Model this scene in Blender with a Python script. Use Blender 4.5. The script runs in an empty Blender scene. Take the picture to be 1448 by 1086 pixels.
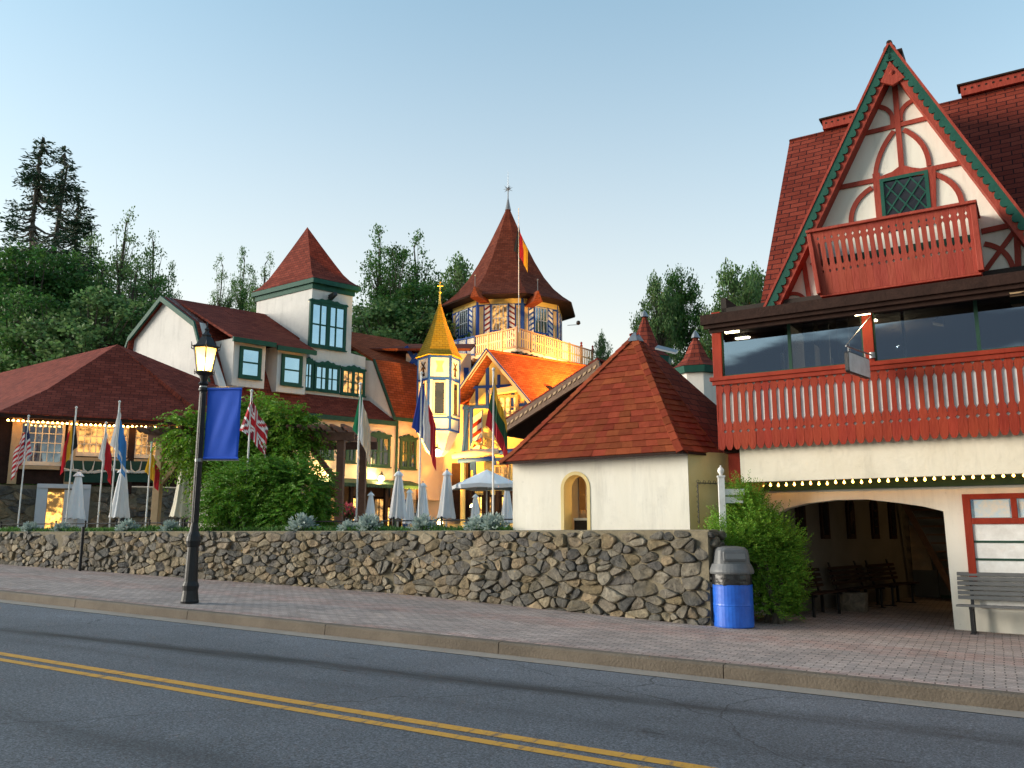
import bpy, bmesh, math, random
from mathutils import Vector, Matrix, noise
R = math.radians
scn = bpy.context.scene
col = scn.collection
# ------------------------------------------------------------------ camera
FPX, HOR, YAW = 1200.0, 755.0, R(29.2)
PITCH = math.atan((HOR - 543) / FPX)
EYE = Vector((0, 0, 1.75))
cam_d = bpy.data.cameras.new('camera'); cam = bpy.data.objects.new('camera', cam_d); col.objects.link(cam)
cam.location = EYE; cam.rotation_euler = (R(90) + PITCH, 0, YAW)
cam_d.sensor_width = 36; cam_d.lens = 36 * FPX / 1448; cam_d.clip_start = .1; cam_d.clip_end = 4000
scn.camera = cam
# ------------------------------------------------------------------ world, sun, exposure
SUN_EL, SUN_AZ = 12.0, -118.0
HZ_TOP = .95; HZ = (4.0, 2.5, 2.1); TINT = (.76, .97, .90)       # azimuth from +Y towards +X, degrees
w = bpy.data.worlds.new('World'); scn.world = w; w.use_nodes = True
nt = w.node_tree; nt.nodes.clear()
sky = nt.nodes.new('ShaderNodeTexSky'); sky.sky_type = 'NISHITA'; sky.sun_disc = False
sky.sun_elevation = R(SUN_EL); sky.sun_rotation = R(SUN_AZ); sky.air_density = 1.0; sky.dust_density = 1.0; sky.ozone_density = 2.0
bg = nt.nodes.new('ShaderNodeBackground'); bg.inputs[1].default_value = .103
wo = nt.nodes.new('ShaderNodeOutputWorld')
# low haze paling the sky towards the horizon, most of it over the western hills
gm = nt.nodes.new('ShaderNodeGamma'); gm.inputs[1].default_value = .85; nt.links.new(sky.outputs[0], gm.inputs[0])
tcw = nt.nodes.new('ShaderNodeTexCoord'); spw = nt.nodes.new('ShaderNodeSeparateXYZ'); nt.links.new(tcw.outputs['Generated'], spw.inputs[0])
mz = nt.nodes.new('ShaderNodeMapRange'); nt.links.new(spw.outputs[2], mz.inputs[0]); mz.inputs[1].default_value = .02; mz.inputs[2].default_value = HZ_TOP; mz.inputs[3].default_value = 1; mz.inputs[4].default_value = 0
dt = nt.nodes.new('ShaderNodeVectorMath'); dt.operation = 'DOT_PRODUCT'; nt.links.new(tcw.outputs['Generated'], dt.inputs[0]); dt.inputs[1].default_value = (math.sin(R(-55)), math.cos(R(-55)), 0)
md = nt.nodes.new('ShaderNodeMapRange'); nt.links.new(dt.outputs['Value'], md.inputs[0]); md.inputs[1].default_value = .4; md.inputs[2].default_value = 1.; md.inputs[3].default_value = .74; md.inputs[4].default_value = 1.05
pw = nt.nodes.new('ShaderNodeMath'); pw.operation = 'POWER'; pw.inputs[1].default_value = 2.5; nt.links.new(mz.outputs[0], pw.inputs[0])
mm = nt.nodes.new('ShaderNodeMath'); mm.operation = 'MULTIPLY'; mm.use_clamp = True; nt.links.new(pw.outputs[0], mm.inputs[0]); nt.links.new(md.outputs[0], mm.inputs[1])
mxw = nt.nodes.new('ShaderNodeMix'); mxw.data_type = 'RGBA'; nt.links.new(mm.outputs[0], mxw.inputs[0]); nt.links.new(gm.outputs[0], mxw.inputs[6]); mxw.inputs[7].default_value = (HZ[0], HZ[1], HZ[2], 1)
tn = nt.nodes.new('ShaderNodeMix'); tn.data_type = 'RGBA'; tn.blend_type = 'MULTIPLY'; tn.inputs[0].default_value = 1; nt.links.new(mxw.outputs[2], tn.inputs[6]); tn.inputs[7].default_value = (*TINT, 1)
# streaky dusk cloud in the half of the sky behind the camera (seen only in the windows)
cm = nt.nodes.new('ShaderNodeMapping'); cm.inputs['Scale'].default_value = (1.6, 1.6, 7); nt.links.new(tcw.outputs['Generated'], cm.inputs[0])
cn = nt.nodes.new('ShaderNodeTexNoise'); cn.inputs['Scale'].default_value = 2.6; cn.inputs['Detail'].default_value = 7; nt.links.new(cm.outputs[0], cn.inputs[0])
cr_ = nt.nodes.new('ShaderNodeMapRange'); cr_.interpolation_type = 'SMOOTHSTEP'; nt.links.new(cn.outputs[0], cr_.inputs[0]); cr_.inputs[1].default_value = .46; cr_.inputs[2].default_value = .56; cr_.inputs[3].default_value = 0; cr_.inputs[4].default_value = .95
cy = nt.nodes.new('ShaderNodeMapRange'); nt.links.new(spw.outputs[1], cy.inputs[0]); cy.inputs[1].default_value = -.15; cy.inputs[2].default_value = -.45; cy.inputs[3].default_value = 0; cy.inputs[4].default_value = 1
cx_ = nt.nodes.new('ShaderNodeMath'); cx_.operation = 'MULTIPLY'; nt.links.new(cr_.outputs[0], cx_.inputs[0]); nt.links.new(cy.outputs[0], cx_.inputs[1])
cz_ = nt.nodes.new('ShaderNodeMix'); cz_.data_type = 'RGBA'; nt.links.new(cx_.outputs[0], cz_.inputs[0]); nt.links.new(tn.outputs[2], cz_.inputs[6]); cz_.inputs[7].default_value = (.34, .40, .50, 1)
nt.links.new(cz_.outputs[2], bg.inputs[0]); nt.links.new(bg.outputs[0], wo.inputs[0])
sd = bpy.data.lights.new('sun', 'SUN'); sd.energy = 1.3; sd.angle = R(30); sd.color = (1, .9, .78)
so = bpy.data.objects.new('sun', sd); col.objects.link(so)
sdir = Vector((math.sin(R(SUN_AZ)) * math.cos(R(SUN_EL)), math.cos(R(SUN_AZ)) * math.cos(R(SUN_EL)), math.sin(R(SUN_EL))))
so.rotation_euler = sdir.to_track_quat('Z', 'Y').to_euler(); so.location = (0, -5, 30)
scn.view_settings.view_transform = 'Standard'; scn.view_settings.look = 'None'; scn.view_settings.gamma = 1
scn.view_settings.exposure = 2.12
# ------------------------------------------------------------------ pixel helpers: world position from image pixel coordinates cast as camera rays
cF = Vector((-math.sin(YAW) * math.cos(PITCH), math.cos(YAW) * math.cos(PITCH), math.sin(PITCH)))
cR = Vector((math.cos(YAW), math.sin(YAW), 0)); cU = cR.cross(cF)
def ray(x, y): return cF * FPX + cR * (x - 724) + cU * (543 - y)
def pry(p):
    q = p - EYE; return 543 - FPX * q.dot(cU) / q.dot(cF)
def atY(px, Y, z=0.):
    d = ray(px, HOR); t = Y / d.y; return Vector((d.x * t, Y, z))
def atD(px, D, z=0.):
    d = ray(px, HOR); h = Vector((d.x, d.y, 0)); t = D / 1218.6; return Vector((h.x * t, h.y * t, z))
def ztop(p, py):
    lo, hi = -3., 60.
    for _ in range(40):
        m = (lo + hi) / 2
        if pry(Vector((p.x, p.y, m))) > py: lo = m
        else: hi = m
    return lo
def gz(x): return -.026 * max(-70, min(70, x))
class Fr:
    "a building's frame: u along the facade, v into the depth (may be skewed), z up"
    def __init__(s, o, a, b=None):
        s.o = Vector(o); s.o.z = 0
        b = a + 90 if b is None else b
        s.a = a
        s.u = Vector((math.cos(R(a)), math.sin(R(a)), 0)); s.v = Vector((math.cos(R(b)), math.sin(R(b)), 0))
    def P(s, x, y, z): return s.o + s.u * x + s.v * y + Vector((0, 0, z))
    def _loc(s, p):
        q = p - s.o; det = s.u.x * s.v.y - s.u.y * s.v.x
        return ((q.x * s.v.y - q.y * s.v.x) / det, (s.u.x * q.y - s.u.y * q.x) / det)
    def h(s, px, py, Y=0.):
        m = Vector((-s.u.y, s.u.x, 0)); d = ray(px, py); t = (s.o + s.v * Y - EYE).dot(m) / d.dot(m); p = EYE + d * t
        return s._loc(p)[0], p.z
    def hx(s, px, py, X=0.):
        m = Vector((-s.v.y, s.v.x, 0)); d = ray(px, py); t = (s.o + s.u * X - EYE).dot(m) / d.dot(m); p = EYE + d * t
        return s._loc(p)[1], p.z
    def side(s, X=0.):
        "frame of the side wall at x=X, its u running into the depth, its v running +u"
        f = Fr(s.P(X, 0, 0), 0); f.u = s.v.copy(); f.v = s.u.copy(); return f
W = Fr((0, 0, 0), 0)
# ------------------------------------------------------------------ materials
def mat(name, c, rough=.7, c2=None, nscale=3., amount=.5, bump=0., bscale=20., metal=0., spec=.5, emis=None, est=0., coords='Object', trans=0., island=0., coat=0., stretch=None, hue=.05):
    m = bpy.data.materials.new(name); m.use_nodes = True; t = m.node_tree; N = t.nodes; L = t.links
    b = N['Principled BSDF']; b.inputs['Roughness'].default_value = rough; b.inputs['Metallic'].default_value = metal
    b.inputs['Specular IOR Level'].default_value = spec; b.inputs['Coat Weight'].default_value = coat
    b.inputs['Base Color'].default_value = (*c, 1)
    tc = N.new('ShaderNodeTexCoord'); mp = N.new('ShaderNodeMapping'); L.new(tc.outputs[coords], mp.inputs[0])
    if stretch: mp.inputs['Scale'].default_value = stretch
    src = None
    if c2:
        n = N.new('ShaderNodeTexNoise'); n.inputs['Scale'].default_value = nscale; n.inputs['Detail'].default_value = 6; n.inputs['Roughness'].default_value = .65
        L.new(mp.outputs[0], n.inputs[0])
        cr = N.new('ShaderNodeValToRGB'); cr.color_ramp.elements[0].position = .5 - amount / 2; cr.color_ramp.elements[1].position = .5 + amount / 2
        cr.color_ramp.elements[0].color = (*c, 1); cr.color_ramp.elements[1].color = (*c2, 1)
        L.new(n.outputs[0], cr.inputs[0]); src = cr.outputs[0]
    if island:
        g = N.new('ShaderNodeNewGeometry'); hs = N.new('ShaderNodeHueSaturation')
        ma = N.new('ShaderNodeMapRange'); ma.inputs[3].default_value = 1 - island; ma.inputs[4].default_value = 1 + island
        L.new(g.outputs['Random Per Island'], ma.inputs[0]); L.new(ma.outputs[0], hs.inputs['Value'])
        m2 = N.new('ShaderNodeMath'); m2.operation = 'MULTIPLY_ADD'; m2.inputs[1].default_value = hue; m2.inputs[2].default_value = .5 - hue / 2
        fr = N.new('ShaderNodeMath'); fr.operation = 'FRACT'; mu = N.new('ShaderNodeMath'); mu.operation = 'MULTIPLY'; mu.inputs[1].default_value = 7.3
        L.new(g.outputs['Random Per Island'], mu.inputs[0]); L.new(mu.outputs[0], fr.inputs[0]); L.new(fr.outputs[0], m2.inputs[0]); L.new(m2.outputs[0], hs.inputs['Hue'])
        if src: L.new(src, hs.inputs['Color'])
        else: hs.inputs['Color'].default_value = (*c, 1)
        src = hs.outputs[0]
    if src: L.new(src, b.inputs['Base Color'])
    if bump:
        n2 = N.new('ShaderNodeTexNoise'); n2.inputs['Scale'].default_value = bscale; n2.inputs['Detail'].default_value = 5
        L.new(mp.outputs[0], n2.inputs[0]); bp = N.new('ShaderNodeBump'); bp.inputs['Strength'].default_value = min(1, bump); bp.inputs['Distance'].default_value = .02
        L.new(n2.outputs[0], bp.inputs['Height']); L.new(bp.outputs[0], b.inputs['Normal'])
    if emis:
        b.inputs['Emission Color'].default_value = (*emis, 1); b.inputs['Emission Strength'].default_value = est
    if trans:
        tr = N.new('ShaderNodeBsdfTranslucent'); mx = N.new('ShaderNodeMixShader'); mx.inputs[0].default_value = trans
        if src: L.new(src, tr.inputs[0])
        else: tr.inputs[0].default_value = (*c, 1)
        L.new(b.outputs[0], mx.inputs[1]); L.new(tr.outputs[0], mx.inputs[2]); L.new(mx.outputs[0], N['Material Output'].inputs[0])
    return m
def brickmat(name, c1, c2, mortar, bw, bh, msize=.006, rough=.8, bump=.5, offset=.5, blotch=.25, smooth=.1):
    m = bpy.data.materials.new(name); m.use_nodes = True; t = m.node_tree; N = t.nodes; L = t.links
    b = N['Principled BSDF']; b.inputs['Roughness'].default_value = rough; b.inputs['Specular IOR Level'].default_value = .08
    tc = N.new('ShaderNodeTexCoord'); br = N.new('ShaderNodeTexBrick')
    br.offset = offset; br.inputs['Scale'].default_value = 1; br.inputs['Brick Width'].default_value = bw; br.inputs['Row Height'].default_value = bh
    br.inputs['Mortar Size'].default_value = msize; br.inputs['Mortar Smooth'].default_value = smooth; br.inputs['Bias'].default_value = 0
    br.inputs['Color1'].default_value = (*c1, 1); br.inputs['Color2'].default_value = (*c2, 1); br.inputs['Mortar'].default_value = (*mortar, 1)
    # slightly wobbly courses
    nw = N.new('ShaderNodeTexNoise'); nw.inputs['Scale'].default_value = 1.7; L.new(tc.outputs['UV'], nw.inputs[0])
    vm = N.new('ShaderNodeVectorMath'); vm.operation = 'MULTIPLY_ADD'; vm.inputs[1].default_value = (.04, .03, 0)
    L.new(nw.outputs['Color'], vm.inputs[0]); L.new(tc.outputs['UV'], vm.inputs[2]); L.new(vm.outputs[0], br.inputs['Vector'])
    n = N.new('ShaderNodeTexNoise'); n.inputs['Scale'].default_value = .9; n.inputs['Detail'].default_value = 7; n.inputs['Roughness'].default_value = .7; L.new(tc.outputs['UV'], n.inputs[0])
    mr = N.new('ShaderNodeMapRange'); mr.inputs[1].default_value = .3; mr.inputs[2].default_value = .7; mr.inputs[3].default_value = 1 - blotch; mr.inputs[4].default_value = 1 + blotch
    L.new(n.outputs[0], mr.inputs[0])
    n3 = N.new('ShaderNodeTexNoise'); n3.inputs['Scale'].default_value = 45; n3.inputs['Detail'].default_value = 3; L.new(tc.outputs['UV'], n3.inputs[0])
    mr3 = N.new('ShaderNodeMapRange'); mr3.inputs[1].default_value = .3; mr3.inputs[2].default_value = .7; mr3.inputs[3].default_value = .75; mr3.inputs[4].default_value = 1.25; L.new(n3.outputs[0], mr3.inputs[0])
    mu = N.new('ShaderNodeMath'); mu.operation = 'MULTIPLY'; L.new(mr.outputs[0], mu.inputs[0]); L.new(mr3.outputs[0], mu.inputs[1])
    hs = N.new('ShaderNodeHueSaturation'); L.new(br.outputs[0], hs.inputs['Color']); L.new(mu.outputs[0], hs.inputs['Value']); L.new(hs.outputs[0], b.inputs['Base Color'])
    bp = N.new('ShaderNodeBump'); bp.invert = True; bp.inputs['Strength'].default_value = bump; bp.inputs['Distance'].default_value = .012
    ad = N.new('ShaderNodeMath'); ad.operation = 'MULTIPLY_ADD'; ad.inputs[1].default_value = -.35; L.new(n3.outputs[0], ad.inputs[0]); L.new(br.outputs['Fac'], ad.inputs[2])
    L.new(ad.outputs[0], bp.inputs['Height']); L.new(bp.outputs[0], b.inputs['Normal'])
    return m
def litmat(name, c, est):
    m = mat(name, (.10, .07, .04), .15); N = m.node_tree.nodes; L = m.node_tree.links; b = N['Principled BSDF']
    tc = N.new('ShaderNodeTexCoord'); mp = N.new('ShaderNodeMapping'); mp.inputs['Scale'].default_value = (1, 1, 1.2); L.new(tc.outputs['Object'], mp.inputs[0])
    n = N.new('ShaderNodeTexNoise'); n.inputs['Scale'].default_value = 2.6; n.inputs['Detail'].default_value = 5; n.inputs['Roughness'].default_value = .7; L.new(mp.outputs[0], n.inputs[0])
    r = N.new('ShaderNodeMapRange'); r.interpolation_type = 'SMOOTHSTEP'; L.new(n.outputs[0], r.inputs[0]); r.inputs[1].default_value = .40; r.inputs[2].default_value = .62; r.inputs[3].default_value = est * .08; r.inputs[4].default_value = est * 1.7
    b.inputs['Emission Color'].default_value = (*c, 1); L.new(r.outputs[0], b.inputs['Emission Strength']); return m
# ------------------------------------------------------------------ mesh helpers
class MB:
    def __init__(s): s.v = []; s.f = []; s.uv = {}; s.m = {}; s.cur = 0
    def face(s, pts, uv=None):
        i = len(s.v); s.v += [Vector(p) for p in pts]; s.f.append(list(range(i, i + len(pts))))
        if uv: s.uv[len(s.f) - 1] = uv
        if s.cur: s.m[len(s.f) - 1] = s.cur
        return s
    def idx(s, vs, fs):
        i = len(s.v); s.v += [Vector(p) for p in vs]
        for f in fs:
            s.f.append([i + k for k in f])
            if s.cur: s.m[len(s.f) - 1] = s.cur
        return s
    def hexa(s, p): return s.idx(p, [(0, 3, 2, 1), (4, 5, 6, 7), (0, 1, 5, 4), (1, 2, 6, 5), (2, 3, 7, 6), (3, 0, 4, 7)])
    def box(s, fr, x0, x1, y0, y1, z0, z1):
        if x1 < x0: x0, x1 = x1, x0
        if y1 < y0: y0, y1 = y1, y0
        return s.hexa([fr.P(x0, y0, z0), fr.P(x1, y0, z0), fr.P(x1, y1, z0), fr.P(x0, y1, z0), fr.P(x0, y0, z1), fr.P(x1, y0, z1), fr.P(x1, y1, z1), fr.P(x0, y1, z1)])
    def prism(s, pts, off):
        n = len(pts); off = Vector(off); a = [Vector(p) for p in pts]
        return s.idx(a + [p + off for p in a], [tuple(range(n))[::-1], tuple(range(n, 2 * n))] + [(k, (k + 1) % n, n + (k + 1) % n, n + k) for k in range(n)])
    def pprism(s, fr, xz, y0, y1): return s.prism([fr.P(x, y0, z) for x, z in xz], fr.v * (y1 - y0))
    def slab(s, pts, th):
        n = (Vector(pts[1]) - Vector(pts[0])).cross(Vector(pts[2]) - Vector(pts[1])).normalized()
        if n.z < 0: n = -n
        return s.prism(pts, -n * th)
    def strip(s, fr, pts, w, y0, y1):
        "a flat timber following a polyline in the facade plane"
        n = len(pts); Lp = []; Rp = []
        for i, p in enumerate(pts):
            a = Vector(pts[max(0, i - 1)]); b = Vector(pts[min(n - 1, i + 1)]); d = (b - a).normalized(); q = Vector((-d.y, d.x)) * w / 2
            p = Vector(p); Lp.append(p + q); Rp.append(p - q)
        for i in range(n - 1):
            s.pprism(fr, [tuple(Lp[i]), tuple(Lp[i + 1]), tuple(Rp[i + 1]), tuple(Rp[i])], y0, y1)
        return s
    def tube(s, pts, r, seg=8, cap=True):
        pts = [Vector(p) for p in pts]; n = len(pts); rs = r if isinstance(r, (list, tuple)) else [r] * n
        vs = []; fs = []; prev = None
        for i, p in enumerate(pts):
            d = (pts[min(n - 1, i + 1)] - pts[max(0, i - 1)]).normalized()
            if prev is None: a = d.orthogonal().normalized()
            else: a = (prev - d * prev.dot(d)).normalized()
            prev = a; b = d.cross(a)
            for k in range(seg):
                t = 2 * math.pi * k / seg; vs.append(p + (a * math.cos(t) + b * math.sin(t)) * rs[i])
        for i in range(n - 1):
            for k in range(seg): fs.append((i * seg + k, i * seg + (k + 1) % seg, (i + 1) * seg + (k + 1) % seg, (i + 1) * seg + k))
        if cap: fs += [tuple(range(seg))[::-1], tuple(range((n - 1) * seg, n * seg))]
        return s.idx(vs, fs)
    def lathe(s, c, prof, seg=16, rot=0., sx=1., sy=1.):
        c = Vector(c); vs = []; fs = []
        for r, z in prof:
            for k in range(seg):
                t = 2 * math.pi * k / seg + rot; vs.append(c + Vector((r * math.cos(t) * sx, r * math.sin(t) * sy, z)))
        for i in range(len(prof) - 1):
            for k in range(seg): fs.append((i * seg + k, i * seg + (k + 1) % seg, (i + 1) * seg + (k + 1) % seg, (i + 1) * seg + k))
        fs += [tuple(range(seg))[::-1], tuple(range((len(prof) - 1) * seg, len(prof) * seg))]
        return s.idx(vs, fs)
    def build(s, name, m, parent=None, smooth=False, fix=True, bevel=0., **tags):
        off = parent_loc(parent) if parent else Vector((0, 0, 0))
        me = bpy.data.meshes.new(name); me.from_pydata([tuple(p - off) for p in s.v], [], s.f)
        ms = m if isinstance(m, (list, tuple)) else [m]
        for x in ms: me.materials.append(x)
        for i, k in s.m.items(): me.polygons[i].material_index = k
        if fix:
            bm = bmesh.new(); bm.from_mesh(me); bmesh.ops.recalc_face_normals(bm, faces=bm.faces); bm.to_mesh(me); bm.free()
        uvl = me.uv_layers.new(name='UVMap')
        for p in me.polygons:
            cu = s.uv.get(p.index)
            if cu:
                for j, li in enumerate(p.loop_indices):
                    uvl.data[li].uv = cu[s.f[p.index].index(me.loops[li].vertex_index)] if True else cu[j]
                continue
            n = p.normal
            if abs(n.z) > .995: t, q = Vector((1, 0, 0)), Vector((0, 1, 0))
            else: t = Vector((0, 0, 1)).cross(n).normalized(); q = n.cross(t)
            for li in p.loop_indices:
                c = me.vertices[me.loops[li].vertex_index].co + off; uvl.data[li].uv = (c.dot(t), c.dot(q))
        if smooth:
            for p in me.polygons: p.use_smooth = True
        o = bpy.data.objects.new(name, me); col.objects.link(o)
        if parent: o.parent = parent
        if bevel:
            bv = o.modifiers.new('bevel', 'BEVEL'); bv.width = bevel; bv.segments = 2; bv.limit_method = 'ANGLE'
        for k, x in tags.items(): o[k] = x
        return o
def parent_loc(o):
    p = Vector((0, 0, 0))
    while o: p += o.location; o = o.parent
    return p
def thing(name, label, cat, loc=(0, 0, 0), group=None):
    o = bpy.data.objects.new(name, None); col.objects.link(o); o.location = loc; o.empty_display_size = .2
    o['label'] = label; o['category'] = cat
    if group: o['group'] = group
    return o
def tag(o, label, cat, group=None):
    o['label'] = label; o['category'] = cat
    if group: o['group'] = group
    return o
def copy_tree(o, parent=None):
    c = o.copy(); col.objects.link(c)
    if parent: c.parent = parent
    for ch in list(o.children): copy_tree(ch, c)
    return c
def struct(mb, name, m, **k):
    o = mb.build(name, m, **k); o['kind'] = 'structure'; return o
def streaks(m, lo=.84):
    "rain streaks and patchy repairs with their own shape, laid into the plaster's colour"
    N = m.node_tree.nodes; L = m.node_tree.links; b = N['Principled BSDF']; src = b.inputs['Base Color'].links[0].from_socket; tc = N.new('ShaderNodeTexCoord'); out = src
    for sc, st, a, c, l_ in ((3.2, (1, 1, .12), .52, .70, lo), (1.3, (1, 1, 1), .55, .66, .93), (9, (1, 1, .8), .62, .70, .88)):
        mp = N.new('ShaderNodeMapping'); mp.inputs['Scale'].default_value = st; L.new(tc.outputs['Object'], mp.inputs[0]); n = N.new('ShaderNodeTexNoise'); n.inputs['Scale'].default_value = sc; n.inputs['Detail'].default_value = 7; n.inputs['Roughness'].default_value = .7; L.new(mp.outputs[0], n.inputs[0])
        r = N.new('ShaderNodeMapRange'); r.inputs[1].default_value = a; r.inputs[2].default_value = c; r.inputs[3].default_value = 1; r.inputs[4].default_value = l_; L.new(n.outputs[0], r.inputs[0])
        h = N.new('ShaderNodeHueSaturation'); L.new(out, h.inputs['Color']); L.new(r.outputs[0], h.inputs['Value']); out = h.outputs[0]
    L.new(out, b.inputs['Base Color'])
# ------------------------------------------------------------------ palette
M = {}
M['stucco'] = mat('white_stucco', (.66, .62, .56), .85, (.78, .74, .68), 1.3, .5, .35, 14)
M['stucco2'] = mat('aged_stucco', (.56, .55, .53), .85, (.72, .70, .67), .8, .6, .5, 9)
M['cream'] = mat('cream_stucco', (.66, .58, .44), .85, (.76, .70, .58), 1.0, .5, .35, 12)
M['kiosk'] = mat('kiosk_stucco', (.70, .66, .55), .88, (.83, .80, .72), 1.3, .75, .3, 7, stretch=(1, 1, .3))
for k_ in ('stucco', 'stucco2', 'cream', 'kiosk'): streaks(M[k_])
M['peach'] = mat('peach_stucco', (.70, .50, .36), .85, (.78, .62, .48), 1.0, .5, .3, 12)
M['yellow'] = mat('yellow_stucco', (.70, .52, .16), .85, (.80, .62, .25), 1.0, .5, .3, 12)
M['ochre'] = mat('ochre_wall', (.62, .45, .16), .85, (.72, .60, .32), 1.0, .6, .4, 9)
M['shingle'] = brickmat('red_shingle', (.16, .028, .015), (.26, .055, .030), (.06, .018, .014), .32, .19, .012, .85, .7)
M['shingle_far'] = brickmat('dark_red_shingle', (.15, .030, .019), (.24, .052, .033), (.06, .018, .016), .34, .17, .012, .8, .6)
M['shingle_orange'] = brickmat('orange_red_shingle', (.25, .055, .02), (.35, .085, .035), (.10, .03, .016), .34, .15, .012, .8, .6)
M['shingle_tower'] = brickmat('brown_shingle', (.13, .030, .016), (.20, .052, .028), (.06, .02, .016), .4, .2, .012, .8, .6)
M['tile_red'] = brickmat('red_wood_shake', (.15, .026, .016), (.22, .044, .027), (.035, .010, .010), .34, .15, .011, .75, .9, blotch=.2)
M['red'] = mat('red_paint', (.20, .017, .008), .6, (.32, .040, .016), 2.5, .55, .3, 30, stretch=(1, 1, .3), spec=.2)
M['redlt'] = mat('weathered_red_paint', (.235, .028, .016), .6, (.36, .066, .042), 5, .5, .4, 30, stretch=(1, 1, .3), spec=.2)
M['green'] = mat('green_paint', (.010, .062, .045), .65, (.018, .095, .068), 4, .5, .2, 20, spec=.2)
M['greend'] = mat('dark_green_paint', (.014, .048, .034), .65, (.028, .072, .05), 4, .5, .2, 20, spec=.2)
M['blue'] = mat('blue_paint', (.014, .055, .30), .6, (.022, .085, .38), 4, .5, .15, 20, spec=.25)
M['white'] = mat('white_paint', (.82, .82, .80), .5, (.62, .61, .58), 6, .4, .1, 20)
M['brown'] = mat('brown_timber', (.10, .05, .028), .7, (.20, .11, .06), 6, .6, .5, 25, stretch=(1, 1, 1))
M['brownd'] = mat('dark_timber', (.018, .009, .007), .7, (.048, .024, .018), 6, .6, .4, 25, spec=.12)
M['tan'] = mat('tan_timber', (.42, .27, .14), .7, (.52, .36, .20), 6, .6, .4, 25)
M['black'] = mat('black_iron', (.009, .009, .010), .48, (.022, .022, .024), 8, .6, .15, 30, spec=.35)
M['grey'] = mat('grey_metal', (.25, .26, .27), .4, None, metal=.6)
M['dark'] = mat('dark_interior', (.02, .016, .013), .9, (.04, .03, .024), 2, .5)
M['mortar'] = mat('mortar', (.13, .11, .075), .95, (.24, .20, .13), 7, .5, .6, 40)
M['soil'] = mat('soil', (.035, .025, .016), .95, (.07, .05, .03), 6, .6, .8, 20)
M['glass'] = mat('sky_reflecting_glass', (.28, .42, .52), .03, (.40, .54, .62), 1.5, .6, metal=.85)
M['glassdark'] = mat('dark_window_glass', (.012, .014, .018), .05, (.03, .03, .035), 2, .6, spec=.8)
M['lit'] = litmat('lit_window', (1, .50, .10), .5)
M['litdim'] = litmat('dim_lit_window', (1, .48, .12), .2); M['glassmix'] = mat('blue_grey_glass', (.10, .14, .20), .06, (.30, .38, .46), 2.2, .4, metal=.8)
M['bulb'] = mat('bulb_glow', (1, .7, .3), .3, emis=(1, .44, .08), est=4.5)
M['bulb_big'] = mat('big_bulb_glow', (1, .7, .3), .3, emis=(1, .46, .10), est=9)
M['flood'] = mat('floodlight_glow', (1, .9, .7), .3, emis=(1, .78, .42), est=8)
M['lampglow'] = mat('lantern_glow', (1, .9, .6), .3, emis=(1, .72, .3), est=5)
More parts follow.
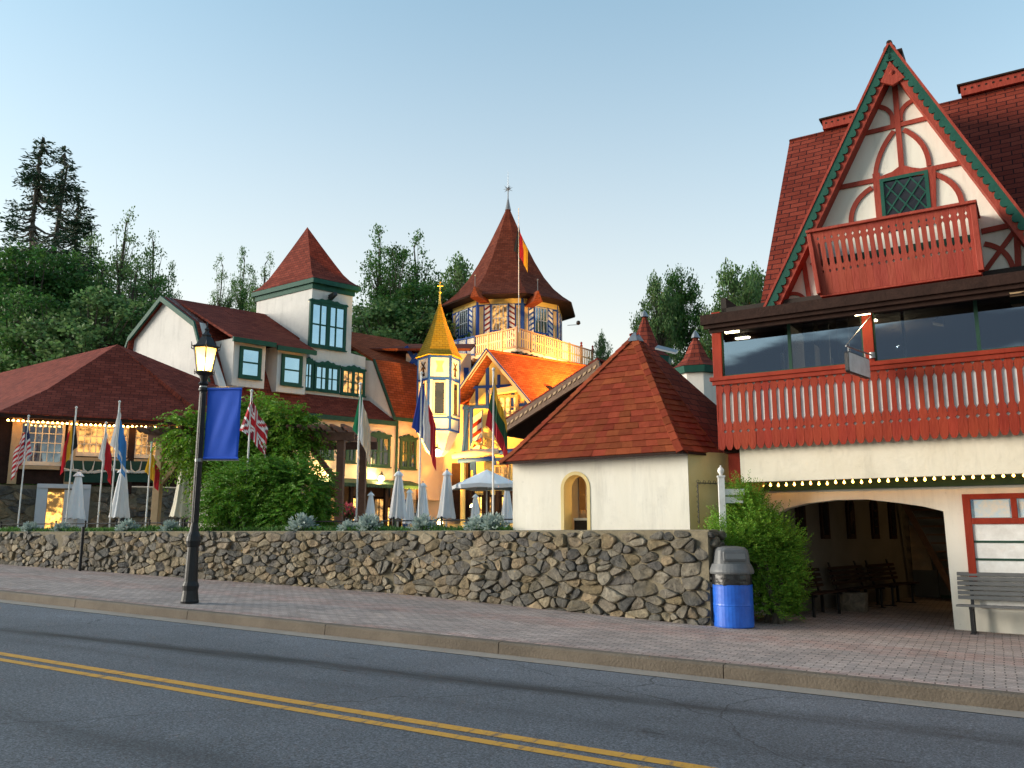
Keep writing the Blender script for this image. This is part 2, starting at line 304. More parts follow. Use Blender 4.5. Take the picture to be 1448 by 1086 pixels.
# ================================================================== SETTING
def asphalt():
    m = bpy.data.materials.new('asphalt'); m.use_nodes = True; N = m.node_tree.nodes; L = m.node_tree.links; b = N['Principled BSDF']; b.inputs['Roughness'].default_value = .72
    tc = N.new('ShaderNodeTexCoord'); sp = N.new('ShaderNodeSeparateXYZ'); L.new(tc.outputs['Object'], sp.inputs[0])
    def noise_(sc, det, stretch=None):
        n = N.new('ShaderNodeTexNoise'); n.inputs['Scale'].default_value = sc; n.inputs['Detail'].default_value = det; n.inputs['Roughness'].default_value = .7
        mp = N.new('ShaderNodeMapping'); L.new(tc.outputs['Object'], mp.inputs[0])
        if stretch: mp.inputs['Scale'].default_value = stretch
        L.new(mp.outputs[0], n.inputs[0]); return n.outputs[0]
    def mul(a, c): 
        n = N.new('ShaderNodeMath'); n.operation = 'MULTIPLY'
        for i, q in enumerate((a, c)):
            if isinstance(q, (int, float)): n.inputs[i].default_value = q
            else: L.new(q, n.inputs[i])
        return n.outputs[0]
    def rng(a, f0, f1, t0, t1):
        n = N.new('ShaderNodeMapRange'); L.new(a, n.inputs[0])
        for i, q in enumerate((f0, f1, t0, t1)): n.inputs[i + 1].default_value = q
        return n.outputs[0]
    vs_ = N.new('ShaderNodeTexVoronoi'); vs_.inputs['Scale'].default_value = 38; L.new(tc.outputs['Object'], vs_.inputs['Vector'])
    v = mul(rng(noise_(48, 3), .36, .64, .45, 1.6), rng(vs_.outputs['Distance'], .05, .22, 1.9, 1))
    v = mul(v, rng(noise_(75, 2), .35, .65, .65, 1.4)); v = mul(v, .93); v = mul(v, rng(noise_(.6, 5), .3, .7, .80, 1.18))
    v = mul(v, rng(noise_(24, 4), .35, .65, .78, 1.22))
    # oil and tyre bands running along the lane
    ny = noise_(1.0, 4, (.25, 1, 1))
    for c, wd, dp in ((8.85, .36, .78), (4.6, .5, .34), (7.3, .3, .25), (2.2, .6, .3)):
        sk_ = N.new('ShaderNodeMath'); sk_.operation = 'MULTIPLY_ADD'; L.new(sp.outputs[0], sk_.inputs[0]); sk_.inputs[1].default_value = -.085 if c > 8 else 0; L.new(sp.outputs[1], sk_.inputs[2])
        s = N.new('ShaderNodeMath'); s.operation = 'MULTIPLY_ADD'; L.new(ny, s.inputs[0]); s.inputs[1].default_value = .4; L.new(sk_.outputs[0], s.inputs[2])
        d = N.new('ShaderNodeMath'); d.operation = 'SUBTRACT'; L.new(s.outputs[0], d.inputs[0]); d.inputs[1].default_value = c + .2
        a = N.new('ShaderNodeMath'); a.operation = 'ABSOLUTE'; L.new(d.outputs[0], a.inputs[0])
        r = N.new('ShaderNodeMapRange'); r.interpolation_type = 'SMOOTHSTEP'; L.new(a.outputs[0], r.inputs[0]); r.inputs[1].default_value = 0; r.inputs[2].default_value = wd; r.inputs[3].default_value = dp; r.inputs[4].default_value = 0
        st = mul(r.outputs[0], rng(noise_(2.2, 6, (.12, 1, 1)), .35, .62, .25, 1.3))
        sb = N.new('ShaderNodeMath'); sb.operation = 'SUBTRACT'; sb.inputs[0].default_value = 1; L.new(st, sb.inputs[1]); v = mul(v, sb.outputs[0])
    # paler dusty strip along the gutter
    dd = N.new('ShaderNodeMapRange'); dd.interpolation_type = 'SMOOTHSTEP'; L.new(sp.outputs[1], dd.inputs[0]); dd.inputs[1].default_value = 8.3; dd.inputs[2].default_value = 9.5; dd.inputs[3].default_value = 1; dd.inputs[4].default_value = 1.35
    v = mul(v, dd.outputs[0])
    # spilled tar spots and short seams
    tn_ = rng(noise_(1.9, 3, (.45, 2.2, 1)), .70, .735, 1, .35); v = mul(v, tn_)
    # crack
    vo = N.new('ShaderNodeTexVoronoi'); vo.feature = 'DISTANCE_TO_EDGE'; vo.inputs['Scale'].default_value = .16
    nn = N.new('ShaderNodeTexNoise'); nn.inputs['Scale'].default_value = 1.5; nn.inputs['Detail'].default_value = 6; L.new(tc.outputs['Object'], nn.inputs[0])
    va = N.new('ShaderNodeVectorMath'); va.operation = 'MULTIPLY_ADD'; va.inputs[1].default_value = (.7, .7, 0); L.new(nn.outputs['Color'], va.inputs[0]); L.new(tc.outputs['Object'], va.inputs[2]); L.new(va.outputs[0], vo.inputs['Vector'])
    v = mul(v, rng(vo.outputs[0], .0006, .0028, .35, 1))
    hs = N.new('ShaderNodeHueSaturation'); hs.inputs['Color'].default_value = (.083, .089, .102, 1); L.new(v, hs.inputs['Value']); L.new(hs.outputs[0], b.inputs['Base Color'])
    bp = N.new('ShaderNodeBump'); bp.inputs['Strength'].default_value = .5; bp.inputs['Distance'].default_value = .006; L.new(noise_(150, 2), bp.inputs['Height']); L.new(bp.outputs[0], b.inputs['Normal'])
    return m
M['asphalt'] = asphalt()
def pavers():
    m = brickmat('brick_pavers', (.46, .375, .335), (.31, .265, .245), (.15, .125, .11), .22, .11, .008, .85, .5, blotch=.22)
    N = m.node_tree.nodes; L = m.node_tree.links; b = N['Principled BSDF']
    src = b.inputs['Base Color'].links[0].from_socket
    tc = N.new('ShaderNodeTexCoord'); sp = N.new('ShaderNodeSeparateXYZ'); L.new(tc.outputs['Object'], sp.inputs[0])
    n = N.new('ShaderNodeTexNoise'); n.inputs['Scale'].default_value = .7; n.inputs['Detail'].default_value = 5; L.new(tc.outputs['Object'], n.inputs[0])
    s = N.new('ShaderNodeMath'); s.operation = 'MULTIPLY_ADD'; L.new(n.outputs[0], s.inputs[0]); s.inputs[1].default_value = .7; L.new(sp.outputs[1], s.inputs[2])
    cr = N.new('ShaderNodeValToRGB'); mr = N.new('ShaderNodeMapRange'); L.new(s.outputs[0], mr.inputs[0]); mr.inputs[1].default_value = 10.3; mr.inputs[2].default_value = 17
    L.new(mr.outputs[0], cr.inputs[0]); e = cr.color_ramp.elements
    e[0].position = 0; e[0].color = (.75, .75, .75, 1); e[1].position = 1; e[1].color = (.1, .1, .1, 1)
    for p, c in ((.09, .75), (.12, .12), (.36, .12), (.40, .65), (.5, .65), (.54, .15), (.68, .2), (.72, .5)):
        x = e.new(p); x.color = (c, c, c, 1)
    n2 = N.new('ShaderNodeTexNoise'); n2.inputs['Scale'].default_value = 3.5; n2.inputs['Detail'].default_value = 6; L.new(tc.outputs['Object'], n2.inputs[0])
    r2 = N.new('ShaderNodeMapRange'); r2.inputs[1].default_value = .35; r2.inputs[2].default_value = .65; r2.inputs[3].default_value = .3; r2.inputs[4].default_value = 1.2; L.new(n2.outputs[0], r2.inputs[0])
    mf = N.new('ShaderNodeMath'); mf.operation = 'MULTIPLY'; L.new(cr.outputs[0], mf.inputs[0]); L.new(r2.outputs[0], mf.inputs[1])
    mx = N.new('ShaderNodeMix'); mx.data_type = 'RGBA'; mx.blend_type = 'MULTIPLY'; L.new(mf.outputs[0], mx.inputs[0]); L.new(src, mx.inputs[6]); mx.inputs[7].default_value = (1.07, .83, .79, 1)
    L.new(mx.outputs[2], b.inputs['Base Color']); return m
M['pavers'] = pavers()
M['concrete'] = mat('kerb_concrete', (.075, .058, .042), .85, (.17, .135, .10), 1.6, .6, .5, 35)
M['kerbtop'] = mat('gutter_concrete', (.22, .18, .145), .85, (.34, .29, .24), 2.2, .6, .4, 35)
M['grass'] = mat('grass', (.02, .05, .012), .9, (.05, .10, .03), 2, .6, .8, 6)
def linemat():
    m = mat('road_yellow', (.50, .235, .018), .7, (.60, .31, .035), 12, .7, .4, 60)
    N = m.node_tree.nodes; L = m.node_tree.links; b = N['Principled BSDF']; src = b.inputs['Base Color'].links[0].from_socket
    tc = N.new('ShaderNodeTexCoord'); mp = N.new('ShaderNodeMapping'); mp.inputs['Scale'].default_value = (9, 1.5, 1); L.new(tc.outputs['Object'], mp.inputs[0])
    n = N.new('ShaderNodeTexNoise'); n.inputs['Scale'].default_value = 1.2; n.inputs['Detail'].default_value = 8; n.inputs['Roughness'].default_value = .8; L.new(mp.outputs[0], n.inputs[0])
    r = N.new('ShaderNodeMapRange'); r.inputs[1].default_value = .54; r.inputs[2].default_value = .62; r.inputs[3].default_value = 0; r.inputs[4].default_value = .85; L.new(n.outputs[0], r.inputs[0])
    mx = N.new('ShaderNodeMix'); mx.data_type = 'RGBA'; L.new(r.outputs[0], mx.inputs[0]); L.new(src, mx.inputs[6]); mx.inputs[7].default_value = (.07, .07, .075, 1); L.new(mx.outputs[2], b.inputs['Base Color']); return m
M['line'] = linemat()
XS = [-70 + 2 * i for i in range(71)]
def sheet(y0, y1, dz, name, m, xs=XS, yfar=None):
    b = MB()
    for a, c in zip(xs, xs[1:]): b.face([(a, y0, gz(a) + dz), (c, y0, gz(c) + dz), (c, y1, gz(c) + dz), (a, y1, gz(a) + dz)])
    return struct(b, name, m)
# one ground sheet to the horizon, rising with the street and up to the wooded slope behind the village
def hill(x, y):
    d = (x - 10) * (-.30) + (y - 62) * .95
    h = max(0, d) * .12
    h = min(h, 16) * (1 if x < 40 else .8)
    return h
gb = MB(); gx = [-1500, -600, -300, -200, -150, -120, -100, -85] + XS[::3] + [85, 120, 200, 400, 1500]; gy = [-1500, -300, -60, -20, -4, 9, 14, 20, 30, 40, 50, 60, 65, 70, 75, 80, 90, 100, 115, 130, 160, 200, 300, 1500]
vs = [(x, y, gz(x) - .06 + hill(x, y) - (.12 if y < -3 and abs(x) < 200 else 0)) for y in gy for x in gx]
gb.idx(vs, [(j * len(gx) + i, j * len(gx) + i + 1, (j + 1) * len(gx) + i + 1, (j + 1) * len(gx) + i) for j in range(len(gy) - 1) for i in range(len(gx) - 1)])
struct(gb, 'ground', M['grass'])
KY = 10.27     # kerb face
sheet(-3.6, KY - .34, 0, 'road', M['asphalt'])
sheet(KY - .34, KY, .006, 'gutter', M['kerbtop'])
# kerb in cast lengths with joints
kb = MB(); random.seed(3); x = -70.
while x < 70:
    L_ = 3.05; x1 = x + L_ - .012
    y0, y1 = KY, KY + .16
    prof = [(y0, -.1), (y0 + .012, .135), (y0 + .035, .158), (y1, .163), (y1, -.1)]
    kb.prism([(x, a, gz(x) + b_) for a, b_ in prof], (x1 - x, 0, gz(x1) - gz(x))); x += L_
struct(kb, 'kerb', M['concrete'])
sheet(KY + .16, 24, .16, 'pavement', M['pavers'])
lb = MB()
for a, c in ((6.16, 6.28), (6.40, 6.54)):
    for p, q in zip(XS, XS[1:]): lb.face([(p, a, gz(p) + .004), (q, a, gz(q) + .004), (q, c, gz(q) + .004), (p, c, gz(p) + .004)])
struct(lb, 'road_marking', M['line'])
# ------------------------------------------------------------------ the raised terrace and its stone retaining wall
TZ = 1.38; WT = 1.80
WALL = [(-60., 15.1), (-11.7, 15.55), (-4.16, 14.12)]
def wally(x): 
    for (a, b_), (c, d) in zip(WALL, WALL[1:]):
        if x <= c or (c, d) == WALL[-1]: return b_ + (d - b_) * (x - a) / (c - a)
tb = MB()
tp = [(-60, 15.35), (-11.7, 15.8), (-4.4, 14.45), (-4.4, 60), (-60, 60)]
tb.prism([(a, b_, -.5) for a, b_ in tp], (0, 0, TZ + .5)); struct(tb, 'terrace', M['soil'])
M['stone'] = None
def stonemat():
    m = bpy.data.materials.new('field_stone'); m.use_nodes = True; N = m.node_tree.nodes; L = m.node_tree.links; b = N['Principled BSDF']; b.inputs['Roughness'].default_value = .8
    g = N.new('ShaderNodeNewGeometry'); cr = N.new('ShaderNodeValToRGB'); cr.color_ramp.interpolation = 'CONSTANT'; L.new(g.outputs['Random Per Island'], cr.inputs[0]); e = cr.color_ramp.elements
    cols = [(.15, .13, .10), (.22, .17, .11), (.09, .085, .075), (.19, .16, .12), (.27, .20, .12), (.07, .068, .064), (.17, .15, .12), (.24, .21, .16), (.11, .10, .09), (.19, .145, .08), (.32, .26, .17), (.13, .12, .10)]
    e[0].color = (*cols[0], 1); e[1].position = 1 / 12; e[1].color = (*cols[1], 1)
    for i in range(2, 12): x = e.new(i / 12); x.color = (*cols[i], 1)
    tc = N.new('ShaderNodeTexCoord'); n = N.new('ShaderNodeTexNoise'); n.inputs['Scale'].default_value = 7; n.inputs['Detail'].default_value = 8; n.inputs['Roughness'].default_value = .72; n.inputs['Distortion'].default_value = .6; L.new(tc.outputs['Object'], n.inputs[0])
    r = N.new('ShaderNodeMapRange'); r.inputs[1].default_value = .3; r.inputs[2].default_value = .7; r.inputs[3].default_value = .38; r.inputs[4].default_value = 1.5; L.new(n.outputs[0], r.inputs[0])
    hs = N.new('ShaderNodeHueSaturation'); L.new(cr.outputs[0], hs.inputs['Color']); L.new(r.outputs[0], hs.inputs['Value'])
    # lichen / mineral staining
    n2 = N.new('ShaderNodeTexNoise'); n2.inputs['Scale'].default_value = 2.2; n2.inputs['Detail'].default_value = 6; L.new(tc.outputs['Object'], n2.inputs[0])
    r2 = N.new('ShaderNodeMapRange'); r2.inputs[1].default_value = .5; r2.inputs[2].default_value = .68; r2.inputs[3].default_value = 0; r2.inputs[4].default_value = .55; L.new(n2.outputs[0], r2.inputs[0])
    mx = N.new('ShaderNodeMix'); mx.data_type = 'RGBA'; mx.blend_type = 'MIX'; L.new(r2.outputs[0], mx.inputs[0]); L.new(hs.outputs[0], mx.inputs[6]); mx.inputs[7].default_value = (.15, .115, .055, 1)
    L.new(mx.outputs[2], b.inputs['Base Color'])
    bp = N.new('ShaderNodeBump'); bp.inputs['Strength'].default_value = 1; bp.inputs['Distance'].default_value = .06
    nf = N.new('ShaderNodeTexNoise'); nf.inputs['Scale'].default_value = 26; nf.inputs['Detail'].default_value = 6; nf.inputs['Roughness'].default_value = .75; L.new(tc.outputs['Object'], nf.inputs[0])
    af = N.new('ShaderNodeMath'); af.operation = 'MULTIPLY_ADD'; L.new(nf.outputs[0], af.inputs[0]); af.inputs[1].default_value = .45; L.new(n.outputs[0], af.inputs[2]); L.new(af.outputs[0], bp.inputs['Height']); L.new(bp.outputs[0], b.inputs['Normal']); return m
M['stone'] = stonemat()
def clip(poly, nx, ny, c):
    out = []
    for i, p in enumerate(poly):
        q = poly[(i + 1) % len(poly)]; a = p[0] * nx + p[1] * ny - c; b_ = q[0] * nx + q[1] * ny - c
        if a <= 0: out.append(p)
        if (a < 0 < b_) or (b_ < 0 < a): t = a / (a - b_); out.append((p[0] + (q[0] - p[0]) * t, p[1] + (q[1] - p[1]) * t))
    return out
def stones(mb, length, zlo, zhi, place, seed, cell=.17):
    "random rubble: relaxed voronoi cells pushed out as rounded, rough stones"
    rnd = random.Random(seed); pts = []
    nx = int(length / cell)
    z0 = min(zlo(0), zlo(length)) - .2; nz = int((zhi - z0) / (cell * .62)) + 1
    for i in range(-1, nx + 1):
        for j in range(-1, nz + 1):
            if rnd.random() < .50 + .25 * noise.noise(Vector((i * .35, j * .5, seed))): continue
            pts.append(((i + .5 + rnd.uniform(-.55, .55)) * cell, z0 + (j + .5 + rnd.uniform(-.5, .5)) * cell * .62))
    grid = {}
    for p in pts: grid.setdefault((int(p[0] // .5), int(p[1] // .5)), []).append(p)
    for p in pts:
        zb = zlo(p[0]) - .12
        if not (0 < p[0] < length and zb < p[1] < zhi): continue
        poly = [(max(0, p[0] - .5), max(zb, p[1] - .45)), (min(length, p[0] + .5), max(zb, p[1] - .45)), (min(length, p[0] + .5), min(zhi, p[1] + .45)), (max(0, p[0] - .5), min(zhi, p[1] + .45))]
        gx_, gy_ = int(p[0] // .5), int(p[1] // .5)
        wz = 1.0
        for a in range(gx_ - 2, gx_ + 3):
            for b_ in range(gy_ - 2, gy_ + 3):
                for q in grid.get((a, b_), ()):
                    if q is p: continue
                    dx, dz = q[0] - p[0], q[1] - p[1]; d = math.hypot(dx, dz)
                    if d > .9 or d < 1e-5: continue
                    AN = 1.75; ex_, ez_ = dx, dz * AN * AN; el_ = math.hypot(ex_, ez_); ex_ /= el_; ez_ /= el_
                    poly = clip(poly, ex_, ez_, (p[0] + dx / 2) * ex_ + (p[1] + dz / 2) * ez_ - rnd.uniform(.002, .007))
                    if len(poly) < 3: break
        if len(poly) < 3: continue
        cx = sum(q[0] for q in poly) / len(poly); cz = sum(q[1] for q in poly) / len(poly)
        # resample outline, roughen and round it
        ol = []
        for i, q in enumerate(poly):
            n = poly[(i + 1) % len(poly)]; k = max(2, int(math.hypot(n[0] - q[0], n[1] - q[1]) / .045))
            for t in range(k): ol.append((q[0] + (n[0] - q[0]) * t / k, q[1] + (n[1] - q[1]) * t / k))
        ol = [(a + .020 * noise.noise(Vector((a * 5, b_ * 5, seed))), b_ + .024 * noise.noise(Vector((a * 5, b_ * 5, seed + 9)))) for a, b_ in ol]
        for _ in range(2): ol = [((a[0] + 2 * b_[0] + c[0]) / 4, (a[1] + 2 * b_[1] + c[1]) / 4) for a, b_, c in zip(ol[-1:] + ol[:-1], ol, ol[1:] + ol[:1])]
        dep = rnd.uniform(.02, .085); tx, tz = rnd.uniform(-.28, .28), rnd.uniform(-.35, .2); sd_ = rnd.uniform(0, 99)
        rings = []
        for sc, dd in ((1.0, -.03), (1.0, dep * .3), (.965, dep * .68), (.87, dep * .95), (.5, dep * 1.03)):
            ring = []
            for a, b_ in ol:
                x_, z_ = cx + (a - cx) * sc, cz + (b_ - cz) * sc
                nn = noise.noise(Vector((x_ * 7, z_ * 7, sd_))) * .028 + noise.noise(Vector((x_ * 17, z_ * 17, sd_))) * .012
                ring.append(place(x_, z_, dd + (nn if dd > 0 else 0) + ((x_ - cx) * tx + (z_ - cz) * tz if dd > 0 else 0)))
            rings.append(ring)
        n = len(ol); vs = [q for r_ in rings for q in r_] + [place(cx, cz, dep * 1.08)]
        fs = [(i * n + k, i * n + (k + 1) % n, (i + 1) * n + (k + 1) % n, (i + 1) * n + k) for i in range(len(rings) - 1) for k in range(n)]
        fs += [((len(rings) - 1) * n + k, (len(rings) - 1) * n + (k + 1) % n, len(rings) * n) for k in range(n)]
        mb.idx(vs, fs)
wt = thing('stone_wall', 'rubble stone retaining wall running along the brick pavement below the terrace', 'wall', (-11.7, 15.5, .5))
cb = MB(); cp = []
core = MB()
for (a, b_), (c, d) in zip(WALL, WALL[1:]):
    n = Vector((b_ - d, c - a, 0)).normalized()
    p0, p1 = Vector((a, b_, 0)), Vector((c, d, 0))
    core.hexa([p0 + Vector((0, 0, -2)), p1 + Vector((0, 0, -2)), p1 + n * .42 + Vector((0, 0, -2)), p0 + n * .42 + Vector((0, 0, -2)), p0 + Vector((0, 0, WT - .02)), p1 + Vector((0, 0, WT - .02)), p1 + n * .42 + Vector((0, 0, WT - .02)), p0 + n * .42 + Vector((0, 0, WT - .02))])
core.build('mortar_core', M['mortar'], wt)
sb = MB()
for (a, b_), (c, d), sdn, x0 in ((WALL[0], WALL[1], 1, 26.), (WALL[1], WALL[2], 2, 0.)):
    p0, p1 = Vector((a, b_, 0)), Vector((c, d, 0)); L_ = (p1 - p0).length; u = (p1 - p0) / L_; n = Vector((u.y, -u.x, 0))
    p0 = p0 + u * x0; L_ -= x0
    stones(sb, L_, lambda s, p0=p0, u=u: gz((p0 + u * max(0, s)).x) + .16, WT, lambda s, z, dd, p0=p0, u=u, n=n: p0 + u * s + n * (dd + .03 * max(0, (1.2 - z))) + Vector((0, 0, z + (.05 * noise.noise(Vector((s * 2.1, 0, 3))) * max(0, (z - WT + .5) * 2)))), sdn, .19 if sdn == 1 else .20)
# return of the wall at its right-hand end
p0 = Vector((WALL[2][0], WALL[2][1], 0)); u = Vector((.19, .98, 0)).normalized(); n = Vector((u.y, -u.x, 0))
stones(sb, .5, lambda s: gz(-4) + .16, WT, lambda s, z, dd: p0 + u * s + n * dd + Vector((0, 0, z)), 5, .17)
sb.build('stone_face', M['stone'], wt, smooth=False)
# flat coping bed on top
cpb = MB()
for (a, b_), (c, d) in zip(WALL, WALL[1:]):
    n = Vector((b_ - d, c - a, 0)).normalized(); p0, p1 = Vector((a, b_, WT - .015)), Vector((c, d, WT - .015))
    cpb.slab([p0 + n * .05 + Vector((0, 0, .03)), p1 + n * .05 + Vector((0, 0, .03)), p1 + n * .40 + Vector((0, 0, .04)), p0 + n * .40 + Vector((0, 0, .04))], .05)
cpb.build('coping', M['mortar'], wt, bevel=.012)
dp = MB(); q = atY(117, 15.18); dp.tube([(q.x, q.y, gz(q.x) + .15), (q.x, q.y, WT + .15)], .045, 10); 
tag(dp.build('drain_pipe', M['black']), 'black vertical pipe fixed to the stone wall face left of the street lamp', 'pipe')
# ================================================================== THE RED CHALET (right)
def lin(a, b, t): return (a[0] + (b[0] - a[0]) * t, a[1] + (b[1] - a[1]) * t)
def window(fr, Y, x0, x1, z0, z1, nx, nz, fm, gm, parent, cas=.07, out=.06, bar=.025, ornate=False, sill=True, double=False):
    "casing + bars (window) with its pane as a sub-part; Y is the wall face, out stands proud of it"
    b = MB(); y0, y1 = Y - out, Y + .02
    b.box(fr, x0, x0 + cas, y0, y1, z0, z1); b.box(fr, x1 - cas, x1, y0, y1, z0, z1)
    b.box(fr, x0 + cas, x1 - cas, y0, y1, z1 - cas, z1); b.box(fr, x0 + cas, x1 - cas, y0, y1, z0, z0 + cas)
    ix0, ix1, iz0, iz1 = x0 + cas, x1 - cas, z0 + cas, z1 - cas
    if double:
        mx = (ix0 + ix1) / 2; b.box(fr, mx - bar * 1.6, mx + bar * 1.6, y0 + .004, y1, iz0, iz1)
    for i in range(1, nx): q = ix0 + (ix1 - ix0) * i / nx; b.box(fr, q - bar / 2, q + bar / 2, y0 + .015, y1 - .002, iz0, iz1)
    for j in range(1, nz): q = iz0 + (iz1 - iz0) * j / nz; b.box(fr, ix0, ix1, y0 + .012, y1 - .003, q - bar / 2, q + bar / 2)
    if sill: b.box(fr, x0 - .05, x1 + .05, y0 - .05, y0 + .01, z0 - .06, z0 + .01)
    if ornate:
        w_ = x1 - x0; pr_ = [(x0 - .06, z1)] + [(x0 - .06 + (w_ + .12) * t, z1 + .05 + h_) for t, h_ in ((0, .0), (.04, .07), (.12, .05), (.22, .06), (.30, .15), (.38, .11), (.45, .16), (.5, .22), (.55, .16), (.62, .11), (.70, .15), (.78, .06), (.88, .05), (.96, .07), (1, .0))] + [(x1 + .06, z1)]
        b.pprism(fr, pr_[::-1], y0 - .03, y1)
    o = b.build('window', fm, parent)
    p = MB(); p.box(fr, ix0 - .005, ix1 + .005, Y - out * .45, Y - out * .3, iz0 - .005, iz1 + .005); p.build('pane', gm, o)
    return o
A = Fr((0, 15.3, 0), -3)
ch = thing('chalet', 'half-timbered building with a steep red roof, long red balcony and arched passage', 'building', A.P(-2, 1, gz(-2) + .16))
XR = 5.2       # built on beyond the right edge of the picture
hA = A.h
# --- balcony rail of sawn planks
xl, zt = hA(1012, 538); zb = hA(1016, 637)[1]; pz0, pz1 = zb, zt - .02
pw = (hA(1448, 500)[0] - hA(1027, 500)[0]) / 33.5
H_ = pz1 - pz0
prof = [(0, .35), (.02, .62), (.06, .92), (.10, .985), (.235, .985), (.262, .55), (.288, .985), (.335, .985), (.345, .86), (.36, .985), (.375, .86), (.41, .54), (.80, .54), (.835, .86), (.85, .985), (.865, .86), (.88, .985), (.905, .985), (.935, .52), (.965, .985), (1, .985)]
rb = MB(); n_ = int((XR - xl) / pw); rnd = random.Random(4)
for i in range(n_ + 1):
    cx = xl + pw * (i + .5); dy = rnd.uniform(-.003, .003); tl = rnd.uniform(-.002, .002); dz = rnd.uniform(-.008, .008)
    pts = [(cx + hw * pw / 2 + tl * t, pz0 + H_ * t + (dz if t < .2 else 0)) for t, hw in prof]; ptl = [(cx - hw * pw / 2 + tl * t, pz0 + H_ * t + (dz if t < .2 else 0)) for t, hw in prof]
    vs = [A.P(x, y, z) for y in (dy, dy + .025) for l_ in (pts, ptl) for x, z in l_]; k = len(prof); fs = []
    for j in range(k - 1):
        fs += [(k + j, j, j + 1, k + j + 1), (2 * k + j, 3 * k + j, 3 * k + j + 1, 2 * k + j + 1), (j, 2 * k + j, 2 * k + j + 1, j + 1), (3 * k + j, k + j, k + j + 1, 3 * k + j + 1)]
    fs += [(0, k, 3 * k, 2 * k), (k - 1, 3 * k - 1, 4 * k - 1, 2 * k - 1)]
    rb.idx(vs, fs)
# side return planks
for i in range(6):
    rb.box(A, xl - .012, xl + .012, .03 + i * .17, .19 + i * .17, pz0 + .02, pz1)
M['redboard'] = mat('red_painted_board', (.19, .016, .008), .6, (.33, .045, .018), 3.5, .6, .35, 30, stretch=(1, 1, .25), spec=.2, island=.07, hue=.005); rail = rb.build('balcony_railing', M['redboard'], ch)
hr = MB(); hr.box(A, xl - .10, XR, -.06, .14, zt - .02, zt + .055); hr.box(A, xl - .06, XR, -.035, .0, zt - .10, zt - .02); hr.box(A, xl - .05, xl + .04, .14, 1.3, zt - .02, zt + .05); hr.build('handrail', M['red'], rail, bevel=.008)
bk = MB(); bk.box(A, xl + .05, XR, .030, .05, pz0 + .12, pz1 - .03); bk.build('white_backing_board', M['white'], rail)
# --- balcony floor with white fascia
fb = MB(); bx0, bz0 = hA(1048, 682, .16); bz1 = pz0 + .22
fb.box(A, bx0, XR, .16, .30, bz0, bz1); fb.build('white_fascia', M['cream'], ch)
fl = MB(); fl.box(A, xl + .02, XR, .30, 6.8, bz1 - .25, bz1 - .02); fl.build('balcony_floor', M['brownd'], ch)
# red corner post and brace below
pb = MB(); px_ = hA(1028, 700, .5)[0]
pb.box(A, xl + .06, xl + .28, .35, .57, gz(-4) + .1, bz1 - .25); pb.strip(A, [(xl + .22, bz0 - .9), (xl + .62, bz0 + .1)], .16, .40, .52); pb.build('corner_post', M['red'], ch)
# --- window band upstairs
zs, ze = zt + .06, hA(1022, 455, .05)[1] + .10
band = MB()
posts = [(1008, 1021), (1222, 1237)]
pm = MB(); xs_ = []
for a, b_ in posts:
    x0, x1 = hA(a, 500, .05)[0], hA(b_, 500, .05)[0]; xs_.append((x0, x1))
x0_ = hA(1448, 440, .05)[0] + .9; xs_.append((x0_, x0_ + .16))
xe = XR - .16; xs_.append((xe, XR))
for x0, x1 in xs_: pm = MB(); pm.box(A, x0, x1, .02, .18, zt + .05, ze + .1); pm.build('window_post', M['red'], ch, bevel=.01)
roomglass = bpy.data.materials.new('balcony_glass'); roomglass.use_nodes = True; N = roomglass.node_tree.nodes; L = roomglass.node_tree.links; N.clear()
g = N.new('ShaderNodeBsdfGlossy'); g.inputs['Roughness'].default_value = .015; g.inputs[0].default_value = (.55, .66, .78, 1); t_ = N.new('ShaderNodeBsdfTransparent'); t_.inputs[0].default_value = (.50, .55, .58, 1)
fz = N.new('ShaderNodeFresnel'); fz.inputs[0].default_value = 1.75; am = N.new('ShaderNodeMath'); am.operation = 'ADD'; am.inputs[1].default_value = .26; L.new(fz.outputs[0], am.inputs[0])
mx = N.new('ShaderNodeMixShader'); L.new(am.outputs[0], mx.inputs[0]); L.new(t_.outputs[0], mx.inputs[1]); L.new(g.outputs[0], mx.inputs[2]); oo = N.new('ShaderNodeOutputMaterial'); L.new(mx.outputs[0], oo.inputs[0])
M['roomglass'] = roomglass
for k in range(3):
    a, b_ = xs_[k][1], xs_[k + 1][0]; n = 2 if k < 2 else 3
    for i in range(n):
        p0, p1 = a + (b_ - a) * i / n, a + (b_ - a) * (i + 1) / n
        f = MB(); c = .028; y0, y1 = .055, .10
        f.box(A, p0, p0 + c, y0, y1, zs, ze); f.box(A, p1 - c, p1, y0, y1, zs, ze); f.box(A, p0 + c, p1 - c, y0, y1, zs, zs + c); f.box(A, p0 + c, p1 - c, y0, y1, ze - c - .05, ze)
        fo = f.build('sliding_window', M['greend'], ch); p = MB(); p.box(A, p0 + c, p1 - c, .072, .080, zs + c, ze - c - .05); p.build('pane', M['roomglass'], fo)
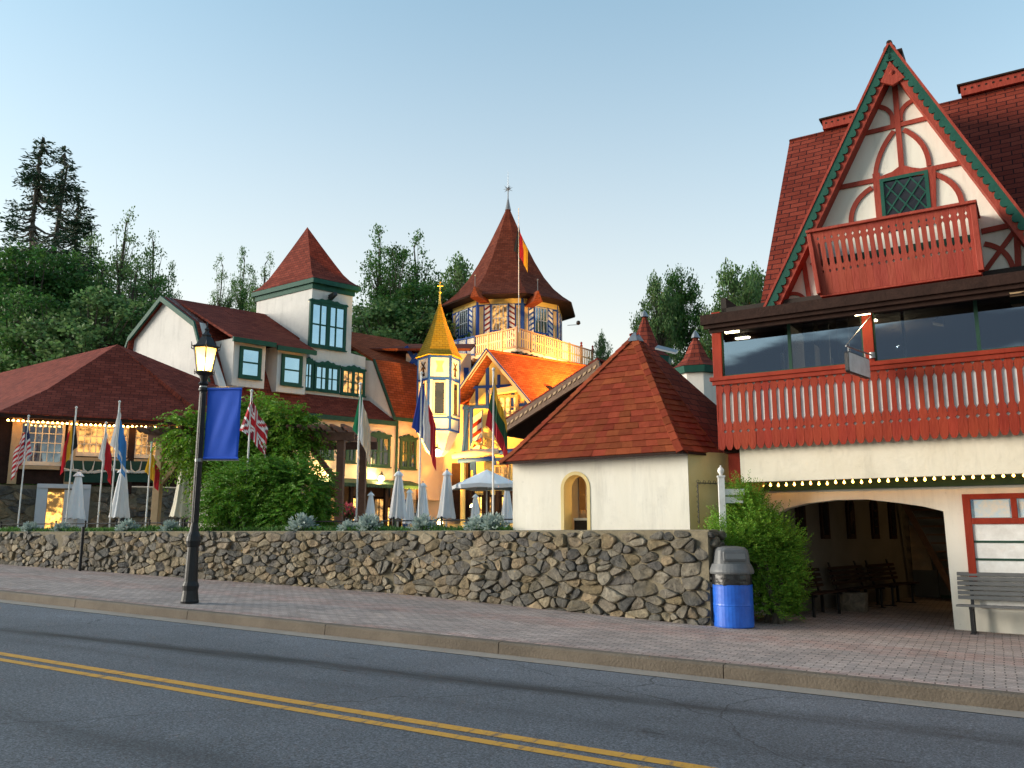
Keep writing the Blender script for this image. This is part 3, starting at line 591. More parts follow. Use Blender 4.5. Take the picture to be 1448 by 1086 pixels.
# room behind the glass: walls, ceiling, curtains, columns
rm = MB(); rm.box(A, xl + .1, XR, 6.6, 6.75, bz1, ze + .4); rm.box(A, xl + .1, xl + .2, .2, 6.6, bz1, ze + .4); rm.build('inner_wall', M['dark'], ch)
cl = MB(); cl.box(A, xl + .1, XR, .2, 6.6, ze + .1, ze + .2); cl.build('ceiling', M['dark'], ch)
cu = MB()
for px0, px1, yy in ((1136, 1150, 1.3), (1158, 1172, 1.6), (1184, 1200, 1.2), (1102, 1106, 1.1), (1276, 1280, .9)):
    a = hA(px0, 480, yy)[0]; b_ = hA(px1, 480, yy)[0]
    n = 8
    for i in range(n): cu.box(A, a + (b_ - a) * i / n, a + (b_ - a) * (i + 1) / n, yy + .02 * (i % 2), yy + .05 + .02 * (i % 2), bz1, ze - (.0 if px0 != 1102 else .6))
cu.build('curtain', M['white'], ch)
# lit shade lamp seen inside
lp = MB(); q = hA(1322, 462, 2.2); lp.prism([A.P(q[0] - .05, 2.2, q[1] + .1), A.P(q[0] + .13, 2.2, q[1] + .04), A.P(q[0] + .13, 2.2, q[1] + .2)], A.v * .3); lo = lp.build('ceiling_lamp_shade', M['cream'], ch)
li = bpy.data.lights.new('room_light', 'POINT'); li.energy = 14; li.color = (1, .72, .42); li.shadow_soft_size = .02; lio = bpy.data.objects.new('room_light', li); col.objects.link(lio); lio.parent = lo; lio.location = A.P(q[0] - .8, 3.2, q[1] - .1) - parent_loc(ch)
# --- skirt roof over the window band
sx0, sz1 = hA(990, 447, -.5); sz0 = hA(1000, 459, -.5)[1]
sk = MB(); sk.slab([A.P(sx0, -.5, sz1), A.P(XR + .2, -.5, sz1), A.P(XR + .2, 1.25, sz1 + .30), A.P(sx0, 1.25, sz1 + .30)], .05); sk.build('skirt_roof', M['shingle_far'], ch)
fa = MB(); fa.box(A, sx0, XR + .2, -.52, -.47, sz0, sz1 + .005); fa.box(A, sx0 + .04, XR + .2, -.46, -.40, sz0 - .07, sz1 - .06); fa.prism([A.P(sx0, -.47, sz0), A.P(sx0, -.47, sz1 - .01), A.P(sx0, 1.2, sz1 + .27), A.P(sx0, 1.2, sz1 + .1)], A.u * .05)
fa.build('eave_board', M['brownd'], ch, bevel=.006)
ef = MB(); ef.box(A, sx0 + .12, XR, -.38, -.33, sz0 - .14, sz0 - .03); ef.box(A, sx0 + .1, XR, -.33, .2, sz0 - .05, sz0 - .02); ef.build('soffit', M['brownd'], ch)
# --- steep main roof behind the gable
rx0, rz0 = hA(1075, 432, .6)
ry1, rz1 = A.hx(1117, 197, rx0)
mr_ = MB(); mr_.slab([A.P(rx0, .6, rz0 - .25 * 0), A.P(XR + 1.5, .6, rz0), A.P(XR + 1.5, ry1, rz1), A.P(rx0, ry1, rz1)], .12)
mr_.slab([A.P(rx0, ry1, rz1), A.P(XR + 1.5, ry1, rz1), A.P(XR + 1.5, ry1 * 2 - .6, rz0), A.P(rx0, ry1 * 2 - .6, rz0)], .12)
main_roof = mr_.build('roof', M['tile_red'], ch)
ge = MB(); ge.pprism(A, [(rx0 + .1, rz0), (rx0 + .1, rz0)], 0, 0) if False else None
ge.prism([A.P(rx0 + .15, .75, bz1), A.P(rx0 + .15, ry1, rz1 - .15), A.P(rx0 + .15, ry1 * 2 - .8, bz1)], A.u * .1); ge.build('gable_end_wall', M['stucco'], ch)
vr = MB(); vd = MB()
for a, b_ in ((1163, 1212), (1361, 1500)):
    # raised ridge vents with a dark cap
    d0 = ray(a, 180); 
    x0 = (lambda px: A._loc(EYE + ray(px, 150) * ((A.P(0, ry1, 0) - EYE).dot(Vector((-A.u.y, A.u.x, 0))) / ray(px, 150).dot(Vector((-A.u.y, A.u.x, 0)))))[0])
    xa, xb = x0(a), x0(b_) if b_ < 1460 else XR + 1.5
    if a > 1300: xa = x0(1361)
    vr.box(A, xa, xb, ry1 - .15, ry1 + .15, rz1 - .02, rz1 + .20)
    nh = int((xb - xa) / .13)
    for i in range(nh):
        c = xa + .08 + i * .13; vd.box(A, c - .02, c + .02, ry1 - .155, ry1 - .14, rz1 + .09, rz1 + .13)
    vd.box(A, xa - .06, xb + .06, ry1 - .2, ry1 + .2, rz1 + .20, rz1 + .235)
rv = vr.build('ridge_vent', M['redlt'], ch); vd.build('vent_cap', M['brownd'], rv)
# --- front gable: overhanging plane GY, wall behind it
GY, GW = .15, .40
ap = hA(1258, 64, GY); lf = hA(1083, 436, GY); r1 = hA(1448, 309, GY)
sl = (ap[1] - lf[1]) / (ap[0] - lf[0]); slr = (r1[1] - ap[1]) / (r1[0] - ap[0])
rx = ap[0] + (lf[1] - ap[1]) / slr; rf = (rx, lf[1])
gr = MB()
depth = ry1 - .1
for e in (lf, rf):
    yb = .9
    # each slope runs back until it dies into the main roof
    gr.slab([A.P(e[0], GY - .03, e[1]), A.P(ap[0], GY - .03, ap[1] + .02), A.P(ap[0], ry1 * (ap[1] - rz0) / (rz1 - rz0) * .98 + .3, ap[1] + .02), A.P(e[0], 1.0, e[1])], .07)
gr.build('gable_roof', M['tile_red'], ch)
rc = MB(); rc.tube([A.P(ap[0], GY - .05, ap[1] + .03), A.P(ap[0], 3.4, ap[1] + .03)], .05, 8); rc.box(A, ap[0] - .03, ap[0] + .16, .5, 2.6, ap[1] - .12, ap[1] + .08); rc.build('ridge_cap', M['brownd'], ch)
# bargeboards: green scalloped outer board, red inner board
def barge(e, sgn):
    g_ = MB(); L_ = math.hypot(ap[0] - e[0], ap[1] - e[1]); n = int(L_ / .16)
    dx, dz = (e[0] - ap[0]) / L_, (e[1] - ap[1]) / L_; nx_, nz_ = -dz * sgn, dx * sgn
    if nz_ > 0: nx_, nz_ = -nx_, -nz_
    for i in range(n):
        s0, s1 = L_ * i / n, L_ * (i + 1) / n; pp = [(s0, 0), (s1, 0)]
        for t in (1, .86, .6, .3, .08, 0):
            w_ = {1: .09, .86: .14, .6: .16, .3: .145, .08: .11, 0: .08}[t]; pp.append((s0 + (s1 - s0) * t, w_))
        g_.pprism(A, [(ap[0] + dx * s + nx_ * w_, ap[1] + dz * s + nz_ * w_) for s, w_ in pp], GY - .06, GY - .03)
    o = g_.build('bargeboard', M['green'], ch)
    r_ = MB(); r_.pprism(A, [(ap[0] + dx * s + nx_ * w_, ap[1] + dz * s + nz_ * w_) for s, w_ in ((.05, .07), (L_, .07), (L_, .225), (.05 + .3, .225))], GY - .028, GY + .02)
    r_.pprism(A, [(ap[0] + dx * s + nx_ * w_, ap[1] + dz * s + nz_ * w_) for s, w_ in ((.3, .18), (L_, .18), (L_, .225), (.3 + .15, .225))], GY + .02, GW)
    r_.pprism(A, [(ap[0] + dx * s + nx_ * w_, ap[1] + dz * s + nz_ * w_) for s, w_ in ((.0, -.035), (L_, -.035), (L_, .005), (.0, .005))], GY - .075, GY - .03)
    r_.build('red_board', M['redlt'], o)
barge(lf, 1); barge(rf, -1)
# pointed red infill at the apex
ti = MB(); ti.pprism(A, [hA(1258, 86, GY - .07), hA(1245, 116, GY - .07), hA(1263, 120, GY - .07), hA(1280, 109, GY - .07)], GY - .07, GY + .0); ti.lathe(A.P(hA(1262, 105, GY)[0], GY - .06, hA(1262, 105, GY)[1]), [(.02, -.05), (.05, 0), (.02, .05)], 8); ti.build('gable_point', M['redlt'], ch, bevel=.01)
# plaster wall
gw = MB(); gw.pprism(A, [(lf[0] + .2, lf[1]), (ap[0], ap[1] - .5), (rf[0] - .2, rf[1])], GW, GW + .12); gw.build('gable_wall', M['kiosk'], ch)
def tp_(pts): return [hA(x, y, GW) for x, y in pts]
def arc(p0, p1, bulge, n=8):
    a, b_ = Vector(p0), Vector(p1); m = (a + b_) / 2; d = b_ - a; nn_ = Vector((-d.y, d.x)) * bulge; out = []
    for i in range(n + 1): t = i / n; out.append(tuple(a * (1 - t) ** 2 + (m + nn_ * 2) * 2 * t * (1 - t) + b_ * t * t))
    return out
def T(pts, w_=.085, pr_=.0): tm = MB(); tm.strip(A, pts, w_, GW - .035 - pr_, GW + .01); tm.build('timber', M['redlt'], ch)
q = lambda x, y: hA(x, y, GW)
T([q(1265, 118), q(1275, 236)], .09, .004)                          # king post
T([q(1216, 191), q(1330, 163)], .08)                                # upper collar
T([q(1176, 268), q(1392, 224)], .085, .002)                         # collar over the window
T(arc(q(1262, 178), q(1238, 151), -.22), .075, -.004); T(arc(q(1274, 172), q(1294, 141), .22), .075, -.004)
T(arc(q(1264, 186), q(1238, 250), -.08), .08, -.006); T(arc(q(1278, 184), q(1314, 235), .12), .08, -.006)
T([q(1239, 246), q(1245, 312)], .12, .006); T([q(1318, 240), q(1319, 305)], .12, .006)
T(arc(q(1233, 266), q(1204, 318), -.16), .085, -.004); T(arc(q(1322, 247), q(1361, 292), .14), .085, -.004)
tm = MB(); tm.pprism(A, [q(1237, 254), q(1262, 244), q(1275, 234), q(1290, 238), q(1318, 241), q(1318, 246), q(1238, 258)], GW - .045, GW); tm.build('lintel', M['redlt'], ch)
# lower right bay: rail, posts and saltire
T([q(1388, 328), q(1500, 303)], .09, .004); T([q(1437, 318), q(1440, 380)], .09, .006); T([q(1392, 385), q(1436, 325)], .075, -.003); T(arc(q(1392, 345), q(1432, 378), .15), .08, -.006); T([q(1440, 330), q(1500, 372)], .075, -.003)
T([q(1137, 372), q(1144, 420)], .08, .004); T(arc(q(1148, 372), q(1160, 405), .1), .07); T(arc(q(1112, 418), q(1140, 425), .2), .06)

gl = MB(); gl.box(A, q(1390, 0)[0], 3.2, GW - .10, GW, hA(1390, 325, GW)[1], hA(1390, 311, GW)[1]); gl.box(A, q(1150, 0)[0] if False else hA(1165, 380, GW)[0], hA(1375, 340, GW)[0], GW - .09, GW, hA(1200, 372, GW)[1], hA(1200, 362, GW)[1]); gl.build('green_rail', M['green'], ch)
# leaded window
wx0, wz1 = q(1244, 255); wx1 = q(1313, 250)[0]; wz0 = q(1250, 330)[1]
wf = MB(); wf.box(A, wx0, wx0 + .06, GW - .05, GW + .01, wz0, wz1); wf.box(A, wx1 - .06, wx1, GW - .05, GW + .01, wz0, wz1); wf.box(A, wx0 + .06, wx1 - .06, GW - .05, GW + .01, wz1 - .06, wz1)
w_, h_ = wx1 - wx0 - .12, wz1 - wz0 - .06; st = w_ / 3
wcx = wx0 + .06
for s in (1, -1):
    for k in range(-4, 8):
        # diagonal came clipped to the opening
        pts = []
        x_a = k * st; a = (x_a, 0); b_ = (x_a + s * h_ * .72, h_)
        t0, t1 = 0., 1.
        d = b_[0] - a[0]
        if d > 0: t0, t1 = max(t0, (0 - a[0]) / d), min(t1, (w_ - a[0]) / d)
        else: t0, t1 = max(t0, (w_ - a[0]) / d), min(t1, (0 - a[0]) / d)
        if t1 - t0 > .05: wf.strip(A, [(wcx + a[0] + d * t0, wz0 + h_ * t0), (wcx + a[0] + d * t1, wz0 + h_ * t1)], .025, GW - (.03 if s > 0 else .027), GW - .012)
wo_ = wf.build('gable_window', M['green'], ch); p = MB(); p.box(A, wx0 + .05, wx1 - .05, GW - .012, GW - .004, wz0, wz1 - .05); p.build('pane', M['glassdark'], wo_)
# small flared balcony under the window
GB = -.28
b0, b1 = hA(1160, 418, GB), hA(1390, 383, GB); t0, t1 = hA(1147, 331, GB), hA(1376, 288, GB)
zb_, zt_ = (b0[1] + b1[1]) / 2, (t0[1] + t1[1]) / 2 - .03; sb_ = MB(); n = 22; Hh = zt_ - zb_
xb0, xb1, xt0, xt1 = b0[0], b1[0] - .02, t0[0], t1[0]
prof2 = [(0, .985), (.33, .985), (.36, .62), (.39, .985), (.43, .985), (.47, .66), (.80, .66), (.83, .985), (.86, .985), (.89, .66), (.92, .985), (1, .985)]
GT = GB - .10
for i in range(n):
    f0, f1 = i / n, (i + 1) / n; k = len(prof2); vr_, vl_ = [], []
    for t, hw in prof2:
        xa = (xb0 + (xb1 - xb0) * f0) * (1 - t) + (xt0 + (xt1 - xt0) * f0) * t; xc = (xb0 + (xb1 - xb0) * f1) * (1 - t) + (xt0 + (xt1 - xt0) * f1) * t
        m_ = (xa + xc) / 2; hw_ = (xc - xa) / 2 * hw; yy = GB + (GT - GB) * t; z_ = zb_ + Hh * t
        vr_.append((m_ + hw_, yy, z_)); vl_.append((m_ - hw_, yy, z_))
    vs = [A.P(x, y + dy, z) for dy in (0, .025) for l_ in (vr_, vl_) for x, y, z in l_]; fs = []
    for j in range(k - 1): fs += [(k + j, j, j + 1, k + j + 1), (2 * k + j, 3 * k + j, 3 * k + j + 1, 2 * k + j + 1), (j, 2 * k + j, 2 * k + j + 1, j + 1), (3 * k + j, k + j, k + j + 1, 3 * k + j + 1)]
    fs += [(0, k, 3 * k, 2 * k), (k - 1, 3 * k - 1, 4 * k - 1, 2 * k - 1)]
    sb_.idx(vs, fs)
for xb_, xt_ in ((xb1, xt1), (xb0, xt0)):
    sb_.slab([A.P(xb_, GB, zb_), A.P(xt_, GT, zt_), A.P(xt_, GW, zt_), A.P(xb_, GW, zb_)], .02)
M['redboard2'] = mat('faded_red_board', (.23, .028, .016), .6, (.37, .072, .046), 5, .6, .4, 30, stretch=(1, 1, .25), spec=.2, island=.07, hue=.005); sbo = sb_.build('gable_balcony', M['redboard2'], ch)
tr_ = MB(); tr_.box(A, xt0 - .06, xt1 + .06, GT - .06, GT + .06, zt_, zt_ + .05); tr_.box(A, xt1 - .0, xt1 + .06, GT + .06, GW, zt_, zt_ + .05); tr_.box(A, xt0 - .06, xt0, GT + .06, GW, zt_, zt_ + .05)
tr_.strip(A, [(xt0 - .02, zt_), (xb0 - .0, zb_)], .07, GT - .02, GB + .02); tr_.strip(A, [(xt1 + .0, zt_), (xb1 + .0, zb_)], .09, GT - .02, GB + .02)
tr_.box(A, xb0, xb1, GB, GW, zb_ - .04, zb_); tr_.build('top_rail', M['redlt'], sbo, bevel=.008)
# --- ground floor: wall with a wide flat arch
AY = 1.09; gzb = gz(-1) + .05
PAr = [hA(1095, 728, AY), hA(1112, 719, AY), hA(1140, 712, AY), hA(1180, 707, AY), hA(1225, 706, AY), hA(1270, 711, AY), hA(1305, 716, AY), hA(1334, 723, AY)]
xL = hA(1040, 800, AY)[0]; xRp = hA(1350, 890, AY)[0]
aw = MB(); ztop_ = bz1 - .02
x_in = PAr[0][0]
aw.box(A, xL, x_in, AY, AY + .3, gzb, ztop_)
for a, b_ in zip(PAr, PAr[1:]): aw.pprism(A, [a, b_, (b_[0], ztop_), (a[0], ztop_)], AY, AY + .3)
xr_ = PAr[-1][0]; aw.pprism(A, [(xr_, PAr[-1][1]), (xr_, ztop_), (XR, ztop_), (XR, gzb), (xRp, gzb)], AY, AY + .3)
aw.build('ground_floor_wall', M['kiosk'], ch)
db = MB(); db.box(A, xL, XR, AY - .09, AY - .001, bz0 - .13, bz0 + .16); db.build('dark_beam', M['greend'], ch)  # dark green band below the fascia, behind the bulbs
# passage: side walls, back wall with an opening, ceiling, arched niche windows
pz = gz(-2) + .16
ps = MB(); PL, PR, PB = hA(1100, 800, AY)[0] + .0, xRp + 2.2, 9.6
# left side wall runs back and slightly across, as the photograph shows its row of niches
c0 = A.P(PL - .1, AY + .3, pz); c1 = A.P(A.h(1284, 800, PB - 1.2)[0] + .1, PB - 1.2, pz); wd = Vector((c1.x - c0.x, c1.y - c0.y, 0)).normalized(); wn = Vector((-wd.y, wd.x, 0))
ps.hexa([c0, c1, c1 + wn * .2, c0 + wn * .2] + [p_ + Vector((0, 0, 2.75)) for p_ in (c0, c1, c1 + wn * .2, c0 + wn * .2)])
ps.box(A, PR, PR + .2, AY + .3, PB + 4, pz, ztop_); M['passage'] = mat('darkened_passage_plaster', (.13, .115, .09), .9, (.20, .18, .145), 1.2, .6, .4, 8); ps.build('passage_wall', M['passage'], ch)  # plaster colour darkened to carry the dimness inside the passage
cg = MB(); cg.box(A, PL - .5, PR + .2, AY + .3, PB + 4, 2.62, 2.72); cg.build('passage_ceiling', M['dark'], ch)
SW = Fr(c0, math.degrees(math.atan2(wd.y, wd.x)))
for px_ in (1132, 1166, 1203, 1237, 1262):
    x_, z_ = SW.h(px_, 760, 0); 
    f = MB(); z0, z1 = SW.h(px_, 762, 0)[1], SW.h(px_, 712, 0)[1] - .02; hw = .19
    f.pprism(SW, [(x_ - hw, z0), (x_ + hw, z0), (x_ + hw, z1), (x_ + hw * .6, z1 + .1), (x_, z1 + .14), (x_ - hw * .6, z1 + .1), (x_ - hw, z1)], -.05, 0)
    fo = f.build('niche', M['brownd'], ch); p = MB(); p.pprism(SW, [(x_ - hw * .55, z0 + .08), (x_ + hw * .55, z0 + .08), (x_ + hw * .55, z1 - .02), (x_, z1 + .06), (x_ - hw * .55, z1 - .02)], -.06, -.05); p.build('pane', M['glassdark'], fo)
# timber end door glowing at the back, dark stair behind
ed = MB(); e0, e1 = A._loc(EYE + (lambda d: d * ((A.P(0, PB - 1.2, 0) - EYE).dot(Vector((-A.u.y, A.u.x, 0))) / d.dot(Vector((-A.u.y, A.u.x, 0)))))(ray(1284, 800)))[0], A._loc(EYE + (lambda d: d * ((A.P(0, PB - 1.2, 0) - EYE).dot(Vector((-A.u.y, A.u.x, 0))) / d.dot(Vector((-A.u.y, A.u.x, 0)))))(ray(1318, 800)))[0]
zc = A.h(1300, 742, PB - 1.2)[1]; zc2 = A.h(1300, 806, PB - 1.2)[1]
ed.pprism(A, [(e0, zc2), (e1, zc2), (e1 - .05, zc - .5), (e1 - .25, zc - .05), (e1 - .45, zc), (e0, zc - .22)], PB - 1.2, PB - 1.1); ed.build('plank_door', M['tan'], ch)
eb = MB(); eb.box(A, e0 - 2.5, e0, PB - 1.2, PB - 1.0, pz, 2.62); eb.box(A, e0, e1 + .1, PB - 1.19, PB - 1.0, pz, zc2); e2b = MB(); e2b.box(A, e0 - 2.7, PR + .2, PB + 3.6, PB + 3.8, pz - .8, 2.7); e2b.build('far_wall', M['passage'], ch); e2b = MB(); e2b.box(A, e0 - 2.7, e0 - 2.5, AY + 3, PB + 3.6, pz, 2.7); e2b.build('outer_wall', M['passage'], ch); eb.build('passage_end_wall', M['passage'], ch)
# shop window at right: red frame, paper in the pane, boarded panel with green battens
sw = MB(); sx, szt = hA(1360, 699, AY); szb = hA(1369, 817, AY)[1]; zm = hA(1363, 737, AY)[1]; mx_ = hA(1430, 720, AY)[0]
for x0, x1, z0, z1 in ((sx, sx + .12, szb - .05, szt), (sx + .12, XR - .4, szt - .09, szt), (sx + .12, XR - .4, zm - .05, zm + .05), (mx_, mx_ + .09, zm + .05, szt - .09), (mx_ + 1.05, mx_ + 1.14, zm + .05, szt - .09)): sw.box(A, x0, x1, AY - .06, AY - .001, z0, z1)
so_ = sw.build('shop_window_frame', M['red'], ch, bevel=.006)
M['notice'] = mat('pictorial_paper', (.45, .62, .74), .7, (.72, .66, .56), 9, .35)
p = MB(); p.box(A, sx + .12, XR - .4, AY - .02, AY - .002, zm + .05, szt - .09); p.build('pane', M['glass'], so_)
# children's-map style papers taped inside the glass
for x0, x1 in ((sx + .22, mx_ - .06), (mx_ + .16, mx_ + .95)):
    p = MB(); p.box(A, x0 - .05, x1 + .04, AY - .026, AY - .021, zm + .06, szt - .10); p.build('poster', M['notice'], so_)
bd = MB(); bd.box(A, sx + .12, XR - .4, AY - .03, AY - .002, gz(0) + .55, zm - .05); bd.build('boarded_panel', M['white'], ch)
bt = MB()
for py in (766, 791): z_ = hA(1400, py, AY)[1]; bt.box(A, sx + .12, XR - .4, AY - .045, AY - .03, z_ - .018, z_ + .018)
bt.build('green_batten', M['greend'], ch)
# bulb string under the balcony (its bulbs are parts)
def string_light(fr, pts, n, label, group, r=.022, seed=1, glow='bulb'):
    "pts: list of local (x,y,z) the cable follows"
    P_ = [fr.P(*p) for p in pts]; t = thing('string_light', label, 'string lights', P_[0], group); c = MB(); L_ = [0]
    for a, b_ in zip(P_, P_[1:]): L_.append(L_[-1] + (b_ - a).length)
    def at(s):
        for i in range(len(P_) - 1):
            if s <= L_[i + 1] + 1e-6: return P_[i].lerp(P_[i + 1], (s - L_[i]) / (L_[i + 1] - L_[i]))
        return P_[-1]
    rn = random.Random(seed); m = n * 3
    c.tube([at(L_[-1] * i / m) - Vector((0, 0, .012 * (1 - abs((i % 3) - 1.5)))) for i in range(m + 1)], .006, 5); c.build('cable', M['black'], t)
    proto = None
    for i in range(n):
        p = at(L_[-1] * (i + .5) / n) + Vector((0, 0, -.05 + rn.uniform(-.012, .008)))
        if proto is None:
            b = MB(); b.lathe((0, 0, 0), [(r * .35, .035), (r * .4, .02), (r, -.004), (r * .9, -.02), (r * .3, -.032)], 8); me_o = b.build('bulb', M[glow], None, smooth=True); me_o.parent = t; me_o.location = p - P_[0]; proto = me_o
        else: o = proto.copy(); col.objects.link(o); o.parent = t; o.location = p - P_[0]
    return t
za = hA(1065, 683, .75)[1]
string_light(A, [(hA(1062, 685, .75)[0], .75, za), (hA(1448, 664, .75)[0] + .5, .75, hA(1448, 666, .75)[1])], 34, 'string of warm bulbs hanging under the long red balcony above the arched passage', 'bulb strings', r=.022)
ac = A
# floodlights on the eave
def floodlight(px, py, yy, label, on=True):
    x_, z_ = hA(px, py, yy); p = A.P(x_, yy, z_); t = thing('floodlight', label, 'floodlight', p, 'floodlights under the eave')
    b = MB(); b.prism([p + Vector(q_) for q_ in ((-.13, -.03, .0), (.13, -.03, .0), (.15, -.10, -.07), (-.15, -.10, -.07))] , (0, .10, -.02)); b.build('housing', M['black'] if on else M['greend'], t, bevel=.01)
    b = MB(); b.tube([p + Vector((0, .04, 0)), p + Vector((0, .12, .16)), p + Vector((0, .1, .28))], .014, 6); b.build('bracket', M['black'], t)
    b = MB(); b.hexa([p + Vector(q_) for q_ in ((-.12, -.10, -.10), (.12, -.10, -.10), (.12, .02, -.115), (-.12, .02, -.115), (-.13, -.105, -.075), (.13, -.105, -.075), (.13, .02, -.08), (-.13, .02, -.08))]); b.build('lens', M['flood'] if on else M['tan'], t)
    if on:
        l = bpy.data.lights.new('floodlight_beam', 'SPOT'); l.energy = 12; l.color = (1, .62, .3); l.spot_size = R(120); l.spot_blend = .8; l.shadow_soft_size = .06
        lo = bpy.data.objects.new('floodlight_beam', l); col.objects.link(lo); lo.parent = t; lo.location = (0, -.13, -.13); lo.rotation_euler = Vector((0, .45, .8)).to_track_quat('Z', 'Y').to_euler()
floodlight(1035, 462, -.22, 'lit floodlight over the first balcony window, leftmost under the eave')
floodlight(1219, 436, -.22, 'lit floodlight at the red post above the hanging sign')
floodlight(1440, 408, -.28, 'unlit floodlight at the right edge of the picture under the eave', on=False)
# hanging sign on its bracket
sx_, sz_ = hA(1221, 503, -.02); t = thing('hanging_sign', 'small blank white hanging sign on a scrolled metal bracket at the balcony post', 'sign', A.P(sx_, -.05, sz_))
a0 = A.P(hA(1234, 503, -.0)[0], -.03, hA(1234, 503, 0)[1]); SD = 1.15
# arm end found in front of the balcony
def yfront(px, py, Y): x_, z_ = hA(px, py, Y); return A.P(x_, Y, z_)
e1_ = yfront(1196, 489, -SD); b = MB(); b.tube([a0, e1_], .014, 6); b.tube([yfront(1231, 447, -.05), e1_], .008, 6); b.lathe(a0, [(.05, -.05), (.05, .05)], 10)
m1, m2 = a0.lerp(e1_, .30), a0.lerp(e1_, .92)
for q_ in (m1, m2): b.tube([q_, q_ + Vector((0, 0, -.10))], .009, 6)
b.build('bracket', M['grey'], t)
zA = m1.z - .10; dS = (m2 - m1).normalized(); c0_ = m1 - dS * .10; c1_ = m2 + dS * .10; hs_ = .34
cor = [c0_.copy(), c1_.copy()]; 
def rr(p, q_, z0, z1, r_=.04): 
    d = (q_ - p); L_ = math.hypot(d.x, d.y); d = Vector((d.x, d.y, 0)) / L_; o = []
    for cx, cz, a in ((L_ - r_, z1 - r_, 0), (r_, z1 - r_, 90), (r_, z0 + r_, 180), (L_ - r_, z0 + r_, 270)):
        for k in range(5): an = R(a + k * 22.5); o.append(Vector((p.x, p.y, 0)) + d * (cx + r_ * math.cos(an)) + Vector((0, 0, cz + r_ * math.sin(an))))
    return o, d
o_, d_ = rr(c0_, c1_, zA - hs_, zA); nn_ = Vector((-d_.y, d_.x, 0)); b = MB(); b.prism([p_ - nn_ * .03 for p_ in o_], nn_ * .06); b.build('sign_rim', M['black'], t)
o2, _ = rr(c0_ + d_ * .015, c1_ - d_ * .015, zA - hs_ + .015, zA - .015, .03)
for s in (-1, 1):
    b = MB(); b.prism([p_ + nn_ * .032 * s for p_ in o2], nn_ * .003 * s); b.build('sign_face', M['white'], t)
# ================================================================== ROOF HELPERS
def ring_roof(mb, base, apex, rings, cap=False, sub=1):
    """bell-cast roof over a polygon: base = list of points (world), apex = point, rings = [(t, k)] t = height fraction, k = how far
    the outline has shrunk to the apex axis (0 = base, 1 = apex). Courses stay continuous up the curve."""
    n = len(base); ap_ = Vector(apex)
    def pt(i, t, k):
        b_ = Vector(base[i % n]); return Vector((b_.x + (ap_.x - b_.x) * k, b_.y + (ap_.y - b_.y) * k, b_.z + (ap_.z - b_.z) * t))
    for i in range(n):
        a, b_ = Vector(base[i]), Vector(base[(i + 1) % n]); u_ = (b_ - a); Lb = u_.length; u_ = u_ / Lb; mid = (a + b_) / 2
        v0 = 0.
        for (t0, k0), (t1, k1) in zip(rings, rings[1:]):
            p = [pt(i, t0, k0), pt(i + 1, t0, k0), pt(i + 1, t1, k1), pt(i, t1, k1)]
            h_ = ((p[2] + p[3]) / 2 - (p[0] + p[1]) / 2).length
            uv = [((x - mid).dot(u_), v) for x, v in zip(p, (v0, v0, v0 + h_, v0 + h_))]
            if k1 > .999: p = p[:3]; uv = uv[:3]
            mb.face(p, uv); v0 += h_
    mb.face([pt(i, rings[0][0], rings[0][1]) for i in range(n)][::-1])
def hip_caps(mb, base, apex, rings, w=.12, th=.02, step=.2, which=None):
    "short overlapping cap shingles running up each hip"
    n = len(base); ap_ = Vector(apex)
    for i in (which if which is not None else range(n)):
        b_ = Vector(base[i]); pts = [Vector((b_.x + (ap_.x - b_.x) * k, b_.y + (ap_.y - b_.y) * k, b_.z + (ap_.z - b_.z) * t)) for t, k in rings]
        out = Vector((b_.x - ap_.x, b_.y - ap_.y, 0)).normalized(); sd_ = Vector((-out.y, out.x, 0))
        for p, q in zip(pts, pts[1:]):
            L_ = (q - p).length; m = max(1, int(L_ / step)); d = (q - p).normalized(); nn = sd_.cross(d); nn = nn if nn.z > 0 else -nn
            for j in range(m):
                a, c = p + (q - p) * (j / m), p + (q - p) * ((j + 1.15) / m); lift = nn * (th + .012); 
                for s in (-1, 1):
                    e = sd_ * s * w - nn * w * .62
                    mb.prism([a + lift, c + lift * .6, c + lift * .6 + e, a + lift + e], -nn * .015)
M['orangewood'] = mat('orange_log', (.26, .10, .04), .7, (.42, .18, .07), 5, .6, .4, 20, stretch=(1, 1, .2))
# ================================================================== KIOSK with the pyramid roof
KF = Fr(atY(976, 15.42), -3)
kx0, kz = KF.h(725, 650); k0, _ = KF.h(706, 652, -.28)
kz1 = KF.h(974, 640)[1]; kz = (kz + kz1) / 2
K1 = .85                                            # length of the angled right-hand wall
kt = thing('kiosk', 'cream plaster kiosk with steep red pyramid roof built on the stone wall', 'kiosk', KF.P(kx0 / 2, 1, TZ))
ax0, az0 = KF.h(795, 748)[0], WT - .1; ax1 = KF.h(834, 748)[0]; azt = KF.h(813, 668)[1]; azs = KF.h(813, 690)[1]
kw = MB(); axm = (ax0 + ax1) / 2; hw = (ax1 - ax0) / 2
def wall_with_arch(mb, fr, x0, x1, z0, z1, a0, a1, as_, at_, y0, y1, sill=None):
    n = 12; xm = (a0 + a1) / 2; hw_ = (a1 - a0) / 2
    mb.box(fr, x0, a0, y0, y1, z0, z1); mb.box(fr, a1, x1, y0, y1, z0, z1)
    if sill: mb.box(fr, a0, a1, y0, y1, z0, sill)
    p = [(xm - hw_ * math.cos(math.pi * i / n), as_ + (at_ - as_) * math.sin(math.pi * i / n)) for i in range(n + 1)]
    for a, b_ in zip(p, p[1:]): mb.pprism(fr, [a, b_, (b_[0], z1), (a[0], z1)], y0, y1)
wall_with_arch(kw, KF, kx0, 0, WT - .3, kz + .02, ax0, ax1, azs, azt, 0, .32)
KS = KF.side(0); kw2 = MB()
kback = 3.1
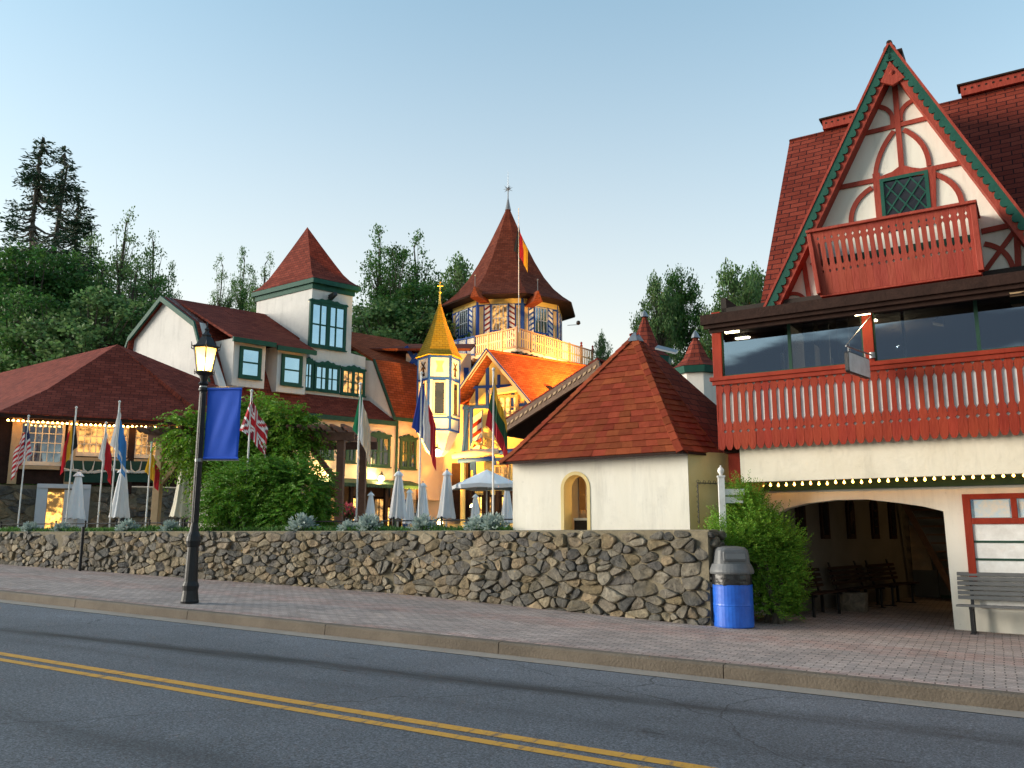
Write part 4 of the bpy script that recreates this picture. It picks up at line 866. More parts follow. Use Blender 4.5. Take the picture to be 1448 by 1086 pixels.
kw.box(KF, kx0, kx0 + .2, .32, kback, WT - .3, kz); kw.build('wall', M['kiosk'], kt)
ka = hx_ = KF.P(.75, .75, 0)
kw2.prism([KF.P(0, .02, TZ - .6), KF.P(.78, 1.05, TZ - .6), KF.P(.6, 1.2, TZ - .6), KF.P(-.2, .3, TZ - .6)], (0, 0, kz - TZ + .6)); 
kw2.prism([KF.P(.78, 1.05, TZ - .6), KF.P(.78, 2.6, TZ - .6), KF.P(.6, 2.6, TZ - .6), KF.P(.6, 1.2, TZ - .6)], (0, 0, kz - TZ + .6)); kw2.build('side_wall', M['ochre'], kt)
lg = MB(); lg.tube([KF.P(.86, 1.0, TZ - .5), KF.P(.90, .98, kz - .05)], [.16, .13], 12); lg.build('corner_log', M['orangewood'], kt)
ar = MB(); n = 14
pin = [(axm - (hw - .05) * math.cos(math.pi * i / n), azs + (azt - azs - .05) * math.sin(math.pi * i / n)) for i in range(n + 1)]
pout = [(axm - (hw + .02) * math.cos(math.pi * i / n), azs + (azt - azs + .02) * math.sin(math.pi * i / n)) for i in range(n + 1)]
pin = [(pin[0][0], az0)] + pin + [(pin[-1][0], az0)]; pout = [(pout[0][0], az0)] + pout + [(pout[-1][0], az0)]
for i in range(len(pin) - 1): ar.pprism(KF, [pout[i], pout[i + 1], pin[i + 1], pin[i]], -.012, .33)
ar.build('arch_surround', M['ochre'], kt)
# low opening fittings: counter, shelf
ct = MB(); ct.box(KF, ax0 + .05, ax1 - .05, .42, 1.2, WT - .2, WT + .22); ct.build('counter', M['dark'], kt); ct = MB(); ct.box(KF, ax0 + .05, ax1 - .05, .40, .9, WT + .22, WT + .27); ct.build('counter_top', M['white'], kt)
ct = MB(); ct.box(KF, kx0 + .25, -.1, 2.5, 2.55, WT - .2, WT + 2); ct.build('inner_partition', M['tan'], kt)
ct = MB(); ct.lathe(KF.P(axm + .12, .7, WT + .27), [(.13, 0), (.16, .12), (.16, .18), (.13, .30)], 14); ct.lathe(KF.P(axm - .12, .62, WT + .27), [(.10, 0), (.12, .08), (.09, .16)], 12); tag(ct.build('barrel', M['tan']), 'small wooden barrel and tub on the counter inside the kiosk window', 'barrel')
ct = MB(); 
for k in range(7): ct.box(KF, ax0 + .02 + k * .035, ax0 + .05 + k * .035, 1.0 + .03 * (k % 2), 1.03 + .03 * (k % 2), WT + .3, WT + 1.1)
ct.build('curtain', M['white'], kt)
kl = bpy.data.lights.new('kiosk_fill_light', 'POINT'); kl.energy = 9; kl.color = (1, .62, .25); kl.shadow_soft_size = .08; klo = bpy.data.objects.new('kiosk_fill_light', kl); col.objects.link(klo); ktl = thing('kiosk_fill_lamp', 'small warm fill lamp added inside the kiosk behind its arched window', 'lamp', KF.P(axm + .5, 1.1, WT + 1.0)); klo.parent = ktl; klo.location = (0, 0, -.1)  # lamp added here to warm the kiosk interior
ct = MB(); ct.lathe(parent_loc(ktl), [(.05, -.06), (.07, 0), (.02, .08)], 10); ct.build('glass', M['lampglow'], ktl); ct = MB(); ct.tube([parent_loc(ktl) + Vector((0, 0, .08)), parent_loc(ktl) + Vector((0, 0, .5))], .008, 5); ct.build('cord', M['black'], ktl)
apx = KF.h(898, 472, 1.55); kap = KF.P(apx[0], 1.55, apx[1])
ezl, ezr = KF.h(707, 651, -.28)[1] - .03, KF.h(972, 640, -.28)[1]
ez = (ezl + ezr) / 2
kbase = [KF.P(k0, -.28, ez), KF.P(.02, -.28, ez + .03), KF.P(KF.h(1012, 640, .6)[0] + .05, .75, ez + .03), KF.P(1.0, 3.2, ez), KF.P(k0, 3.4, ez)]
rg = [(0, 0), (.09, .115), (.2, .235), (.5, .52), (.97, .965), (1, 1)]
rg = [(0, 0), (.085, .10), (.5, .515), (1, 1)]
rb_ = MB(); ring_roof(rb_, kbase, kap, rg); kr = rb_.build('roof', M['shingle'], kt)
# staggered shingle butts standing proud course by course
M['shingle_tab'] = mat('red_shingle_tab', (.18, .034, .016), .9, (.27, .062, .028), 9, .6, .5, 60, spec=.08, island=.24, hue=.014)
def shingle_tabs(mb, base, apex, rings, faces, tw=.30, ch_=.15, seed=1, th=.012):
    rn = random.Random(seed); n = len(base); ap_ = Vector(apex)
    for i in faces:
        a, b_ = Vector(base[i]), Vector(base[(i + 1) % n]); 
        def P_(s, t):   # s across 0..1, t along courses: find ring segment
            for (t0, k0), (t1, k1) in zip(rings, rings[1:]):
                if t <= t1 + 1e-9:
                    f = (t - t0) / (t1 - t0); k = k0 + (k1 - k0) * f; break
            p, q = a.lerp(b_, s), ap_; return Vector((p.x + (q.x - p.x) * k, p.y + (q.y - p.y) * k, p.z + (q.z - p.z) * t))
        mid = a.lerp(b_, .5); sl_ = (ap_ - mid).length; rows = int(sl_ / ch_)
        for r_ in range(rows):
            t0, t1 = r_ / rows, min(.995, (r_ + 1.02) / rows); wl = (P_(1, t0) - P_(0, t0)).length; off = (r_ % 2) * .5 + rn.uniform(-.12, .12)
            m = wl / tw; j = -1
            while j < m + 1:
                s0 = (j + off) * tw / wl; wj = rn.uniform(.85, 1.12); s1 = s0 + tw * wj / wl - .004 / wl; j += wj
                s0, s1 = max(0, s0), min(1, s1)
                if s1 - s0 < .03 / wl: continue
                p = [P_(s0, t0), P_(s1, t0), P_(s1, t1), P_(s0, t1)]; nn = (p[1] - p[0]).cross(p[3] - p[0]).normalized(); nn = nn if nn.z > 0 else -nn
                h_ = th * rn.uniform(.7, 1.35); vs = [p[0] + nn * h_, p[1] + nn * h_, p[2] + nn * .003, p[3] + nn * .003, p[0], p[1]]
                mb.idx(vs, [(0, 1, 2, 3), (4, 5, 1, 0)])
tb_ = MB(); shingle_tabs(tb_, kbase, kap, rg, (0, 1), tw=.27, ch_=.158, th=.02); tb_.build('shingle_courses', M['shingle_tab'], kr)
hc = MB(); hip_caps(hc, kbase, kap, rg, w=.11, which=(0, 1, 2)); hc.build('hip_caps', M['shingle_tab'], kr)
fc = MB()
for a, b_ in zip(kbase, kbase[1:3] + kbase[2:3]):
    if (b_ - a).length > .1: fc.prism([a + Vector((0, 0, -.05)), b_ + Vector((0, 0, -.05)), b_ + Vector((0, 0, -.004)), a + Vector((0, 0, -.004))], KF.v * .04)
fc.build('fascia', M['brownd'], kt)
cp = MB(); cp.lathe(kap + Vector((0, 0, -.16)), [(.20, -.03), (.13, .09), (.05, .17), (.02, .19)], 6); cp.build('roof_cap', M['grey'], kt)
# ================================================================== brown roof rising behind the kiosk
BR = Fr(atY(845, 19.2), -4)
t = thing('shed_roof_building', 'low building with deep brown timber eave sloping down behind the kiosk', 'building', BR.P(-1, 1, TZ))
p0, p1 = BR.h(703, 603), BR.h(846, 509)
b = MB(); b.pprism(BR, [p0, p1, (p1[0] + .1, p1[1] - .28), (p0[0] + .05, p0[1] - .28)], -.05, .05); b.build('rake_board', M['brown'], t)
b = MB(); dx = p1[0] - p0[0]; dz = p1[1] - p0[1]; L_ = math.hypot(dx, dz); n = int(L_ / .16)
for i in range(n):
    f = (i + .5) / n; x_, z_ = p0[0] + dx * f, p0[1] + dz * f - .16; b.pprism(BR, [(x_ - .05, z_ - .05), (x_ + .03, z_ + .01), (x_ + .05, z_ + .07), (x_ - .03, z_ + .03)], -.065, -.05)
b.build('rake_trim', M['tan'], t)
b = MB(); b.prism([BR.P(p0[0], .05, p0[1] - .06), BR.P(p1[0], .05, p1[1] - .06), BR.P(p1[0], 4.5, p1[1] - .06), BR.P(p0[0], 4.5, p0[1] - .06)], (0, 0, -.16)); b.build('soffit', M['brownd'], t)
b = MB(); b.prism([BR.P(p0[0], -.05, p0[1]), BR.P(p1[0], -.05, p1[1]), BR.P(p1[0], 4.6, p1[1]), BR.P(p0[0], 4.6, p0[1])], (0, 0, .05)); b.build('roof', M['shingle_far'], t)
b = MB(); b.box(BR, p0[0] + .5, p1[0] + 1.5, 1.4, 1.6, TZ, p0[1] - .2); b.pprism(BR, [(p0[0] + .5, p0[1] - .2), (p1[0] + 1.5, p0[1] - .2), (p1[0] + 1.5, p1[1] - .4), (p1[0], p1[1] - .5)], 1.4, 1.6); b.build('wall', M['brownd'], t)
# ================================================================== turrets far behind the kiosk
def turret_roof(px, py_top, px0, px1, py_e, D, label, wallc='stucco', n=8, flare=.25, mt='shingle_far', green=True, body=3.2):
    p = atD(px, D); zt_ = ztop(p, py_top); ze_ = ztop(p, py_e); r = (px1 - px0) / 2 * D / 1218.6 * 1.04
    t = thing('turret', label, 'turret', (p.x, p.y, TZ)); b = MB()
    base = [Vector((p.x + r * math.cos(2 * math.pi * (i + .5) / n + .2), p.y + r * math.sin(2 * math.pi * (i + .5) / n + .2), ze_)) for i in range(n)]
    ring_roof(b, base, (p.x, p.y, zt_), [(0, 0), (.10, flare), (.3, .25 + flare * 1.05), (.7, .78), (1, 1)]); b.build('roof', M[mt], t)
    b = MB(); b.lathe((p.x, p.y, 0), [(r * .94, ze_ - .22), (r * .99, ze_ - .01)], n, rot=2 * math.pi * .5 / n + .2); b.build('cornice', M['green' if green else 'blue'], t)
    b = MB(); b.lathe((p.x, p.y, 0), [(r * .8, TZ), (r * .8, ze_ - .1)], n, rot=2 * math.pi * .5 / n + .2); b.build('wall', M[wallc], t)
    b = MB(); b.lathe((p.x, p.y, zt_ - .15), [(.16, 0), (.10, .14), (.02, .26)], 8); b.build('roof_cap', M['grey'], t)
    return t
turret_roof(920, 443, 882, 958, 508, 30, 'bell-shaped red turret roof peeping above the right slope of the kiosk roof')
turret_roof(994, 472, 966, 1040, 522, 27, 'red turret with green cornice and white wall between kiosk roof and chalet')
sr = Fr(atD(940, 28.5), 10); b = MB(); b.slab([sr.P(-1, -1.2, ztop(atD(930, 28), 520)), sr.P(3.4, -1.2, ztop(atD(1005, 28), 560)), sr.P(3.4, 2.5, ztop(atD(1005, 28), 545)), sr.P(-1, 2.5, ztop(atD(930, 28), 500))], .15)
sh = thing('background_building', 'low white building with red roof glimpsed between kiosk roof and chalet', 'building', sr.P(1, 1, TZ)); b.build('roof', M['shingle_far'], sh); b = MB(); b.box(sr, -1, 3.2, 0, 2.3, TZ, ztop(atD(1005, 28), 562)); b.build('wall', M['stucco'], sh)
b = MB(); q0 = atD(944, 27.6); z_ = ztop(q0, 494); b.hexa([q0 + Vector(v_) + Vector((0, 0, z_)) for v_ in ((-.2, -.1, 0), (.5, -.1, -.24), (.5, .2, -.1), (-.2, .2, .15), (-.2, -.1, .06), (.5, -.1, -.18), (.5, .2, -.04), (-.2, .2, .21))]); tag(b.build('skylight', M['grey']), 'small grey skylight on the red slope right of the kiosk roof', 'skylight')
# ================================================================== WHITE HOUSE with the tower
HC = atD(427, 43.5)
H = Fr(HC, 69, 174)
hh = H.h
house = thing('white_house', 'white stucco house with square tower, gambrel gable and two red-roofed dormers', 'building', H.P(0, 2, TZ))
# tower: right face y=0 from x=0 to tx; left face runs back
tx = hh(497, 470)[0]; ty = H.hx(363, 430, 0)[0]; tz = hh(427, 392)[1]
b = MB(); b.box(H, 0, tx, 0, ty, 9.0, tz); b.build('tower_wall', M['stucco2'], house)
ez_ = (hh(427, 388)[1] + hh(505, 409)[1]) / 2; ov = .28
base = [H.P(-ov * .6, -ov, ez_), H.P(tx + ov, -ov, ez_), H.P(tx + ov, ty + ov, ez_), H.P(-ov * .6, ty + ov, ez_)]
apz = ztop(H.P(tx / 2, ty / 2, 0), 321)
rg2 = [(0, 0), (.035, .09), (.10, .20), (.20, .32), (.38, .48), (.68, .735), (1, 1)]
b = MB(); ring_roof(b, base, H.P(tx / 2, ty / 2, apz), rg2); b.build('tower_roof', M['shingle_far'], house)
b = MB(); s_ = .9
bb = [base[0] + Vector((0, 0, -.01)), base[1] + Vector((0, 0, -.01)), base[2] + Vector((0, 0, -.01)), base[3] + Vector((0, 0, -.01))]
b.prism([p + Vector((0, 0, -.26)) for p in bb], (0, 0, .25)); b.box(H, -.06, tx + .08, -.08, ty + .08, ez_ - .55, ez_ - .26); b.build('tower_cornice', M['green'], house)
x0, z1 = hh(438, 425); x1, z0 = hh(487, 497)
w_ = window(H, 0, x0, x1, z0, z1, 4, 2, M['green'], M['glass'], house, cas=.16, out=.1, bar=.07, double=True, ornate=True)
b = MB(); q = hh(470, 420, -.3); p = H.P(q[0], -.3, q[1]); b.prism([p + Vector(v_) for v_ in ((-.2, 0, -.15), (.3, -.2, .0), (.25, -.2, .2), (-.3, 0, .15))], (0.05, .2, .05)); b.tube([p, p + H.v * .3], .05, 6); b.build('flood_lamp', M['black'], house)
# upper wall with the three windows below the tower
uw0 = hh(424, 540)[0]; uw1 = hh(516, 540)[0]; uz0 = hh(500, 575)[1] - .3
b = MB(); b.box(H, uw0, uw1, .004, 4, 5.5, 9.4); b.pprism(H, [(tx, 9.4), (uw1, 9.4), (uw1, hh(516, 505)[1]), (tx, hh(500, 500)[1])], .004, 4); b.build('upper_wall', M['stucco2'], house)
for pa in ((429, 441, 511, 552), (444, 478, 515, 556), (482, 514, 521, 561)):
    xa, za_ = hh(pa[0], pa[2]); xb_, zb_ = hh(pa[1], pa[3])
    window(H, 0, xa, xb_, zb_, za_, 4 if pa[0] > 430 else 2, 2, M['green'], M['glass'] if pa[0] < 480 else M['litdim'], house, cas=.12, out=.1, bar=.05, double=pa[0] > 430, ornate=True)
# skirt roof between storeys, projecting forward (Y negative)
SY = -1.6
ea, eb_ = hh(432, 577, SY), hh(560, 601, SY); eZ = (ea[1] + eb_[1]) / 2
ra = hh(437, 557, 0)[1]
b = MB(); b.slab([H.P(ea[0], SY, eZ), H.P(eb_[0], SY, eZ), H.P(hh(522, 566)[0], -.01, ra), H.P(hh(433, 557)[0], -.01, ra)], .12); b.build('skirt_roof', M['shingle_far'], house)
b = MB(); b.box(H, ea[0], eb_[0], SY - .04, SY + .05, eZ - .26, eZ - .02); b.build('skirt_fascia', M['greend'], house)
LY = -1.3
lx0, lx1 = hh(300, 650, LY)[0], hh(559, 640, LY)[0]; awz = hh(500, 680, LY)[1]
b = MB(); b.box(H, hh(436, 650, LY)[0], lx1, LY, LY + .3, awz - .05, eZ - .15); b.build('lower_wall', M['peach'], house)
for pa in ((517, 550, 615, 661), (479, 501, 610, 655), (447, 470, 606, 650)):
    xa, za_ = hh(pa[0], pa[2], LY); xb_, zb_ = hh(pa[1], pa[3], LY)
    window(H, LY, xa, xb_, zb_, za_, 4, 2, M['greend'], M['glassdark'], house, cas=.13, out=.1, bar=.05, double=True, ornate=True)
# ground floor under the awning: dark bay with warm light, posts
aw0, aw1 = hh(438, 680, LY - 1.0)[0], hh(600, 690, LY - 1.0)[0]
b = MB(); b.slab([H.P(aw0, LY - 1.1, awz - .18), H.P(aw1, LY - 1.1, awz - .18), H.P(aw1, LY, awz + .12), H.P(aw0, LY, awz + .12)], .04)
n = int((aw1 - aw0) / .16)
for i in range(n): q = aw0 + (aw1 - aw0) * (i + .5) / n; b.pprism(H, [(q - .08, awz - .2), (q + .08, awz - .2), (q + .07, awz - .34), (q, awz - .38), (q - .07, awz - .34)], LY - 1.11, LY - 1.09)
b.build('awning', M['greend'], house)
b = MB(); b.box(H, aw0, aw1, .3, .5, TZ, awz); b.build('shopfront_wall', M['brown'], house)
for k in range(5):
    q = aw0 + (aw1 - aw0) * (k + .25) / 5; window(H, .3, q, q + (aw1 - aw0) * .12, TZ + .9, awz - .7, 2, 1, M['brownd'], M['lit'] if k % 2 else M['litdim'], house, cas=.12, bar=.05)
for k in range(4):
    q = aw0 + .4 + (aw1 - aw0 - .6) * k / 3; b = MB(); b.box(H, q - .08, q + .08, LY - .9, LY - .74, TZ, awz - .12); b.build('awning_post', M['brownd'], house)
# --- gambrel body to the left of the tower
def onx(px, py, X): return H.hx(px, py, X)
gx_ = hh(314, 546, -1.3)[0]                # gable end plane
fy = -1.35
gp_ = [onx(x, y, gx_) for x, y in ((318, 566), (282, 456), (235, 420), (189, 478), (181, 502))]
zk = (gp_[1][1] + gp_[3][1]) / 2; yb_ = gp_[3][0]; yf = gp_[1][0]; yr, zr = gp_[2]
b = MB(); prof_g = [(gp_[0][0], TZ), (gp_[0][0], gp_[0][1]), (yf, gp_[1][1]), (yr, zr), (yb_, gp_[3][1]), (gp_[4][0], gp_[4][1]), (gp_[4][0], TZ)]
HS = H.side(gx_); b.prism([HS.P(y, 0, z) for y, z in prof_g], HS.v * .3); b.build('gable_wall', M['stucco2'], house)
# extents of the roof
rxE = hh(440, 478, yr)[0]
xb2 = hh(432, 494, yf)[0]
ebx = hh(442, 592, fy)[0]
ze_l = hh(440, 590, fy)[1]
def RP(x, yz): return H.P(x, yz[0], yz[1])
g1 = (yf, gp_[1][1]); g2 = (yr, zr); g3 = (yb_, gp_[3][1]); g4 = gp_[4]
go = gx_ - .25
b = MB(); b.slab([RP(go, g1), RP(xb2 + .2, g1), RP(xb2 + .2, g2), RP(go, g2)], .09); b.slab([RP(go, g3), RP(xb2 + .2, g3), RP(xb2 + .2, g2), RP(go, g2)], .15)
lowf = (fy, ze_l); b.slab([RP(go, lowf), RP(ebx, lowf), RP(ebx, g1), RP(go, g1)], .15)
b.slab([RP(go, (g4[0] + .5, 5.)), RP(xb2, (g4[0] + .5, 5.)), RP(xb2, g3), RP(go, g3)], .12); b.build('gambrel_roof', M['shingle_far'], house)
b = MB()
for p, q in (((lowf), g1), (g1, g2), (g2, g3), (g3, g4)):
    b.prism([HS.P(p[0], -.30, p[1] + .02), HS.P(q[0], -.30, q[1] + .02), HS.P(q[0], -.30, q[1] - .26), HS.P(p[0], -.30, p[1] - .26)], HS.v * .1)
b.build('gable_trim', M['green'], house)
b = MB(); b.box(H, gx_, hh(445, 620, LY)[0], LY + .05, LY + .3, TZ, ze_l + .1); b.build('side_wall', M['cream'], house)
b = MB(); b.box(H, go, ebx, fy - .05, fy + .04, ze_l - .3, ze_l - .05); b.build('eave_fascia', M['greend'], house)
# dormers: their fronts stand on the lower slope, shed roofs carry the upper slope forward
for k, (xl_, xr_, zt_, zb_, wn) in enumerate(((331, 373, 482, 550, (339, 367, 489, 537)), (393, 431, 494, 558, (398, 425, 500, 547)))):
    dy = fy + .25; a, z1_ = hh(xl_, zt_, dy); c, z0_ = hh(xr_, zb_, dy); ob = MB(); z1_ = z1_ + .15
    ob.box(H, a, c, dy, dy + 3.2, z0_, z1_)
    d = ob.build('dormer', M['stucco2'], house)
    xa, za_ = hh(wn[0], wn[2], dy); xb_, zb2 = hh(wn[1], wn[3], dy); window(H, dy, xa, xb_, zb2, za_, 1, 2, M['green'], M['glass'], d if False else house, cas=.15, out=.1, bar=.07)
    r_ = MB(); x_s = a - (1.5 if k == 0 else .35)
    r_.slab([H.P(a - .3, dy - .4, z1_ - .02), H.P(c + .25, dy - .4, z1_ - .02), H.P(c + .25, yr * .75, g1[1] + (g2[1] - g1[1]) * .75), H.P(a - .3, yr * .75, g1[1] + (g2[1] - g1[1]) * .75)], .12); r_.build('dormer_roof', M['shingle_far'], d)
    r_ = MB(); r_.box(H, a - .3, c + .25, dy - .44, dy - .34, z1_ - .26, z1_ - .03); r_.build('dormer_fascia', M['green'], d)
# ================================================================== steep orange-lit roof to the right of the white house
DH = Fr(H.P(lx1, LY, 0), 69, 174); dh = DH.h
d_ = thing('peach_house', 'peach house under a steep orange-red roof beside the white house', 'building', DH.P(1, 1, TZ))
A0, A1 = dh(557, 589, -.3), dh(598, 600, -.3); eZ2 = A0[1]
yy2 = 2.6; B0 = dh(520, 503, yy2 * .72); T0 = dh(497, 474, yy2 + 1.5)
A1 = (A0[0] + 4.6, A0[1])
b = MB(); m0 = dh(528, 508, 1.0); 
t0 = dh(514, 480, 2.4)
b.slab([DH.P(A0[0], -.3, eZ2), DH.P(A1[0], -.3, eZ2), DH.P(A1[0], 1.0, m0[1]), DH.P(m0[0], 1.0, m0[1])], .14)
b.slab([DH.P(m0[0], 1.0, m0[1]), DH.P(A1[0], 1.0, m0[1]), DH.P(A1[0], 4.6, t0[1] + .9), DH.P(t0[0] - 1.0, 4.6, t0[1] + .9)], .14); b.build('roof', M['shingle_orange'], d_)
b = MB(); 
b.prism([DH.P(A0[0] - .04, -.34, eZ2 + .02), DH.P(m0[0] - .04, .96, m0[1] + .02), DH.P(m0[0] - .04, .96, m0[1] - .2), DH.P(A0[0] - .04, -.34, eZ2 - .2)], DH.u * .12); b.box(DH, A0[0], A1[0], -.33, -.24, eZ2 - .2, eZ2 - .01); b.build('verge_trim', M['greend'], d_)
b = MB(); b.prism([DH.P(A0[0] + .06, -.1, eZ2 - .2), DH.P(m0[0] + .06, .98, m0[1] - .1), DH.P(m0[0] - .5, 4.5, m0[1] + .5), DH.P(m0[0] - .5, 4.5, eZ2 - 1)], DH.u * .1); b.build('end_wall', M['stucco2'], d_)
b = MB(); b.box(DH, 0.02, 6.0, 0, .3, TZ + 2.2, eZ2 - .05); b.build('wall', M['peach'], d_)
xa, za_ = dh(565, 620); xb_, zb_ = dh(589, 664); window(DH, 0, xa, xb_ - .1, zb_, za_, 4, 2, M['greend'], M['glassdark'], d_, cas=.13, out=.1, bar=.05, double=True, ornate=True)
b = MB(); b.tube([DH.P(-.02, -.12, TZ), DH.P(-.02, -.12, eZ2 - .2)], .07, 8); b.build('downpipe', M['greend'], d_)
b = MB(); b.box(DH, .02, 6, 2, 2.2, TZ, TZ + 2.4); b.build('shopfront_wall', M['brown'], d_)
for k in range(2): window(DH, 2, .5 + k * 1.6, 1.5 + k * 1.6, TZ + .7, TZ + 1.9, 2, 2, M['brownd'], M['lit'], d_, cas=.1)
# ================================================================== RESTAURANT, left
RS = Fr(atD(0, 31), 54, 152); rh = RS.h
rs = thing('restaurant', 'low stone and timber restaurant with broad dark red hipped roof at the left', 'building', RS.P(3, 2, TZ))
rL, rZ1 = rh(-4, 580, -.5); rR, rZ2 = rh(280, 600, -.5); rZ = (rZ1 + rZ2) / 2
p_a = atD(144, 35.6); az_ = ztop(p_a, 487); apx_ = Vector((p_a.x, p_a.y, az_))
p_b = atD(-90, 50); bz_ = ztop(p_b, 543)
apb = Vector((p_b.x, p_b.y, bz_))
eb0, eb1 = RS.P(rL, -.5, rZ), RS.P(rR + .6, -.5, rZ)
bl = atD(-260, 45, rZ); br_ = Vector((eb1.x, eb1.y, rZ)) + Vector((.5, 8, 0))
b = MB()
# front slope with a flatter kick at the eave
k_ = lambda p, t, s: Vector((p.x + (apx_.x - p.x) * t, p.y + (apx_.y - p.y) * t, p.z + (apx_.z - p.z) * s))
b.face([eb0, eb1, k_(eb1, .38, .32), k_(eb0, .38, .32)]); b.face([k_(eb0, .38, .32), k_(eb1, .38, .32), apx_])
b.face([eb0, k_(eb0, .38, .32), apx_, apb, bl]); b.face([eb1, br_, apx_, k_(eb1, .38, .32)]); b.face([apx_, br_, apb]); b.face([bl, apb, br_]); b.face([eb0, bl, br_, eb1]); b.build('roof', M['shingle_far'], rs)
b = MB(); b.prism([eb0 + Vector((0, 0, -.02)), eb1 + Vector((0, 0, -.02)), eb1 + Vector((0, 0, -.16)), eb0 + Vector((0, 0, -.16))], RS.v * .1); b.build('fascia', M['brownd'], rs)
wz0 = rh(60, 662)[1]
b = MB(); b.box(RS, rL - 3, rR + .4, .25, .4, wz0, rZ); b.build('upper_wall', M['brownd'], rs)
b = MB(); 
for a, c in ((14, 27), (94, 107)):
    xa, xc = rh(a, 640, 0)[0], rh(c, 640, 0)[0]; b = MB(); b.box(RS, xa, xc, 0, .26, rh(60, 685)[1], rZ - .1); b.build('light_post', M['tan'], rs)
xa, xc = rh(181, 640, 0)[0], rh(190, 640, 0)[0]; b = MB(); b.box(RS, xa, xc, -.02, .26, wz0 - .9, rZ - .1); b.build('dark_post', M['brownd'], rs)
for k, (a, c, t_, d, nx, nz, gm) in enumerate(((29, 88, 595, 657, 6, 4, 'glassmix'), (109, 180, 601, 645, 8, 3, 'litdim'), (191, 232, 603, 647, 5, 3, 'litdim'))):
    xa, za_ = rh(a, t_, .2); xb_, zb_ = rh(c, d, .2); window(RS, .25, xa, xb_, zb_, za_, nx, nz, M['cream'], M[gm], rs, cas=.09, out=.09, bar=.035)
b = MB(); b.box(RS, rh(27, 660)[0], rh(84, 660)[0], -.12, .1, rh(60, 664)[1], rh(60, 659)[1]); b.box(RS, rh(84, 660)[0] + .01, rR, -.02, .1, rh(160, 652)[1] - .05, rh(160, 648)[1]); b.build('sill_ledge', M['tan'], rs)
b = MB(); b.box(RS, rL - 3, rR, .1, .3, rh(60, 684)[1], wz0 + .01); b.build('dark_band', M['brownd'], rs)
z_t = rh(60, 686)[1]; sb2 = MB()
stones(sb2, rh(56, 700)[0] - rL + 3, lambda s: TZ, z_t, lambda s, z, dd: RS.P(rL - 3 + s, .15 - dd, z), 11, .36)
sb2.build('stone_base', M['stone'], rs); sb2 = MB()
xs2 = rh(130, 700)[0]; stones(sb2, rR - xs2, lambda s: TZ, z_t, lambda s, z, dd: RS.P(xs2 + s, .15 - dd, z), 12, .36)
sb2.build('stone_base', M['stone'], rs)
b = MB(); b.box(RS, rL - 3, rR, .15, .35, TZ - .2, z_t); b.build('base_wall', M['mortar'], rs)
xa, za_ = rh(53, 684, .0); xb_ = rh(128, 690, .0)[0]
M['bluewhite'] = mat('pale_blue_paint', (.50, .56, .62), .5, (.60, .65, .70), 4, .5)
b = MB(); b.box(RS, xa, xb_, -.12, .14, za_ - .15, za_); b.box(RS, xa, xa + .35, -.08, .14, TZ, za_ - .15); b.box(RS, xb_ - .35, xb_, -.08, .14, TZ, za_ - .15); do_ = b.build('door_surround', M['bluewhite'], rs)
b = MB(); b.box(RS, rh(68, 700)[0], rh(90, 700)[0], .0, .12, TZ + .3, za_ - .3); b.build('pane', M['lit'], do_); b = MB(); b.box(RS, rh(90, 700)[0] + .02, xb_ - .36, .0, .13, TZ, za_ - .2); b.build('door', M['white'], rs)
b = MB(); b.box(RS, xa + .36, rh(68, 700)[0] - .02, .0, .13, TZ, za_ - .2); b.build('door', M['bluewhite'], rs)
# antler ornaments on green boards
M['bone'] = mat('pale_bone', (.55, .52, .45), .6, (.7, .66, .58), 8, .5)
for i, px in enumerate((124, 191)):
    x_, z_ = rh(px, 665, -.0); g_ = MB(); wd_ = .75 if i == 0 else .95; g_.box(RS, x_ - wd_, x_ + wd_, -.03, .09, z_ - .45, z_ + .35)
    bo = g_.build('green_board', M['greend'], rs)
    an = MB(); p = RS.P(x_, -.08, z_ - .1)
    for s in (-1, 1):
        for q in ((0, .25), (.35, .35), (.65, .1)):
            an.tube([p + RS.u * s * q[0] * .3, p + RS.u * s * (q[0] + .15) + Vector((0, 0, .12)), p + RS.u * s * (q[0] + .2) + Vector((0, 0, .2 + q[1]))], [.035, .03, .01], 5)
        an.tube([p, p + RS.u * s * .4 + Vector((0, 0, .1)), p + RS.u * s * .8 + Vector((0, 0, .05))], [.04, .035, .02], 5)
    an.build('antlers', M['bone'], bo)
string_light(RS, [(rL + .3, -.42, rZ - .2), (rh(120, 590, -.42)[0], -.42, rZ - .24), (rR - .2, -.42, rZ - .2)], 40, 'string of warm bulbs along the eave of the low restaurant at the left', 'bulb strings', r=.05, seed=3, glow='bulb_big')
# ================================================================== BLUE TOWER (octagonal hall on a high balcony), orange and blue gabled house, yellow turret
BT = Fr(atD(731, 56), 81, 168)
bt = thing('blue_tower', 'blue half-timbered tower with tall curved brown spire roof and balcony all round', 'building', BT.P(3, 3, TZ))
def pl(px, py, Y): return BT.h(px, py, Y)
def plx(px, py, X): return BT.hx(px, py, X)
# balcony deck: corner at (731, .), right end 840, left end ~ 632
dx1 = pl(838, 510, 0)[0]; dyl = plx(636, 500, 0)[0]; dz0 = pl(731, 491, 0)[1]; dzt = pl(731, 463, 0)[1]
b = MB(); b.box(BT, 0, dx1, 0, dyl, dz0 - .28, dz0 - .02); b.build('balcony_deck', M['peach'], bt)
b = MB()
for i in range(int(dx1 / .6)): b.box(BT, .2 + i * .6, .32 + i * .6, -.25, .6, dz0 - .5, dz0 - .28)
for i in range(int(dyl / .6)): b.box(BT, -.25, .6, .2 + i * .6, .32 + i * .6, dz0 - .5, dz0 - .28)
b.build('balcony_joists', M['brown'], bt)
